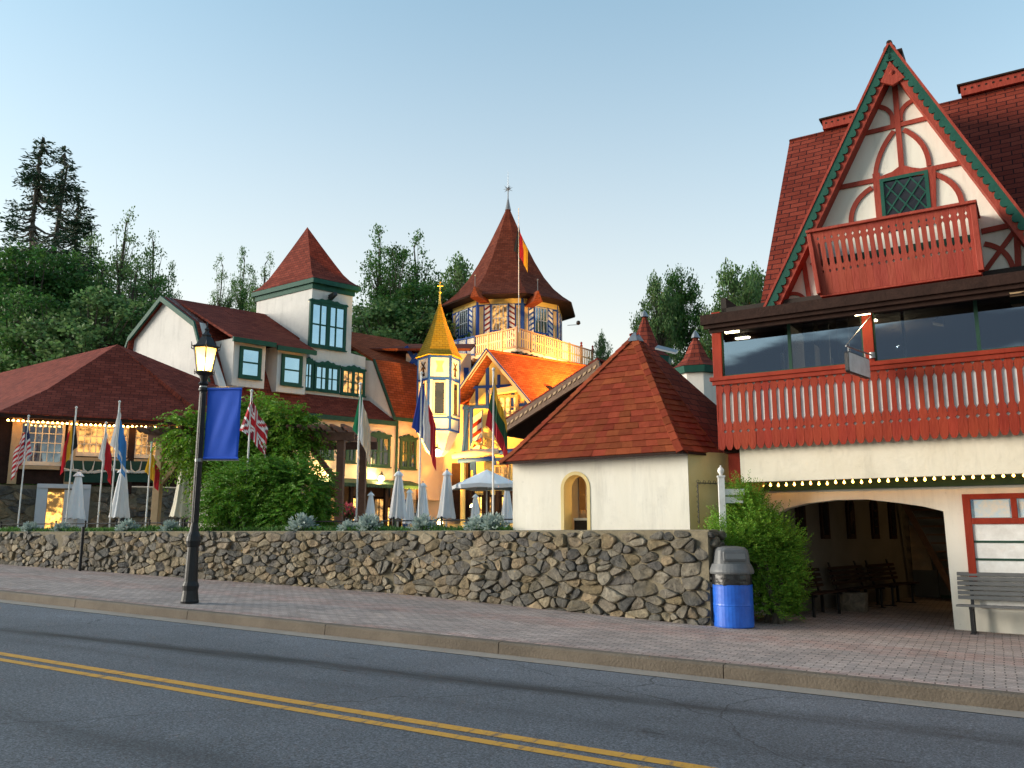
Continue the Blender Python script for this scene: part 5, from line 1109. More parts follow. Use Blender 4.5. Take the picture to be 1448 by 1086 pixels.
# railing: right side glows warm, left side blue; each a rail with lattice panels
M['railp'] = mat('weathered_peach_rail', (.36, .20, .12), .7, (.46, .28, .17), 5, .5)
M['latt'] = mat('cream_paint', (.50, .33, .14), .5, (.60, .44, .22), 5, .5)
def railing(fr, L_, z0, z1, n, fm, pm, name, label=None):
    b = MB(); hh_ = z1 - z0
    b.box(fr, 0, L_, -.06, .06, z1 - .08, z1); b.box(fr, 0, L_, -.05, .05, z0, z0 + .09)
    for i in range(n + 1): q = L_ * i / n; b.box(fr, q - .05, q + .05, -.07, .07, z0 - .1, z1 + (.06))
    o = b.build(name, fm, bt); b = MB()
    for i in range(n):
        a, c = L_ * i / n + .05, L_ * (i + 1) / n - .05; m = 6
        for j in range(m): q = a + (c - a) * (j + .5) / m; b.box(fr, q - (c - a) / m * .26, q + (c - a) / m * .26, -.015, .015, z0 + .12, z1 - .12)
        b.box(fr, a, c, -.03, -.016, z0 + hh_ * .45, z0 + hh_ * .52)
    b.build('lattice', pm, o)
    return o
railing(BT, dx1, dz0, dzt, 6, M['railp'], M['latt'], 'balcony_railing')
BL = BT.side(0); 
railing(Fr.side(BT, 0), plx(672, 480, 0)[0], dz0, dzt, 3, M['railp'], M['latt'], 'balcony_railing')
bs2 = BT.side(0); f2 = Fr((0, 0, 0), 0); f2.o = BT.P(0, plx(672, 480, 0)[0], 0); f2.u = bs2.u; f2.v = bs2.v
railing(f2, dyl - plx(672, 480, 0)[0], dz0, dzt, 3, M['blue'], M['bluewhite'], 'blue_railing')
# octagonal body set back on the deck
cx, cy = dx1 * .48, dyl * .5
ctr = atD(718, 67.2); cl_ = BT._loc(ctr); cx, cy = cl_
ze = ztop(ctr, 452 - 12); 
NB = 8; rb = 4.6; off_ = R(66 + 45 + 22.5)
zbt = ztop(ctr, 436)
def oct_(r, z, sc=1.0): return [Vector((ctr.x + r * math.cos(off_ + 2 * math.pi * i / NB), ctr.y + r * math.sin(off_ + 2 * math.pi * i / NB), z)) for i in range(NB)]
b = MB(); b.lathe((ctr.x, ctr.y, 0), [(rb, dz0 - .1), (rb, zbt + .35)], NB, rot=off_); b.build('body', M['blue'], bt)
zap = ztop(ctr, 290)
eb = oct_(rb + 1.2, zbt - .30)
rg3 = [(0, 0), (.06, .13), (.14, .27), (.26, .42), (.42, .57), (.62, .73), (.82, .875), (1, 1)]
b = MB(); ring_roof(b, eb, (ctr.x, ctr.y, zap), rg3); b.build('spire_roof', M['shingle_tower'], bt)
b = MB(); b.lathe((ctr.x, ctr.y, 0), [(rb + 1.14, zbt - .40), (rb + 1.18, zbt - .31)], NB, rot=off_); b.build('eave_board', M['brownd'], bt)
# finial with a spiked star and rod
b = MB(); b.lathe((ctr.x, ctr.y, zap - .45), [(.26, 0), (.17, .4), (.07, .95), (.05, 1.0), (.045, 1.7)], 10); zs_ = ztop(ctr, 267)
for k in range(14):
    a = random.Random(k).uniform(0, 6.28); an = 2 * math.pi * k / 14; d = (cR * math.cos(an) + Vector((0, 0, 1)) * math.sin(an) + Vector((math.cos(a), math.sin(a), 0)) * .35).normalized(); c_ = Vector((ctr.x, ctr.y, zs_)); ln = .42 if k % 2 else .28
    b.tube([c_, c_ + d * ln], [.05, .006], 4)
b.tube([(ctr.x, ctr.y, zap), (ctr.x, ctr.y, ztop(ctr, 243))], [.05, .012], 6); b.build('star_finial', M['grey'], bt)
# each face of the body: window with shutters in white and red diagonal stripes, warm panel above
M['litwall'] = M['yellow']
fw_ = 2 * rb * math.sin(math.pi / NB)
M['blue_w'] = M['blue']
for i in range(NB):
    a0_, a1_ = off_ + 2 * math.pi * i / NB, off_ + 2 * math.pi * (i + 1) / NB
    p0 = Vector((ctr.x + rb * math.cos(a0_), ctr.y + rb * math.sin(a0_), 0)); p1 = Vector((ctr.x + rb * math.cos(a1_), ctr.y + rb * math.sin(a1_), 0))
    m_ = (p0 + p1) / 2
    if (m_ - ctr).dot(EYE - ctr) < -5: continue
    f = Fr(p0, 0); f.u = (p1 - p0).normalized(); f.v = (ctr - m_).normalized(); f.v.z = 0; f.v.normalize()
    L_ = (p1 - p0).length; zb0 = dz0; H0 = zbt - .5 - zb0; c = L_ / 2
    window(f, 0, c - .62, c + .62, zb0 + .75, zb0 + H0 - .35, 4, 4, M['bluewhite'], M['glassmix'] if i % 3 else M['litdim'], bt, cas=.07, out=.08, bar=.045)
    b = MB(); b.box(f, c - .70, c - .62, -.11, 0, zb0 + .6, zb0 + H0 - .3); b.box(f, c + .62, c + .70, -.11, 0, zb0 + .6, zb0 + H0 - .3); b.box(f, c - .70, c + .70, -.12, 0, zb0 + (H0 + .4) / 2 - .06, zb0 + (H0 + .4) / 2 + .06); b.build('window_surround', M['blue'], bt)
    for s in (-1, 1):
        xo_ = c + s * 1.42; b = MB(); b.pprism(f, [(xo_ - .16, zb0 + .7), (xo_ + .16, zb0 + .7), (xo_ + .16, zb0 + H0 - .45), (xo_ - .16, zb0 + H0 - .45)], -.03, 0); b.build('cream_panel', M['latt'], bt)
    b = MB(); b.box(f, .12, L_ - .12, -.04, 0, zb0 + H0 - .28, zb0 + H0 + .25); b.build('frieze_panel', M['yellow'], bt)
    for s in (-1, 1):
        x0 = c + s * .74; x1 = c + s * 1.16; xa, xb_ = min(x0, x1), max(x0, x1)
        b = MB(); b.box(f, xa, xb_, -.05, -.001, zb0 + .6, zb0 + H0 - .35); sh_ = b.build('shutter', M['white'], bt)
        b = MB(); zz = zb0 + .65; w2 = xb_ - xa
        while zz < zb0 + H0 - .75: b.pprism(f, [(xa, zz), (xa, zz + .16), (xb_, zz + .16 + s * -.0 + .28), (xb_, zz + .28)] if s < 0 else [(xa, zz + .28), (xa, zz + .44), (xb_, zz + .16), (xb_, zz)], -.056, -.05); zz += .42
        b.build('stripes', M['red'] if i % 2 else M['blue'], sh_)
# small orange dormers with pins on the roof skirt
for px, py in ((668, 404), (763, 410), (690, 404)):
    if px == 690: continue
    dd = 61.3; p = atD(px, dd); z1 = ztop(p, py); z0 = ztop(p, py + 16)
    dr = MB(); toc = (ctr - p); toc.z = 0; toc.normalize(); sd_ = Vector((-toc.y, toc.x, 0))
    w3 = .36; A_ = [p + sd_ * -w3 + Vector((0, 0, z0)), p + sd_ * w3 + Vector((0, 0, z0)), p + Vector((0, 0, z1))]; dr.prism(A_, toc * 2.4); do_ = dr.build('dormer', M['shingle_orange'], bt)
    pn = MB(); pn.tube([p + toc * .1 + Vector((0, 0, z1 - .05)), p + toc * .1 + Vector((0, 0, z1 + .75))], .025, 5); pn.lathe(p + toc * .1 + Vector((0, 0, z1 + .75)), [(.02, 0), (.08, .07), (.02, .15)], 8); pn.build('pin', M['grey'], do_)
# walls below the deck
b = MB(); b.box(BT, .8, dx1 - .5, .8, dyl - .6, TZ, dz0 - .28); b.build('lower_body', M['brownd'], bt)
# plants and small figures on the rail end
b = MB(); 
for px in (822, 838):
    x_, z_ = pl(px, 486, 0); b.lathe(BT.P(x_, 0, dzt + .0), [(.08, 0), (.12, .1), (.05, .2), (.1, .32), (.02, .42)], 8)
b.build('post_finial', M['red'], bt)
# camera arm at the eave right
q0 = atD(806, 56); z_ = ztop(q0, 460); b = MB(); q1 = atD(822, 55.6); z1 = ztop(q1, 457); b.tube([(q0.x, q0.y, z_), (q1.x, q1.y, z1 - .1)], .02, 5); b.lathe((q1.x, q1.y, z1 - .12), [(.05, 0), (.16, .1), (.12, .26), (.02, .3)], 8)
b.build('lamp_arm', M['black'], bt)
# ------------------------------------------------------------------ orange-roofed gable house
GHo = atD(703, 46); GH = Fr(GHo, 14, 66)
gh_ = thing('gabled_house', 'blue and yellow half-timbered house with bright orange-lit gable roof and carved barge boards', 'building', GH.P(0, 2, TZ))
g = GH.h
apx, apz_ = g(692, 494); lx, lz = g(646, 566); rx_, rz_ = g(770, 592)
rx_ = g(757, 572)[0]; rz_ = g(757, 572)[1]
W2 = .5; LB = 8.2
wx0, wx1 = lx + .3, rx_ - .1
zl = min(lz, rz_)
b = MB(); b.pprism(GH, [(wx0, TZ), (wx1, TZ), (wx1, rz_ - .1), (apx, apz_ - .15), (wx0, lz)], W2, W2 + .2); b.box(GH, wx0, wx0 + .2, W2 + .2, LB, TZ, lz); b.box(GH, wx1 - .2, wx1, W2 + .2, LB, TZ, rz_ - .2); b.build('wall', M['yellow'], gh_)
b = MB(); ex, ez2 = rx_ + (rx_ - apx) * .42, rz_ + (rz_ - apz_) * .42
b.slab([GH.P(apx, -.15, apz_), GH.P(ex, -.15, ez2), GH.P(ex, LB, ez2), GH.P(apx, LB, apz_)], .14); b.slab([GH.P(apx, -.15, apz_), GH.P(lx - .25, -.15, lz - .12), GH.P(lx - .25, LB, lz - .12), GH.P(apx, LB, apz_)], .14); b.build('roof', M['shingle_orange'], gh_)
b = MB()
for e in ((lx - .25, lz - .12), (ex, ez2)): b.pprism(GH, [(apx, apz_ + .03), (e[0], e[1] + .03), (e[0], e[1] - .26), (apx, apz_ - .3)], -.2, -.15)
bgo = b.build('bargeboard', M['peach'], gh_)
b = MB()
for e in ((lx - .25, lz - .12), (ex, ez2)): b.pprism(GH, [(apx, apz_ + .06), (e[0], e[1] + .06), (e[0], e[1] - .02), (apx, apz_ - .03)], -.24, -.2)
b.build('blue_edge', M['blue'], bgo)
b = MB(); T2 = lambda pts, w_=.16, o_=0.: b.strip(GH, [g(x, y, W2) for x, y in pts], w_, W2 - .06 - o_, W2)
T2([(655, 577), (745, 572)], .16); T2([(690, 520), (690, 578)], .16, .006); T2([(668, 548), (722, 545)], .14, .003); T2([(667, 575), (668, 665)], .18, .006); T2([(675, 548), (675, 578)], .12, .006); T2([(706, 530), (706, 560)], .12, .006); T2([(745, 560), (746, 600)], .2, .006); T2([(655, 640), (662, 580)], .14, .003); T2([(660, 650), (740, 650)], .16, .002); T2([(726, 556), (726, 580)], .14, .006)
T2([(700, 652), (700, 690)], .14, .006); T2([(728, 652), (728, 690)], .14, .006); T2([(672, 652), (672, 690)], .14, .006); b.build('blue_timbers', M['blue'], gh_)
# shutters with red stripes, bay window with lit panes
for (a, c, t_, d_2) in ((671, 683, 590, 640),):
    xa, za_ = g(a, t_, W2); xc, zc = g(c, d_2, W2); b = MB(); b.pprism(GH, [(xa, zc), (xc, zc + .2), (xc, za_ + .35), (xa, za_)], W2 - .1, W2 - .06); sh_ = b.build('shutter', M['white'], gh_); b = MB()
    for k in range(3): z_ = zc + .25 + k * .55; b.pprism(GH, [(xa, z_), (xc, z_ + .35), (xc, z_ + .6), (xa, z_ + .25)], W2 - .108, W2 - .1)
    b.build('stripes', M['red'], sh_)
xa, za_ = g(697, 560, W2); xc, zc = g(735, 606, W2); window(GH, W2, xa, xc, zc, za_, 4, 3, M['latt'], M['lit'], gh_, cas=.14, out=.14, bar=.06)
xa, za_ = g(700, 658, W2); xc, zc = g(722, 690, W2); window(GH, W2, xa, xc, zc, za_, 3, 3, M['latt'], M['litdim'], gh_, cas=.1, out=.1, bar=.05)
b = MB(); p = g(720, 546, W2 - .5); q = g(738, 566, W2 - .5); b.pprism(GH, [g(690, 552, W2 - .5), g(732, 544, W2 - .5), g(742, 562, W2 - .5), g(738, 564, W2 - .5), g(730, 552, W2 - .5), g(692, 558, W2 - .5)], W2 - .5, W2 - .06); b.build('window_hood', M['peach'], gh_)
# carved canopy over the doorway: scrolls in blue, yellow and white
cv = MB(); k0 = g(640, 645, -1.2); k1 = g(705, 638, -1.2)
cv.tube([GH.P(k0[0], -1.2, k0[1]), GH.P((k0[0] + k1[0]) / 2, -1.3, k0[1] + .12), GH.P(k1[0], -1.2, k1[1])], [.16, .22, .16], 8); cvo = cv.build('carved_canopy', M['peach'], gh_, smooth=True)
cv = MB(); a_, b2_ = g(648, 652, -1.25), g(700, 648, -1.25); cv.tube([GH.P(a_[0], -1.25, a_[1]), GH.P(b2_[0], -1.25, b2_[1])], .12, 8); a_, b2_ = g(706, 640, -1.1), g(735, 636, -1.1); cv.tube([GH.P(a_[0], -1.1, a_[1]), GH.P(b2_[0], -1.1, b2_[1])], .13, 8); cv.build('carved_beam', M['blue'], gh_, smooth=True)
cv = MB()
for px in (655, 730): x_, z_ = g(px, 650, -.9); cv.tube([GH.P(x_, -.9, TZ), GH.P(x_, -.9, z_)], .14, 8)
cv.build('canopy_post', M['yellow'], gh_)
b = MB()
for px, py in ((672, 628), (690, 620), (683, 634)): x_, z_ = g(px, py, W2 - .5); b.tube([GH.P(x_ - .35, W2 - .35, z_ - .2), GH.P(x_ - .1, W2 - .5, z_ + .12), GH.P(x_ + .25, W2 - .45, z_), GH.P(x_ + .4, W2 - .35, z_ - .25)], [.05, .09, .09, .04], 6)
b.build('scroll_ornament', M['yellow'], gh_, smooth=True)
b = MB(); b.box(GH, wx0 - 1.8, wx1 + 1, -.15, .2, TZ, TZ + .9); b.build('stone_plinth', M['ochre'], gh_)
for px0, px1, lit_ in ((672, 686, 1), (690, 703, 0), (708, 722, 1)):
    xa, za_ = g(px0, 700, W2); xc, zc = g(px1, 742, W2); window(GH, W2, xa, xc, zc, za_, 2, 2, M['brownd'], M['lit'] if lit_ else M['litdim'], gh_, cas=.12, out=.1)
for px0 in (667, 688, 705, 725):
    xa, za_ = g(px0, 694, W2 - .5); b = MB(); b.box(GH, xa - .1, xa + .1, W2 - .6, W2 - .4, TZ, za_); b.build('dark_post', M['brownd'], gh_)
b = MB(); b.pprism(GH, [g(641, 655, .4), g(664, 655, .4), g(664, 735, .4), g(641, 735, .4)], .3, .42); b.build('dark_doorway', M['brownd'], gh_)
vn = MB(); q = g(775, 565, 1.0); vn.lathe(GH.P(q[0], 2.5, ez2 + 1.6), [(.16, -.6), (.16, .3), (.24, .32), (.24, .5), (.05, .6)], 8); vn.build('roof_vent', M['brownd'], gh_)
# ------------------------------------------------------------------ yellow-roofed oriel turret
TP = atD(617, 45.0); zt0, ze0, zb1, zc1, zc2 = (ztop(TP, v) for v in (428, 507, 596, 610, 645)); rt = 33 * 45.0 / 1218.6
tt = thing('oriel_turret', 'slender white and blue corner turret with tall yellow shingled spire', 'turret', (TP.x, TP.y, TZ))
rot6 = R(29.2 - 90 + 30 + 8); NT = 6
M['yshingle'] = brickmat('yellow_shingle', (.50, .27, .02), (.58, .34, .04), (.22, .12, .02), .3, .14, .01, .8, .4)
b = MB(); base = [Vector((TP.x + (rt * 1.06) * math.cos(rot6 + 2 * math.pi * i / NT), TP.y + (rt * 1.06) * math.sin(rot6 + 2 * math.pi * i / NT), ze0)) for i in range(NT)]
ring_roof(b, base, (TP.x, TP.y, zt0), [(0, 0), (.10, .16), (.25, .32), (.6, .66), (1, .97)]); b.build('spire', M['yshingle'], tt)
b = MB(); b.lathe((TP.x, TP.y, zt0 - .1), [(.09, 0), (.05, .2), (.04, .6), (.10, .68), (.03, .8), (.03, 1.2), (.06, 1.26), (.01, 1.35)], 8); b.tube([(TP.x - .14, TP.y - .08, zt0 + .95), (TP.x + .14, TP.y + .08, zt0 + .95)], .025, 5); b.build('finial', mat('gold', (.6, .4, .08), .35, metal=.7), tt)
rw = rt * .92
b = MB(); b.lathe((TP.x, TP.y, 0), [(rw * .30, zc2), (rw * .55, zc2 + .25), (rw, zc1), (rw, ze0 - .02)], NT, rot=rot6); b.build('wall', M['stucco'], tt)
for i in range(NT):
    a0_, a1_ = rot6 + 2 * math.pi * i / NT, rot6 + 2 * math.pi * (i + 1) / NT
    p0 = Vector((TP.x + rw * math.cos(a0_), TP.y + rw * math.sin(a0_), 0)); p1 = Vector((TP.x + rw * math.cos(a1_), TP.y + rw * math.sin(a1_), 0)); m_ = (p0 + p1) / 2
    if (m_ - TP).dot(EYE - TP) < -10: continue
    f = Fr(p0, 0); f.u = (p1 - p0).normalized(); f.v = (TP - m_); f.v.z = 0; f.v.normalize(); L_ = (p1 - p0).length
    b = MB(); t = .1; zq = [ztop(TP, v) for v in (540, 594, 611)]
    for z_ in zq + [ze0 - .1]: b.box(f, 0, L_, -.05, 0, z_ - t / 2, z_ + t / 2)
    b.box(f, 0, .07, -.055, 0, zc1, ze0); b.box(f, L_ - .07, L_, -.055, 0, zc1, ze0); b.build('blue_frame', M['blue'], tt)
    window(f, 0, L_ * .2, L_ * .8, zq[1] + .12, zq[0] - .1, 1, 1, M['peach'], M['glassdark'], tt, cas=.09, out=.07)
    b = MB(); c = L_ / 2; zm = (zq[0] + ze0) / 2
    if i % 2: b.pprism(f, [(c - .22, zm + .3), (c + .22, zm + .3), (c + .12, zm + .05), (c + .2, zm - .28), (c - .2, zm - .28), (c - .12, zm + .05)], -.02, 0); b.build('painted_urn', M['ochre'], tt)
    else:
        for an in (45, 135): d = Vector((math.cos(R(an)), math.sin(R(an)))); b.strip(f, [(c - d.x * .28, zm - d.y * .28 + .1), (c + d.x * .28, zm + d.y * .28 + .1)], .07, -.02 - an * .00003, 0)
        b.pprism(f, [(c - .14, zm - .45), (c + .14, zm - .45), (c + .05, zm), (c - .05, zm)], -.015, 0); b.build('painted_windmill', M['brownd'], tt)
# wall the turret grows from (between peach house and gabled house)
CW = Fr(atD(588, 47.5), 29.2); b = MB(); w0, w1 = CW.h(572, 600)[0], CW.h(665, 600)[0]; b.box(CW, w0, w1, 0, .3, TZ, CW.h(620, 500)[1]); cw = thing('link_building', 'cream and blue building linking the yellow-spired turret to its neighbours', 'building', CW.P(0, 0, TZ)); b.build('wall', M['peach'], cw)
b = MB(); b.box(CW, w0, w0 + .3, -.05, 0, TZ, CW.h(590, 520)[1]); b.strip(CW, [CW.h(574, 490), CW.h(600, 530)], .22, -.05, 0); b.strip(CW, [CW.h(590, 500), CW.h(572, 530)], .22, -.06, 0); b.box(CW, CW.h(655, 600)[0], CW.h(662, 600)[0], -.05, 0, TZ, CW.h(655, 520)[1]); b.build('blue_timbers', M['blue'], cw)
b = MB(); z_ = CW.h(580, 488)[1]; b.slab([CW.P(w0 - 3.4, -.5, z_ - .3), CW.P(w1, -.5, z_ - .3), CW.P(w1, 5, z_ + 1.2), CW.P(w0 - 3.4, 5, z_ + 1.2)], .15); b.build('roof', M['shingle_tower'], cw)
# ------------------------------------------------------------------ lamps that light these walls (each a fitting with its own light)
def wall_lamp(p, label, power=25, size=.16, glow='lampglow', rad=.12):
    t = thing('wall_lamp', label, 'wall lamp', p, 'lit wall lamps'); b = MB(); b.lathe(p, [(size * .5, -size), (size, -size * .6), (size * .9, size * .4), (size * .3, size * .9)], 8); b.build('glass_shade', M[glow], t, smooth=True)
    b = MB(); b.lathe(p + Vector((0, 0, size * .85)), [(size * 1.15, 0), (size * .3, size * .6), (.01, size)], 8); b.tube([p + Vector((0, 0, size * 1.4)), p + Vector((0, 0, size * 2.2)) - cF * -.1, p + Vector((0, 0, size * 1.6)) + Vector((cF.x, cF.y, 0)) * .45], .02, 5); b.build('bracket', M['black'], t)
    l = bpy.data.lights.new('lamp_light', 'POINT'); l.energy = power; l.color = (1, .66, .26); l.shadow_soft_size = rad; lo = bpy.data.objects.new('lamp_light', l); col.objects.link(lo); lo.parent = t; q = Vector((-cF.x, -cF.y, 0)).normalized() * .3; lo.location = q
    return t
x_, z_ = hh(539, 676, LY - .45); wall_lamp(H.P(x_, LY - .45, z_), 'glowing wall lamp under the window beside the flag of green, white and orange', 42)
x_, z_ = hh(467, 672, LY - .45); wall_lamp(H.P(x_, LY - .45, z_), 'glowing wall lamp seen through the timber pergola', 42)
pL = atD(616, 43.2); pL.z = ztop(pL, 640); wall_lamp(pL, 'bright yellow wall lamp under the oriel turret', 55, .2)
pL = atD(668, 44.0); pL.z = ztop(pL, 716); wall_lamp(pL, 'low glowing lamp by the doorway under the carved canopy', 60, .14)
pL = atD(622, 41.5); pL.z = ztop(pL, 738); wall_lamp(pL, 'small glowing lantern low on the terrace below the oriel turret', 12, .14)
def spot(name, label, p, target, power, ang, c=(1, .52, .14), grp='floodlights aimed at the buildings', pole=0):
    t = thing('flood_lamp', label, 'floodlight', p, grp); d = (target - p).normalized(); b = MB(); b.tube([p - d * .18, p - d * .05, p + d * .05], [.07, .13, .14], 10); b.build('housing', M['black'], t); b = MB(); b.tube([p - d * .1, p - d * .1 + Vector((0, 0, -(pole or .3)))], .03, 6); b.build('pole', M['black'], t)
    l = bpy.data.lights.new(name, 'SPOT'); l.energy = power; l.color = c; l.spot_size = R(ang); l.spot_blend = 1; l.shadow_soft_size = .12; lo = bpy.data.objects.new(name, l); col.objects.link(lo); lo.parent = t; lo.location = d * .1; lo.rotation_euler = (-d).to_track_quat('Z', 'Y').to_euler()
GA = GH.P(apx, W2, apz_)
spot('gable_flood', 'black floodlight on the terrace lighting the yellow gable', GH.P(apx - 1.2, -4.2, TZ + 1.0), GH.P(apx, W2, apz_ - 1.6), 4200, 70, c=(1, .44, .06))
rp = GH.P(ex + 1.2, 2.6, ez2 + 1.1); spot('roof_flood', 'floodlight on a pole behind the brown eave lighting the orange roof', rp, GH.P((apx + ex) / 2, 3.6, (apz_ + ez2) / 2), 5500, 130, c=(1, .42, .05), pole=rp.z - TZ)
rl = BT.P(dx1 * .5, -3.2, dz0 - 1.0)
spot('balcony_flood', 'floodlight on the orange roof ridge lighting the right side of the tower balcony', rl, BT.P(dx1 * .45, 0, dz0 + .6), 1100, 120, pole=rl.z - TZ)
rl = BT.P(-2.8, 2.0, dz0 - 1.2)
spot('balcony_flood', 'floodlight below the balcony corner lighting the striped shutters', rl, BT.P(0, 2.2, dz0 + 1.4), 700, 100, pole=rl.z - TZ)
spot('turret_flood', 'floodlight on the terrace lighting the yellow spire from below', atD(668, 39.5, TZ + 1.5), Vector((TP.x, TP.y, ze0 + 1.6)), 5500, 44, (1, .60, .14))
spot('house_flood', 'floodlight on the terrace lighting the steep roof of the peach house', atD(586, 39.6, TZ + 1.2), DH.P(2.5, 1, eZ2 + 2), 420, 50, (1, .5, .2))
# ================================================================== STREET LAMP with its blue banner
lp_ = atD(268, 1); d_ = ray(268, 853); t_ = (gz(0) + .16 - 1.75) / d_.z
for _ in range(6): q = EYE + d_ * t_; t_ = (gz(q.x) + .16 - 1.75) / d_.z
LP = EYE + d_ * t_
sl_ = thing('street_lamp', 'lit black street lamp with fluted iron post and six-sided lantern on the pavement', 'street lamp', LP)
Ht = ztop(LP, 455) - LP.z
lean = Vector((.0, 0, 0))
def Z(py): return ztop(LP, py) - LP.z
k = (Z(545) ) ; 
b = MB(); zb = [0, Z(848), Z(835), Z(828), Z(822), Z(785), Z(772), Z(765), Z(758), Z(752), Z(745)]
b.lathe(LP, [(.155, 0), (.165, .04), (.155, zb[1]), (.135, zb[2]), (.15, zb[3]), (.12, zb[4]), (.105, zb[5]), (.10, zb[6] - .02), (.115, zb[6]), (.135, zb[7]), (.12, zb[8]), (.085, zb[9]), (.075, zb[10])], 16); b.build('base', M['black'], sl_, smooth=False)
b = MB(); zt = Z(548); vs = []; n = 24
b.lathe(LP, [(.075, zb[10]), (.062, zb[10] + .06), (.062, zt - .1), (.05, zt)], 24)
for i in range(12): a = 2 * math.pi * i / 12; d = Vector((math.cos(a), math.sin(a), 0)); b.tube([LP + d * .060 + Vector((0, 0, zb[10] + .08)), LP + d * .055 + Vector((0, 0, zt - .12))], .011, 4)
b.lathe(LP, [(.05, zt - .1), (.085, zt - .06), (.085, zt - .02), (.05, zt + .02)], 16); b.build('pole', M['black'], sl_)
z1, z2, z3, z4, z5 = Z(545), Z(526), Z(493), Z(478), Z(455)
b = MB(); b.lathe(LP, [(.05, z1 - .02), (.10, z1 + .03), (.06, z1 + .08), (.09, z2 - .08), (.165, z2 - .02), (.165, z2)], 12)
r0, r1 = .155, .235
for i in range(6):
    a = 2 * math.pi * i / 6 + .35; d = Vector((math.cos(a), math.sin(a), 0)); b.tube([LP + d * r0 + Vector((0, 0, z2)), LP + d * r1 + Vector((0, 0, z3))], .014, 4); b.tube([LP + d * r1 + Vector((0, 0, z3)), LP + d * (r1 + .06) + Vector((0, 0, z3 + .02)), LP + d * (r1 + .075) + Vector((0, 0, z3 + .09))], [.014, .012, .006], 5); b.tube([LP + d * r0 + Vector((0, 0, z2)), LP + d * (r0 + .05) + Vector((0, 0, z2 - .03)), LP + d * (r0 + .06) + Vector((0, 0, z2 + .03))], [.012, .01, .005], 5)
b.lathe(LP, [(r1 + .02, z3 - .01), (r1 + .03, z3 + .03), (r1 - .02, z3 + .05), (.13, z4 - .02), (.09, z4 + .02), (.10, z4 + .05), (.05, z4 + .10), (.035, z4 + .14), (.05, z4 + .17), (.02, z4 + .20), (.012, z5)], 6, rot=.35)
b.build('lantern_frame', M['black'], sl_)
gls = bpy.data.materials.new('lantern_glass'); gls.use_nodes = True; N = gls.node_tree.nodes; L = gls.node_tree.links; N.clear()
tl = N.new('ShaderNodeBsdfTranslucent'); tl.inputs[0].default_value = (1, .74, .32, 1); tp2 = N.new('ShaderNodeBsdfTransparent'); em = N.new('ShaderNodeEmission'); em.inputs[0].default_value = (1, .58, .12, 1); em.inputs[1].default_value = .42
m1_ = N.new('ShaderNodeMixShader'); m1_.inputs[0].default_value = .45; L.new(tl.outputs[0], m1_.inputs[1]); L.new(tp2.outputs[0], m1_.inputs[2]); ad = N.new('ShaderNodeAddShader'); L.new(m1_.outputs[0], ad.inputs[0]); L.new(em.outputs[0], ad.inputs[1]); oo = N.new('ShaderNodeOutputMaterial'); L.new(ad.outputs[0], oo.inputs[0])
b = MB(); b.lathe(LP, [(r0 - .015, z2 + .005), (r1 - .015, z3 - .012)], 6, rot=.35); b.build('lantern_glass', gls, sl_)
b = MB(); b.lathe(LP, [(.03, z2 + .02), (.075, z2 + .12), (.06, z2 + .24), (.02, z2 + .28)], 12); b.build('lamp_bulb', M['lampglow'], sl_, smooth=True)
l = bpy.data.lights.new('lantern_light', 'POINT'); l.energy = 16; l.color = (1, .60, .2); l.shadow_soft_size = .1; lo = bpy.data.objects.new('lantern_light', l); col.objects.link(lo); lo.parent = sl_; lo.location = (0, 0, z2 + .2)
# banner on two arms
bd_ = Vector((math.cos(R(17)), math.sin(R(17)), 0)); zt_, zb_ = Z(549), Z(650)
W_ = 51 / 1218.6 * (LP - EYE).length * 1.0
b = MB(); 
for z_ in (zt_ + .01, zb_ - .01): b.tube([LP + Vector((0, 0, z_)), LP + bd_ * (W_ + .12) + Vector((0, 0, z_ - .015))], .013, 6); b.lathe(LP + Vector((0, 0, z_)), [(.068, -.03), (.07, .03)], 12)
arms = b.build('banner_arm', M['grey'], sl_)
M['bluecloth'] = mat('blue_cloth', (.008, .085, .56), .75, (.012, .10, .64), 3, .5, .15, 60)
t = thing('banner', 'plain bright blue banner hung from the street lamp', 'banner', LP + bd_ * .4 + Vector((0, 0, zb_)))
b = MB(); nx, nz = 14, 26; n_ = Vector((-bd_.y, bd_.x, 0)); vs = []
for j in range(nz + 1):
    for i in range(nx + 1):
        u, v = i / nx, j / nz; o = .018 * math.sin(u * 5 + v * 2.5) * math.sin(v * math.pi) + .008 * math.sin(u * 15 + v * 9) * (v * (1 - v) * 4)
        vs.append(LP + bd_ * (.10 + W_ * u - .015 * (v)) + n_ * o + Vector((0, 0, zt_ - (zt_ - zb_) * v - .02 * u)))
b.idx(vs, [(j * (nx + 1) + i, j * (nx + 1) + i + 1, (j + 1) * (nx + 1) + i + 1, (j + 1) * (nx + 1) + i) for j in range(nz) for i in range(nx)])
o = b.build('cloth', M['bluecloth'], t, smooth=True); sm = o.modifiers.new('thick', 'SOLIDIFY'); sm.thickness = .004
b = MB(); 
for z_ in (zt_ - .02, zb_ + .03): b.tube([LP + bd_ * .10 + Vector((0, 0, z_)) - n_ * .008, LP + bd_ * (.10 + W_) + Vector((0, 0, z_ - .02)) - n_ * .008], .02, 6)
b.build('hem', M['bluecloth'], t)
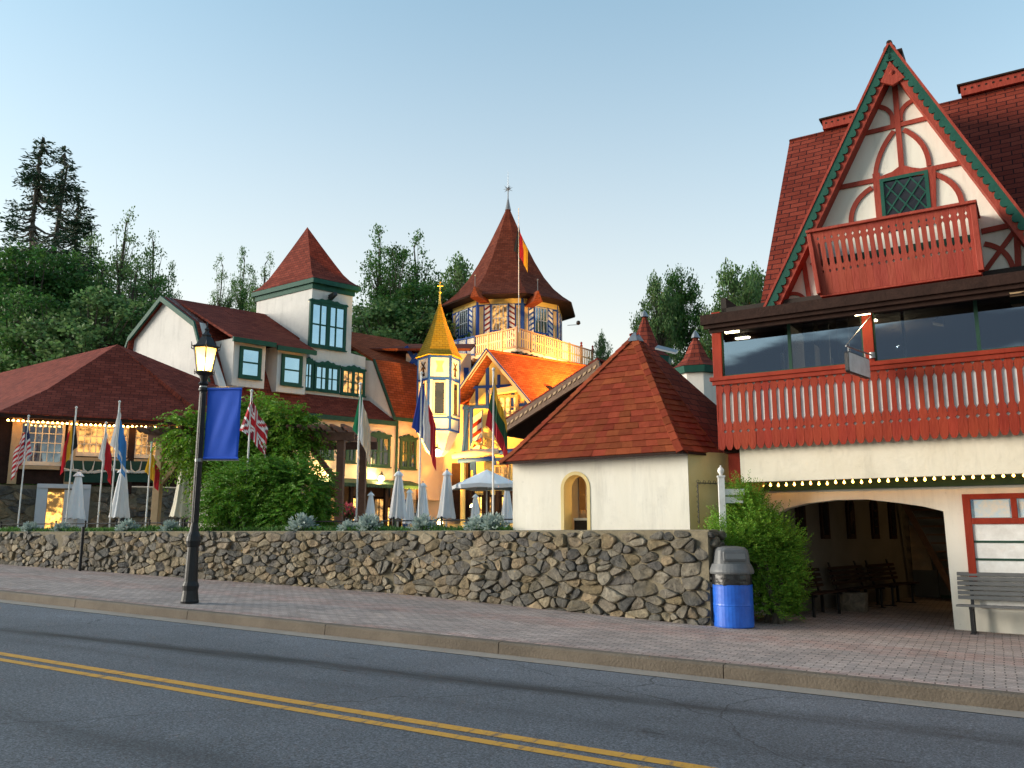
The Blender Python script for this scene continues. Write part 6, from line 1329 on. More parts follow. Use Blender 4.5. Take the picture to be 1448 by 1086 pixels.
# ================================================================== TRASH CAN
def ground_at(px, py):
    d = ray(px, py); t = -1
    z = 0.
    for _ in range(8): t = (z + .16 - 1.75) / d.z; q = EYE + d * t; z = gz(q.x)
    return EYE + d * t
TC = ground_at(1038, 886); sc_ = (TC - EYE).length / 1218.6; rT = 26.5 * sc_
t = thing('trash_can', 'blue drum trash can with grey domed swing lid and black liner beside the stone wall', 'trash can', TC)
def zc_(py): return ztop(TC, py) - TC.z
M['bluecan'] = mat('blue_enamel', (.008, .085, .48), .42, (.014, .14, .66), 5, .35, .15, 14, coat=.15); M['greyp'] = mat('grey_plastic', (.10, .105, .11), .5, (.14, .145, .15), 6, .5, .2, 40); M['bag'] = mat('black_bag', (.01, .01, .012), .28, (.02, .02, .022), 8, .5, .8, 14)
H1 = zc_(826)
b = MB(); b.lathe(TC, [(rT * .97, 0), (rT, .015), (rT, H1 * .50), (rT * 1.012, H1 * .52), (rT, H1 * .55), (rT, H1 * .97), (rT * 1.01, H1)], 36); b.build('drum', M['bluecan'], t, smooth=False, bevel=.003)
z0, z1 = H1 - .01, zc_(810); b = MB(); vs = []; n = 40; rr_ = [(1.0, z0), (1.02, z0 + (z1 - z0) * .5), (.98, z1)]; rn = random.Random(8)
vs = [TC + Vector(((r_ * rT + rn.uniform(-.012, .008)) * math.cos(2 * math.pi * k / n), (r_ * rT + rn.uniform(-.012, .008)) * math.sin(2 * math.pi * k / n), z)) for r_, z in rr_ for k in range(n)]
b.idx(vs, [(i * n + k, i * n + (k + 1) % n, (i + 1) * n + (k + 1) % n, (i + 1) * n + k) for i in range(2) for k in range(n)]); b.build('liner', M['bag'], t, smooth=True)
# lid: flared rim, then a rounded square hood
z2 = zc_(806); z3 = zc_(797); z4 = zc_(778); z5 = zc_(773)
b = MB(); b.lathe(TC, [(rT * 1.09, z1 - .01), (rT * 1.12, z1 + .02), (rT * 1.10, z2 + .01), (rT * .98, z3)], 36); rim = b.build('lid_rim', M['greyp'], t, smooth=False)
def sq(r_, z, p=4): 
    o = []
    for k in range(32): a = 2 * math.pi * k / 32 + R(29.2 - 45 + 45); c, s = math.cos(a - R(29.2)), math.sin(a - R(29.2)); m = (abs(c) ** p + abs(s) ** p) ** (-1 / p); lx_, ly_ = c * m * r_, s * m * r_ * .92; o.append(TC + cR * lx_ + Vector((cF.x, cF.y, 0)).normalized() * ly_ + Vector((0, 0, z)))
    return o
rings = [sq(rT * .90, z3 - .01, 3), sq(rT * .84, z3 + .1, 4), sq(rT * .78, z4, 5), sq(rT * .66, z5 - .01, 4), sq(rT * .3, z5 + .01, 3)]
b = MB(); vs = [p for r_ in rings for p in r_]; b.idx(vs, [(i * 32 + k, i * 32 + (k + 1) % 32, (i + 1) * 32 + (k + 1) % 32, (i + 1) * 32 + k) for i in range(4) for k in range(32)] + [tuple(range(128, 160))]); b.build('hood', M['greyp'], t, smooth=False, bevel=.004)
fw = -Vector((cF.x, cF.y, 0)).normalized(); ff = Fr(TC + fw * rT * .80, 29.2); b = MB(); zf0, zf1 = TC.z + z3 + .05, TC.z + z4 - .02
wv = rT * .58
b.box(ff, -wv, wv, -.025, .05, zf0, zf1); fr_o = b.build('flap_frame', M['greyp'], t, bevel=.01); b = MB(); b.hexa([ff.P(-wv + .03, -.035, zf0 + .03), ff.P(wv - .03, -.035, zf0 + .03), ff.P(wv - .03, 0, zf0 + .03), ff.P(-wv + .03, 0, zf0 + .03), ff.P(-wv + .03, -.028, zf1 - .03), ff.P(wv - .03, -.028, zf1 - .03), ff.P(wv - .03, 0, zf1 - .03), ff.P(-wv + .03, 0, zf1 - .03)]); b.build('flap', mat('grey_flap', (.17, .175, .18), .45), fr_o, bevel=.004)
# ================================================================== white fingerpost behind the can
SP = atY(1023, 14.85); SP.z = gz(SP.x) + .16
t = thing('fingerpost', 'white wooden fingerpost with ball finial behind the blue trash can', 'sign post', SP); zz = ztop(SP, 660); b = MB(); s2 = .055
FS = Fr(SP, 20); zk_ = ztop(SP, 675)
b.box(FS, -s2, s2, -s2, s2, SP.z, zk_); b.box(FS, -s2 * 1.25, s2 * 1.25, -s2 * 1.25, s2 * 1.25, zk_, zk_ + .03); b.build('post', M['white'], t, bevel=.006)
b = MB(); b.lathe((SP.x, SP.y, zk_ + .03), [(.03, 0), (.025, .02), (.055, .06), (.06, .09), (.045, .13), (.015, .15), (.012, .18)], 12); b.build('ball_finial', M['white'], t, smooth=True)
for k, py in enumerate((696, 707)): z_ = ztop(SP, py); b = MB(); b.box(FS, s2, s2 + (.33 if k == 0 else .30), -.02, .02, z_ - .055, z_ + .055); b.build('arm_board', M['white'], t, bevel=.004)
# wrought iron hanger on the kiosk side wall
b = MB(); h0 = KF.P(.02, -.02, 0); zq = [ztop(h0, v) for v in (683, 740)]
c1 = KF.P(.10, .05, 0); c2 = KF.P(.62, .75, 0)
pts = [c1 + Vector((0, 0, zq[0])) + KF.u * .06, c2 + Vector((0, 0, zq[0])) + KF.u * .08]; b.tube(pts, .010, 5); b.tube([pts[0], pts[0] + Vector((0, 0, zq[1] - zq[0]))], .010, 5)
for i in range(9):
    f = i / 8; p = pts[0].lerp(pts[1], f) ; b.tube([p + Vector((0, 0, .0)), p + Vector((0.02, 0, .05)), p + Vector((.05, 0, .03)), p + Vector((.04, 0, -.03))], .006, 4)
    p = pts[0] + Vector((0, 0, (zq[1] - zq[0]) * f)); b.tube([p, p + Vector((-.03, 0, .03)), p + Vector((.01, 0, .06))], .006, 4)
tag(b.build('iron_hanger', M['black']), 'rusty wrought iron vine bracket on the yellowish kiosk side wall', 'bracket')
# ================================================================== BENCHES
M['slat'] = mat('grey_recycled_slat', (.085, .088, .09), .6, (.13, .13, .13), 8, .5, .2, 50)
def bench(label, p, ang, L_=1.83, m='slat', group=None, h=.46):
    f = Fr(p, ang); t = thing('bench', label, 'bench', p, group); z = p.z
    b = MB(); 
    for i in range(4): b.box(f, 0, L_, .0 + i * .115, .10 + i * .115, z + h - .03 - .006 * i, z + h - .006 * i)
    b.build('seat', M[m], t, bevel=.006)
    b = MB()
    for i in range(6 if m == 'slat' else 4):
        y = .46 + i * .022; zz = z + h + .06 + i * .075 * (1 if m == 'slat' else 1.3); b.hexa([f.P(0, y, zz), f.P(L_, y, zz), f.P(L_, y + .03, zz), f.P(0, y + .03, zz), f.P(0, y + .016, zz + .06), f.P(L_, y + .016, zz + .06), f.P(L_, y + .046, zz + .06), f.P(0, y + .046, zz + .06)])
    b.build('backrest', M[m], t, bevel=.005)
    for x in (.18, L_ - .22):
        b = MB(); b.box(f, x, x + .05, .08, .12, z, z + h - .03); b.box(f, x, x + .05, .40, .45, z, z + h - .03); b.hexa([f.P(x, .44, z + h - .05), f.P(x + .05, .44, z + h - .05), f.P(x + .05, .485, z + h - .05), f.P(x, .485, z + h - .05), f.P(x, .62, z + h + .5), f.P(x + .05, .62, z + h + .5), f.P(x + .05, .65, z + h + .5), f.P(x, .65, z + h + .5)]); b.box(f, x, x + .05, .02, .50, z + h - .07, z + h - .035); b.box(f, x - .01, x + .06, .04, .48, z, z + .02)
        b.build('leg', M['black'], t)
    return t
bp_ = ground_at(1355, 893); q = A._loc(bp_)
bench('grey slatted bench against the cream wall below the red framed shop window', A.P(hA(1352, 860, .45)[0], .45, gz(-.3) + .16), -3, 1.9)
PS = lambda px, dpt: (lambda x_: A.P(x_, dpt, gz(-2) + .16))(hA(px, 860, dpt)[0])
SB = lambda px: SW.P(SW.h(px, 842, -.75)[0], -.75, pz)
bench('weathered slatted bench just inside the arch behind the evergreen bush', SB(1150), SW.a, 1.5, 'brownd2' if False else 'brownd', 'benches in the arched passage')
bench('dark wooden bench with a light seat edge in the middle of the passage', SB(1212), SW.a, 1.7, 'brownd', 'benches in the arched passage')
bench('farthest dark wooden bench deep inside the arched passage', SB(1264), SW.a, 1.6, 'brownd', 'benches in the arched passage') 
b = MB(); rn = random.Random(4); p = PS(1205, 3.3); b.prism([p + Vector((.3 * math.cos(a) * (1 + .12 * rn.random()), .22 * math.sin(a) * (1 + .12 * rn.random()), 0)) for a in [k * .7 for k in range(9)]], (0.02, 0, .38)); tag(b.build('stone_block', M['stone'], bevel=.03), 'rough brown stone block between the first two passage benches', 'stone')
st = MB(); p0 = A.h(1315, 800, 8.2)[0]
SX = A.P(A.h(1348, 800, 7.6)[0], 7.6, pz); 
tstr = thing('staircase', 'dark open wooden stair rising at the far right end of the passage', 'stairs', SX); b = MB(); fS = Fr(SX, -3)
for i in range(11): b.box(fS, .0 - i * .09, .9 - i * .09, i * .02, .25 + i * .02, pz + .3 + i * .2, pz + .34 + i * .2)
b.build('treads', M['brown'], tstr); b = MB(); b.strip(fS, [(.0, pz + .1), (-1.05, pz + 2.5)], .14, -.05, 0); b.strip(fS, [(.95, pz + .1), (-.05, pz + 2.5)], .14, -.05, 0); b.build('stringers', M['brown'], tstr)
l = bpy.data.lights.new('passage_fill_light', 'POINT'); l.energy = 3.5; l.color = (1, .6, .25); l.shadow_soft_size = .1; lo = bpy.data.objects.new('passage_fill_light', l); col.objects.link(lo)  # added light, kept out of sight, for the plank door and stair
tl_ = thing('passage_fill_lantern', 'added warm fill lantern hidden high in the far passage by the stair', 'lamp', A.P(xRp + 1.3, PB - 3.2, 2.2)); lo.parent = tl_; lo.location = (0, 0, -.2); b = MB(); b.lathe(parent_loc(tl_), [(.05, -.08), (.08, 0), (.03, .1)], 8); b.build('glass', M['lampglow'], tl_); b = MB(); b.tube([parent_loc(tl_) + Vector((0, 0, .1)), parent_loc(tl_) + Vector((0, 0, .43))], .01, 5); b.build('rod', M['black'], tl_)
# ================================================================== TERRACE EDGE: railing
rl_ = thing('terrace_railing', 'low black iron railing along the planted terrace edge behind the stone wall', 'railing', (-11, 16.4, TZ)); b = MB()
def edge(x, off): return wally(x) + off
xs_e = [-30 + 1.45 * i for i in range(16)]; xend = KF.P(kx0 - .1, 0, 0).x; xs_e = [x for x in xs_e if x < xend] + [xend]
for x, x2 in zip(xs_e, xs_e[1:]):
    for z_ in (.68, .30): b.tube([(x, edge(x, 1.15), TZ + z_), (x2, edge(x2, 1.15), TZ + z_)], .018, 6)
    n = 5
b.build('rails', M['black'], rl_)
pr_ = MB(); 
for x in xs_e:
    pr_ = MB(); pr_.tube([(x, edge(x, 1.15), TZ - .1), (x, edge(x, 1.15), TZ + .72)], .028, 8); pr_.lathe((x, edge(x, 1.15), TZ + .72), [(.02, 0), (.035, .03), (.01, .06)], 8); pr_.build('post', M['black'], rl_)
# ================================================================== UMBRELLAS
M['canvas'] = mat('white_canvas', (.84, .85, .86), .85, (.9, .9, .9), 5, .5, .2, 40); M['canvas2'] = mat('cream_canvas', (.78, .72, .56), .85, (.85, .80, .66), 5, .5, .2, 40)
def closed_umbrella(mt, h=2.62):
    t = thing('closed_umbrella', 'x', 'umbrella'); b = MB(); b.tube([(0, 0, 0), (0, 0, h)], .025, 8); b.build('pole', M['white'], t)
    b = MB(); n = 32; prof = [(.03, h - .02), (.055, h - .10), (.085, h - .22), (.09, h - .30), (.11, h - .45), (.155, h - .9), (.19, h - 1.3), (.235, h - 1.62), (.24, h - 1.70)]; vs = []
    for j, (r_, z) in enumerate(prof):
        for k_ in range(n): a = 2 * math.pi * k_ / n; f = 1 + (.16 * math.cos(a * 8 + j * .12)) * min(1, j / 3); vs.append((r_ * f * math.cos(a), r_ * f * math.sin(a), z + (.03 * math.cos(a * 8) if j == len(prof) - 1 else 0)))
    b.idx(vs, [(i * n + k_, i * n + (k_ + 1) % n, (i + 1) * n + (k_ + 1) % n, (i + 1) * n + k_) for i in range(len(prof) - 1) for k_ in range(n)]); b.build('canopy', M[mt], t, smooth=True)
    b = MB(); vs = []; pf = [(.035, h), (.10, h - .09), (.135, h - .17)]
    for j, (r_, z) in enumerate(pf):
        for k_ in range(n): a = 2 * math.pi * k_ / n; f = 1 + .15 * math.cos(a * 8) * j / 2; vs.append((r_ * f * math.cos(a), r_ * f * math.sin(a), z))
    b.idx(vs, [(i * n + k_, i * n + (k_ + 1) % n, (i + 1) * n + (k_ + 1) % n, (i + 1) * n + k_) for i in range(2) for k_ in range(n)]); b.build('vent_cap', M[mt], t, smooth=True)
    b = MB(); b.lathe((0, 0, h), [(.02, 0), (.035, .03), (.01, .08)], 8); b.build('finial', M['grey'], t)
    b = MB(); b.lathe((0, 0, 0), [(.28, 0), (.28, .06), (.06, .08), (.05, .3)], 12); b.build('base', M['greyp'], t); return t
pw_ = closed_umbrella('canvas'); pc_ = closed_umbrella('canvas2')
ul = [(104, 664, 0, 'closed white umbrella in front of the pale blue restaurant door'), (167, 658, 0, 'closed white umbrella beside the flag of white and light blue'), (254, 655, 1, 'closed cream umbrella just left of the street lamp'),
      (509, 688, 0, 'small closed white umbrella right of the flag of green, white and orange'), (523, 694, 0, 'shorter closed white umbrella, second right of the green, white and orange flag'), (562, 663, 0, 'tall closed white umbrella below the wall lamp of the peach house'), (578, 690, 0, 'small closed white umbrella between the peach house and the tricolour flag'),
      (597, 680, 0, 'closed white umbrella directly below the blue, white and red flag'), (631, 662, 0, 'largest closed white umbrella, just below the oriel turret'), (672, 697, 0, 'small far closed white umbrella under the open umbrella'), (717, 685, 0, 'closed white umbrella against the left corner of the kiosk')]
used = set()
for px, py, kd, lb_ in ul:
    src = pc_ if kd else pw_
    if src.name in used: o = copy_tree(src)
    else: o = src; used.add(src.name)
    D = (TZ + 2.7 - 1.75) * 1218.6 / (755 - py) ; D = min(D, 37.5); p = atD(px, D, TZ); o.location = p; hN = ztop(p, py) - TZ; s = hN / 2.7; o.scale = (s * 1.3, s * 1.3, s); o['label'] = lb_; o['group'] = 'closed patio umbrellas on the terrace'; o.rotation_euler.z = px * .7
# open umbrella
p = atD(688, 31, TZ); zt_u = ztop(p, 664); t = thing('open_umbrella', 'open pale blue-white patio umbrella at the left of the kiosk', 'umbrella', p); b = MB(); b.tube([p, (p.x, p.y, zt_u)], .025, 8); b.build('pole', M['white'], t)
b = MB(); rU = 1.32; n = 6; ze_u = ztop(p, 687)
ring = [Vector((p.x + rU * math.cos(2 * math.pi * k_ / n + .3), p.y + rU * math.sin(2 * math.pi * k_ / n + .3), ze_u)) for k_ in range(n)]
for i in range(n):
    a, c = ring[i], ring[(i + 1) % n]; m_ = (a + c) / 2 + Vector((0, 0, .05)); top = Vector((p.x, p.y, zt_u)); b.face([a, m_, top]); b.face([m_, c, top]); b.face([a, m_, m_ + Vector((0, 0, -.14)), a + Vector((0, 0, -.14))]); b.face([m_, c, c + Vector((0, 0, -.14)), m_ + Vector((0, 0, -.14))])
b.build('canopy', M['canvas'], t, fix=False)
b = MB()
for r_ in ring: b.tube([r_ + Vector((0, 0, -.02)), (p.x, p.y, zt_u - .03)], .012, 4)
b.build('ribs', M['white'], t)
# ================================================================== FLAGS
FC = {n: mat('flag_' + n, c, .8, tuple(min(1, x * 1.15) for x in c), 6, .5, .1, 60, trans=.25) for n, c in dict(red=(.48, .02, .03), white=(.72, .72, .72), blue=(.02, .05, .30), navy=(.012, .018, .09), sky=(.06, .26, .62), yellow=(.72, .42, .03), black=(.015, .015, .015), green=(.02, .22, .10), dgreen=(.02, .09, .04), orange=(.66, .48, .30), maroon=(.24, .012, .03), cream=(.66, .54, .40)).items()}
def flag(px, ytop, py_flag, ybot, fn, cols, label, w=.42, off=1.9, side=1, pole=True, base=None, drape=.46, Yp=None, pname='flagpole'):
    Yp = Yp if Yp is not None else None
    x_ = atY(px, 16.8).x; p = atY(px, wally(x_) + off, TZ) if base is None else base
    w *= 1.75; zt_ = ztop(p, ytop); z1 = ztop(p, py_flag); z0 = ztop(p, ybot); t = thing('flag', label, 'flag', p, 'national flags on the terrace' if base is None else None)
    b = MB(); b.tube([p, (p.x, p.y, zt_)], .024, 8); po = b.build('pole', M['white'], t); b = MB(); b.lathe((p.x, p.y, zt_), [(.015, 0), (.04, .03), (.045, .05), (.01, .09)], 8); b.build('ball', M['white'], po)
    nx, nz = 18, 30; Ht_ = z1 - z0; hoist = Ht_ * (1 - drape); b = MB(); rn = random.Random(px); ph = rn.uniform(0, 6)
    vs = []; bb = cR * side
    for j in range(nz + 1):
        for i in range(nx + 1):
            s, v = i / nx, j / nz; xo = w * (s ** .75) * (.25 + .75 * min(1, (v + s) * .9)) - .40 * w * min(1, v + s); zz = z1 - v * hoist - Ht_ * drape * s ** 1.15
            yo = .055 * math.sin(s * 15 + ph + v * 1.2) * (s ** .5) + .03 * math.sin(s * 31 + ph); xo += .02 * math.sin(s * 15 + ph + v * 2 + 1.5) * s
            vs.append(Vector((p.x, p.y, zz)) + bb * (.026 + xo) + Vector((-cF.x, -cF.y, 0)) * yo)
    names = list(dict.fromkeys(cols)); 
    for j in range(nz):
        for i in range(nx):
            b.cur = names.index(fn((i + .5) / nx, (j + .5) / nz)); pass
            i0 = j * (nx + 1) + i; b.v += [] ; b.f.append([i0, i0 + 1, i0 + nx + 2, i0 + nx + 1]); b.m[len(b.f) - 1] = b.cur
    b.v = vs; o = b.build('cloth', [FC[n] for n in names], t, smooth=True, fix=False)
    return t
vstr = lambda *c: (lambda s, v: c[min(len(c) - 1, int(s * len(c)))])
hstr = lambda *c: (lambda s, v: c[min(len(c) - 1, int(v * len(c)))])
def us(s, v): return 'navy' if (s < .42 and v < .54) else ('red' if int(v * 13) % 2 == 0 else 'white')
def uk(s, v):
    a, c = abs(s - .5), abs(v - .5)
    if a < .07 or c < .1: return 'red'
    if a < .13 or c < .17: return 'white'
    d = abs(a - c); return 'red' if d < .05 else ('white' if d < .13 else 'maroon')
flag(24, 590, 594, 683, us, ['navy', 'red', 'white'], 'flag with red and white stripes and dark blue corner at the far left', .34, side=-1)
flag(92, 578, 584, 672, vstr('black', 'yellow', 'red'), ['black', 'yellow', 'red'], 'black, yellow and red drooping flag beside the multi-pane restaurant window', .27, side=-1)
flag(137, 600, 604, 686, lambda s, v: 'white' if s < .45 else 'red', ['white', 'red'], 'white and red drooping flag left of the light blue one', .26)
flag(154, 570, 574, 678, lambda s, v: 'white' if s < .42 or (.0 < v - .75 < .12) else 'sky', ['white', 'sky'], 'white and light blue drooping flag, tallest of those before the restaurant', .30, side=1)
flag(205, 628, 632, 698, lambda s, v: 'yellow' if s < .62 else 'red', ['yellow', 'red'], 'yellow and red drooping flag by the left pergola post', .26)
flag(345, 555, 558, 652, uk, ['red', 'white', 'maroon'], 'dark red, white and red crossed flag behind the blue banner', .44, off=.85)
flag(503, 545, 549, 660, lambda s, v: 'green' if s < .26 else ('white' if s < .5 else 'cream'), ['green', 'white', 'cream'], 'green, white and pale orange drooping flag in front of the white house', .28)
flag(592, 530, 534, 666, vstr('blue', 'white', 'red'), ['blue', 'white', 'red'], 'blue, white and red drooping flag in front of the steep orange roof', .36)
flag(697, 525, 532, 662, lambda s, v: 'yellow' if v < .3 else ('dgreen' if v < .66 else 'red'), ['yellow', 'dgreen', 'red'], 'yellow, green and red drooping flag before the yellow gable', .30, side=1)
pb2 = atD(734, 55.2); pb2.z = ztop(pb2, 470)
flag(734, 296, 318, 386, vstr('black', 'red', 'yellow'), ['black', 'red', 'yellow'], 'black, red and gold flag on the tall pole at the tower balcony corner', .55, base=pb2)
# ================================================================== PERGOLA
M['perg'] = mat('stained_pergola_timber', (.11, .045, .025), .65, (.19, .085, .05), 7, .5, .4, 30); 
PG = Fr(atD(482, 26.3), 24); pg = thing('pergola', 'brown timber pergola with scrolled rafter ends carrying the climbing vine', 'pergola', PG.P(-2, 1, TZ)); ph_ = PG.h
xr = ph_(482, 650)[0]; xl_ = ph_(226, 650)[0]; zbm = ph_(470, 620)[1]
for x in (xl_, xr):
    for y in (0, 2.6):
        b = MB(); b.box(PG, x - .11, x + .11, y - .11, y + .11, TZ, zbm); b.build('post', M['perg'] if x == xr else M['tan'], pg, bevel=.01)
b = MB(); b.box(PG, xl_ - .35, xr + .45, -.19, -.11, zbm - .08, zbm + .17); b.build('beam', M['perg'], pg); b = MB(); b.box(PG, xl_ - .35, xr + .45, 2.7, 2.78, zbm - .08, zbm + .17); b.build('beam', M['perg'], pg)
n = int((xr - xl_ + .8) / .34)
for i in range(n + 1):
    x = xl_ - .4 + i * .34; b = MB(); fR = Fr(PG.P(x, 0, 0), 0); fR.u = PG.v; fR.v = PG.u
    b.pprism(fR, [(-.85, zbm + .26), (-.85, zbm + .34), (-.72, zbm + .36), (3.3, zbm + .36), (3.3, zbm + .172), (-.3, zbm + .172), (-.45, zbm + .21), (-.6, zbm + .17), (-.72, zbm + .22)], 0, .07); b.build('rafter', M['perg'], pg)
for x, s in ((xr, -1), (xl_, 1)):
    b = MB(); b.strip(PG, [(x + s * .1, zbm - 1.35), (x + s * 1.15, zbm - .05)], .15, -.07, .07); b.build('brace', M['perg'] if x == xr else M['tan'], pg)
# ================================================================== PLANTS
def leafmat(n, c, c2, nscale=.6, trans=.35, island=.3, rough=.6): return mat(n, c, rough, c2, nscale, .6, 0, trans=trans, island=island, spec=.25)
M['leaf_dark'] = leafmat('dark_foliage', (.020, .070, .013), (.085, .20, .042), .45)
M['leaf_mid'] = leafmat('mid_foliage', (.055, .135, .030), (.10, .22, .05), .3)
M['leaf_light'] = leafmat('light_foliage', (.09, .17, .055), (.15, .26, .085), .4)
M['leaf_vine'] = leafmat('vine_foliage', (.09, .20, .014), (.20, .36, .032), 1.6)
M['leaf_bush'] = leafmat('bush_foliage', (.06, .165, .014), (.15, .32, .034), 1.8)
M['leaf_juniper'] = leafmat('juniper_foliage', (.05, .15, .012), (.24, .44, .04), 3.5, .25)
M['leaf_silver'] = leafmat('silver_foliage', (.30, .38, .35), (.46, .54, .50), 5, .2, .15)
M['bark'] = mat('bark', (.05, .04, .03), .9, (.11, .09, .07), 6, .6, .8, 25)
M['needle'] = leafmat('pine_foliage', (.016, .042, .018), (.032, .070, .028), .3, .15)
def leaves(name, quads, m, parent=None):
    me = bpy.data.meshes.new(name); vs = [c for q in quads for c in q]; me.from_pydata(vs, [], [tuple(range(4 * i, 4 * i + 4)) for i in range(len(quads))]); me.materials.append(m)
    o = bpy.data.objects.new(name, me); col.objects.link(o)
    if parent: o.parent = parent
    return o
def leafquad(rn, p, L_, W_, d=None, droop=.0):
    if d is None: d = Vector((rn.gauss(0, 1), rn.gauss(0, 1), rn.gauss(0, .7) + .1))
    d = d.normalized(); s = d.cross(Vector((rn.gauss(0, 1), rn.gauss(0, 1), rn.gauss(0, 1)))).normalized()
    m = p + d * L_ * .5; e = p + d * L_ + Vector((0, 0, -droop * L_))
    return (tuple(p), tuple(m + s * W_ * .5), tuple(e), tuple(m - s * W_ * .5))
def tree_proto(kind, seed, mat_, h=14., w=7., nclump=95, leaf=.26, per=75):
    rn = random.Random(seed); t = thing('tree', 'x', 'tree'); b = MB(); trunk_h = h * (.95 if kind != 'round' else .7)
    tx_ = [Vector((rn.uniform(-.02, .02) * h * (i / 5), rn.uniform(-.02, .02) * h * (i / 5), trunk_h * i / 5)) for i in range(6)]
    b.tube(tx_, [h * .022 * (1 - .85 * i / 5) for i in range(6)], 8); Q = []; 
    cl = []
    for i in range(nclump):
        f = rn.random() ** .85
        if kind == 'poplar':      # several upright plumes
            k_ = i % 6; a0_ = k_ * 1.05 + seed; base_r = w * .33 * (k_ > 0); top = h * (.72 + .28 * ((k_ * 37 + seed * 13) % 10) / 10) if k_ else h
            z = h * .15 + (top - h * .15) * f; r_ = w * .22 * (1 - f) ** .45 + .45; c = Vector((math.cos(a0_) * base_r * (1 - .25 * f), math.sin(a0_) * base_r * (1 - .25 * f), z)); c += Vector((rn.gauss(0, r_ * .55), rn.gauss(0, r_ * .55), 0)); cr_ = .42 + .42 * (1 - f)
        elif kind == 'pine':
            z = h * (.18 + .80 * f); R_ = w * .5 * (1 - f) ** .7 * (.6 + .4 * rn.random()) + .1; a = rn.uniform(0, 6.28); c = Vector((math.cos(a) * R_, math.sin(a) * R_, z)); cr_ = .30 + .6 * (1 - f)
        else:
            a = rn.uniform(0, 6.28); el = rn.uniform(-.5, 1.5); rr2 = (.55 + .5 * rn.random()); c = Vector((math.cos(a) * math.cos(el) * w * .5 * rr2, math.sin(a) * math.cos(el) * w * .5 * rr2, h * .60 + math.sin(el) * h * .38 * rr2)); cr_ = .35 + .45 * rn.random()
        cr_ *= h / 14; cl.append((c, cr_))
        # limb to the clump
        st_ = tx_[min(5, int(max(.15, (c.z - .22 * math.hypot(c.x, c.y) * 2) / trunk_h) * 5))] if kind != 'pine' else Vector((0, 0, c.z + .2)); m_ = st_.lerp(c, .5) + Vector((0, 0, -.1 * (c - st_).length))
        b.tube([st_, m_, c], [.05 * h / 14 * (1.4), .035 * h / 14, .012], 4, cap=False)
        for j in range(int(per * (.6 + .8 * rn.random()) * min(1.6, cr_ ** 1.2 + .35))):
            g_ = Vector((rn.gauss(0, 1), rn.gauss(0, 1), rn.gauss(0, .62 if kind != 'pine' else .22))) * cr_ * .50; 
            ls = leaf * rn.uniform(.6, 1.35); d = None
            if kind == 'pine': d = Vector((c.x, c.y, rn.uniform(-.6, .5) * max(.4, math.hypot(c.x, c.y)))) + Vector((rn.gauss(0, .5), rn.gauss(0, .5), 0)); ls *= 1.5
            Q.append(leafquad(rn, c + g_, ls, ls * (.75 if kind != 'pine' else .22), d))
    b.build('trunk', M['bark'], t); leaves('crown', Q, mat_, t); return t
P1 = tree_proto('poplar', 1, M['leaf_mid'], 14, 6.0, 300, .14, 75)
P2 = tree_proto('poplar', 2, M['leaf_light'], 14, 5.2, 280, .13, 85)
P3 = tree_proto('pine', 3, M['needle'], 16, 5.4, 150, .18, 52)
P4 = tree_proto('round', 4, M['leaf_dark'], 12, 6.6, 300, .15, 110)
P5 = tree_proto('round', 5, M['leaf_light'], 10, 6.4, 230, .14, 90)
P6 = tree_proto('poplar', 6, M['leaf_dark'], 14, 6.0, 320, .15, 85)
usedt = set()
def plant_tree(proto, px, D, ytop, label, wide=None, sink=0., group='trees behind the village'):
    o = proto if proto.name not in usedt else copy_tree(proto); usedt.add(proto.name)
    p = atD(px, D); p.z = gz(p.x) - .1 + hill(p.x, p.y) - .3; H0 = ztop(p, ytop) - p.z; base_h = {P1: 14, P2: 14, P3: 16, P4: 11.7, P5: 9.8, P6: 14}[proto]
    s = H0 / base_h; o.location = p; o.scale = (s * (wide or 1), s * (wide or 1), s); o.rotation_euler.z = (px * 1.37) % 6.28; o['label'] = label; o['group'] = group; o['category'] = 'tree'; return o
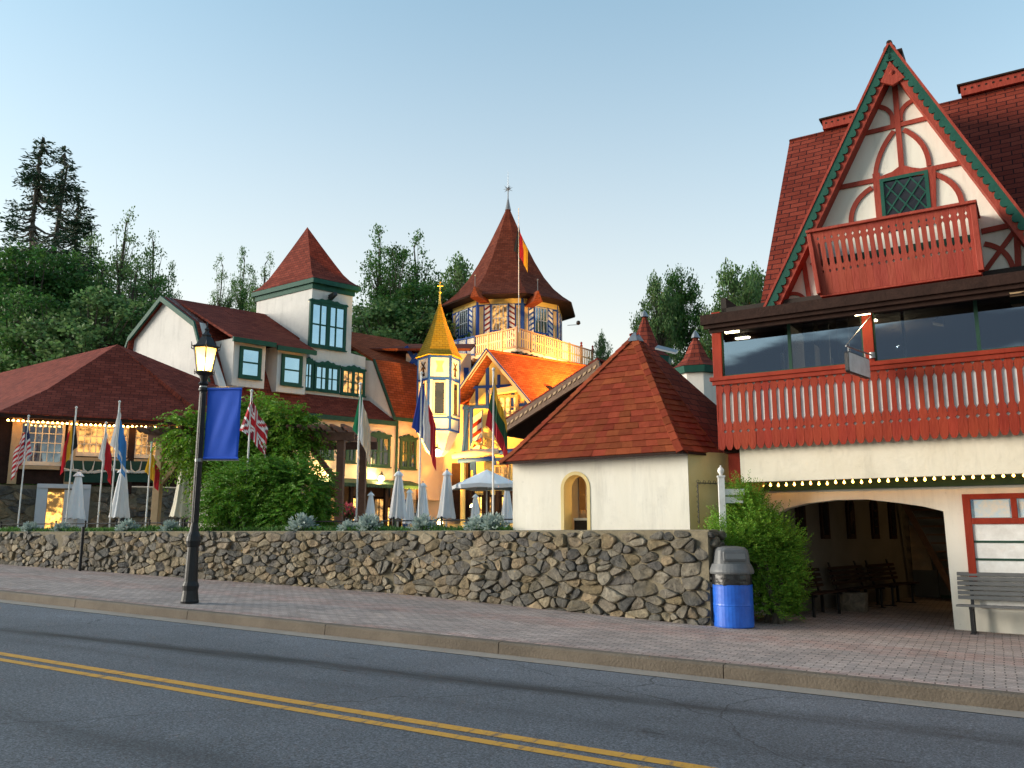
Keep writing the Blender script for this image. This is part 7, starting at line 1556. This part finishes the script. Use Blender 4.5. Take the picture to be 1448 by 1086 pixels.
TL = [(P3, 4, 66, 190, 'tall dark conifer cut by the left edge of the picture', .75), (P3, 38, 70, 203, 'tall ragged dark conifer, second from the left edge', .7), (P3, 66, 72, 262, 'shorter dark conifer right of the two tall ones', .8),
      (P2, 92, 78, 303, 'thin pale tree rising right behind the dark conifers', 0.62), (P2, 140, 74, 295, 'tall feathery tree left of the white gable', 0.6), (P2, 188, 72, 325, 'feathery tree just left of the white gable', 0.6), (P1, 214, 78, 372, 'slim leafy tree touching the left side of the white gable', 0.4),
      (P4, -30, 62, 375, 'dark round tree cut by the left edge above the restaurant roof', 1.), (P4, 22, 60, 365, 'dark dense tree above the left end of the restaurant roof', 1.), (P1, 75, 62, 360, 'mid green leafy tree above the middle of the restaurant roof', 1.), (P1, 112, 60, 372, 'mid green tree just left of the restaurant roof peak', 1.), (P2, 158, 60, 370, 'pale green feathery tree above the restaurant roof peak', 1.), (P1, 196, 62, 392, 'mid green tree in front of the feathery ones beside the gable', .8),
      (P6, 52, 53, 425, 'low dark tree right behind the restaurant roof', 1.2), (P5, 118, 53, 425, 'low light green tree between restaurant roof peak and white gable', 1.3), (P1, -5, 53, 405, 'low mid green tree at the left edge behind the restaurant roof', 1.2), (P6, 172, 55, 432, 'low dark tree beside the foot of the white gable', 1.3),
      (P2, 290, 84, 360, 'small airy tree rising left above the white house ridge', 0.42), (P1, 322, 86, 352, 'airy tree in the middle above the white house ridge', 0.4), (P2, 356, 82, 355, 'airy tree just left of the square tower', 0.45),
      (P1, 524, 76, 322, 'tall tree right of the square tower', 0.62), (P1, 580, 78, 330, 'tall tree behind the yellow spire', 0.66), (P6, 552, 74, 352, 'darker bushy tree between square tower and yellow spire', 0.55), (P5, 645, 86, 374, 'round tree peeping left of the blue tower roof', 0.55), (P5, 548, 66, 440, 'low leafy tree above the orange roof', 1.4), (P4, 604, 70, 415, 'dark tree behind the yellow spire', 1.2), (P5, 655, 72, 430, 'low tree beside the blue tower eave', 1.1),
      (P5, 938, 62, 400, 'round leafy tree above the roofs right of the kiosk', 0.36), (P4, 972, 66, 393, 'dark round tree behind the small turrets', 0.45), (P5, 1052, 60, 384, 'bright green tree just left of the steep chalet roof', 0.45), (P5, 1085, 62, 390, 'bright green tree partly hidden by the chalet roof', 0.5), (P5, 856, 78, 478, 'low green tree glimpsed below the tower balcony end', 0.25)]
for pr, px, D, yt, lb_, wd in TL: plant_tree(pr, px, D, yt, lb_, wd)
# far wooded slope that reads as one mass
rn = random.Random(9); Q = []
for i in range(2600):
    px = rn.uniform(-260, 240) if i % 3 else rn.uniform(-260, 1150); D = rn.uniform(84, 130); p = atD(px, D); z0 = gz(p.x) + hill(p.x, p.y); 
    zz = z0 + rn.random() ** .8 * (8 if px < 250 else 3); 
    for j in range(6): Q.append(leafquad(rn, Vector((p.x + rn.gauss(0, 1), p.y + rn.gauss(0, 1), zz + rn.gauss(0, .8))), rn.uniform(.7, 1.3), rn.uniform(.6, 1.0)))
o = leaves('far_woods', Q, M['leaf_dark']); o['kind'] = 'stuff'; o['label'] = 'dark wooded slope far behind the village'; o['category'] = 'woods'
# --- the climbing vine over the pergola, the big bush before it
def blob_plant(name, label, cat, blobs, m, n, leaf, base, seed, droop=.5, w=.5, spray=0, stems=6):
    rn = random.Random(seed); t = thing(name, label, cat, base); Q = []; vol = [a * b_ * c for _, (a, b_, c) in blobs]; tot = sum(v_ ** .67 for v_ in vol); B_ = MB()
    for (c, (rx, ry, rz)), v_ in zip(blobs, vol):
        c = Vector(c); k_ = int(n * v_ ** .67 / tot)
        # sprays of leaflets on arching twigs near the surface
        ns = max(4, k_ // 14)
        for i in range(ns):
            a = rn.uniform(0, 6.283); el = math.asin(rn.uniform(-.75, 1)); rr2 = rn.uniform(.55, 1.12) * (1 + .42 * noise.noise(Vector((math.cos(a) * 2.6, math.sin(a) * 2.6, el * 2.6 + seed)))); d = Vector((math.cos(a) * math.cos(el), math.sin(a) * math.cos(el), math.sin(el))); p = c + Vector((d.x * rx, d.y * ry, d.z * rz)) * rr2
            td = (d + Vector((rn.gauss(0, .35), rn.gauss(0, .35), rn.gauss(0, .3)))).normalized(); L_ = leaf * rn.uniform(2.4, 4.2)
            for j in range(14):
                f = j / 13; q_ = p + td * L_ * f + Vector((0, 0, -droop * L_ * f * f)); sd2 = td.cross(Vector((0, 0, 1))).normalized() * (1 if j % 2 else -1); ld = (sd2 * 1.0 + td * .6 + Vector((0, 0, -droop * .6)) + Vector((rn.gauss(0, .15), rn.gauss(0, .15), rn.gauss(0, .15))))
                Q.append(leafquad(rn, q_, leaf * rn.uniform(.7, 1.15) * (1 - .4 * f), leaf * w, ld, droop * .3))
    bx = Vector(base)
    for i in range(stems):
        c = Vector(blobs[i % len(blobs)][0]); s0 = bx + Vector((rn.uniform(-.25, .25), rn.uniform(-.1, .1), 0)); B_.tube([s0, s0.lerp(c, .5) + Vector((rn.uniform(-.2, .2), rn.uniform(-.2, .2), 0)), c], [.05, .035, .015], 6)
    off = parent_loc(t); B_.build('stem', M['bark'], t)
    o = leaves('foliage', [tuple(tuple(Vector(v_) - off) for v_ in q_) for q_ in Q], m, t); return t
def BP(px, D, py): p = atD(px, D); p.z = ztop(p, py); return p
def R_(px, D): return px * D / 1218.6
D = 26.4; vb = []
for px, py, rx, rz in ((255, 612, 26, 24), (285, 622, 32, 34), (325, 600, 36, 30), (360, 585, 30, 24), (395, 600, 34, 26), (422, 612, 24, 22), (345, 630, 50, 30), (400, 632, 32, 26), (265, 645, 28, 20), (300, 660, 30, 26), (375, 655, 30, 20)): vb.append((BP(px, D + random.Random(px).uniform(-.5, .8), py), (R_(rx, D), R_(rx, D) * .9, R_(rz, D))))
blob_plant('climbing_vine', 'bright green climbing vine heaped over the timber pergola', 'vine', vb, M['leaf_vine'], 30000, .16, atD(330, D, TZ), 21, .55, .42)
D = 22.6; vb = []
for px, py, rx, rz in ((330, 700, 42, 42), (380, 690, 46, 38), (425, 700, 40, 40), (300, 722, 22, 26), (352, 728, 36, 24), (400, 728, 40, 22), (445, 730, 26, 20), (365, 668, 30, 14)): vb.append((BP(px, D + random.Random(px).uniform(-.3, .5), py), (R_(rx, D), R_(rx, D) * .75, R_(rz, D))))
blob_plant('leafy_bush', 'large dense green bush spilling over the stone wall right of the street lamp', 'bush', vb, M['leaf_bush'], 52000, .105, atD(370, D, TZ), 22, .35, .40)
# --- juniper beside the arch
JP = ground_at(1078, 884); JP.y += .45; D = JP.dot(Vector((cF.x, cF.y, 0)).normalized()); vb = []
for px, py, rx, rz in ((1058, 716, 22, 22), (1068, 745, 40, 30), (1095, 770, 34, 36), (1080, 800, 46, 34), (1098, 815, 36, 32), (1075, 845, 44, 30), (1100, 850, 30, 28), (1055, 770, 38, 34), (1112, 790, 24, 30), (1030, 760, 24, 40), (1025, 800, 16, 30), (1022, 778, 24, 38), (1016, 818, 18, 34), (1050, 706, 18, 22)): vb.append((BP(px, D + random.Random(px).uniform(-.1, .3), py), (R_(rx, D) * .85, R_(rx, D) * .75, R_(rz, D) * .85)))
jt = blob_plant('juniper_shrub', 'tall shaggy green juniper shrub between trash can and archway', 'shrub', vb, M['leaf_juniper'], 80000, .062, JP, 23, -.35, .30, stems=8)
# --- silver-leaved plants and low green edging on the wall top
def silver_proto():
    rn = random.Random(5); t = thing('silver_plant', 'x', 'plant'); Q = []
    for i in range(260):
        a = rn.uniform(0, 6.28); el = rn.uniform(.05, 1.5); d = Vector((math.cos(a) * math.cos(el), math.sin(a) * math.cos(el), math.sin(el))); L_ = rn.uniform(.10, .26)
        for j in range(4): f = .4 + .2 * j; Q.append(leafquad(rn, d * L_ * f + Vector((0, 0, .03)), .075, .03, d + Vector((rn.gauss(0, .5), rn.gauss(0, .5), rn.gauss(0, .3)))))
    leaves('foliage', Q, M['leaf_silver'], t); b = MB()
    for i in range(6): b.tube([(0, 0, -.02), (.07 * math.cos(i), .07 * math.sin(i), .14)], .006, 4)
    b.build('stem', M['leaf_silver'], t); return t
sp0 = silver_proto(); first = True
for k, (px, s, lb_) in enumerate(((42, 1.15, 'silver-leaved plant at the foot of the striped flag'), (86, 1.1, 'silver-leaved plant by the drain pipe, below the black, yellow and red flag'), (180, 1.3, 'silver-leaved plant below the white umbrella left of the lamp'), (240, 1.15, 'silver-leaved plant just left of the street lamp post'), (428, 1.55, 'big silver-leaved plant at the foot of the large green bush'), (492, 1.0, 'small silver-leaved plant right of the large green bush'), (522, 1.45, 'silver-leaved plant under the two small closed umbrellas'), (598, 1.35, 'silver-leaved plant below the blue, white and red flag'), (676, 1.25, 'silver-leaved plant below the open umbrella'), (697, 1.35, 'silver-leaved plant nearest the kiosk corner'))):
    o = sp0 if k == 0 else copy_tree(sp0); x_ = atY(px, 15.9).x; p = atY(px, wally(x_) + .55, WT - .02); o.location = p; o.scale = (s, s, s * .95); o.rotation_euler.z = k; o['label'] = lb_; o['group'] = 'silver-leaved plants along the wall top'
rn = random.Random(17); Q = []
for i in range(5200):
    x = rn.uniform(-30, xend + .1); y = wally(x) + rn.uniform(.38, 1.1); hgt = .10 + .10 * (noise.noise(Vector((x * 1.2, 0, 0))) + .5)
    for j in range(5): Q.append(leafquad(rn, Vector((x + rn.gauss(0, .05), y, WT - .08 + rn.random() * hgt)), rn.uniform(.06, .12), .03, Vector((rn.gauss(0, .6), rn.gauss(0, .6), 1))))
o = leaves('edging_greenery', Q, M['leaf_mid']); o['kind'] = 'stuff'; o['label'] = 'low green edging plants along the top of the stone wall'; o['category'] = 'ground cover'
so2 = MB(); 
for (a, b_), (c, d) in zip(WALL, WALL[1:]): 
    xe_ = min(c, xend); ye = wally(xe_); so2.prism([(a, b_ + .36, TZ - .1), (xe_, ye + .36, TZ - .1), (xe_, ye + 1.25, TZ - .1), (a, b_ + 1.25, TZ - .1)], (0, 0, WT - .07 - TZ + .1))
struct(so2, 'planting_bed', M['soil'])

# pink blossom basket glowing under the pergola
FBp = atD(488, 31.0); FBp.z = ztop(FBp, 728); t = thing('flower_basket', 'basket of pink and red flowers at the shopfront beside the pergola post', 'flowers', FBp); rn = random.Random(2)
M['pink'] = leafmat('pink_blossom', (.62, .06, .22), (.75, .20, .10), 6, .3, .2); Q = []
for i in range(500):
    d = Vector((rn.gauss(0, 1), rn.gauss(0, 1), abs(rn.gauss(0, .7)))).normalized(); Q.append(leafquad(rn, Vector((d.x * .5, d.y * .4, d.z * .42)) * rn.uniform(.7, 1.1), .09, .08))
leaves('blossoms', Q, M['pink'], t); b = MB(); b.lathe(FBp, [(.18, -.3), (.34, -.05), (.38, .04)], 14); b.tube([FBp + Vector((0, 0, -.3)), Vector((FBp.x, FBp.y, TZ))], .05, 6); b.build('planter', M['brown'], t)
Q = []
for i in range(260): d = Vector((rn.gauss(0, 1), rn.gauss(0, 1), rn.gauss(0, .5))).normalized(); Q.append(leafquad(rn, Vector((d.x * .46, d.y * .4, d.z * .25 + .05)), .12, .06))
leaves('leaves', Q, M['leaf_mid'], t)
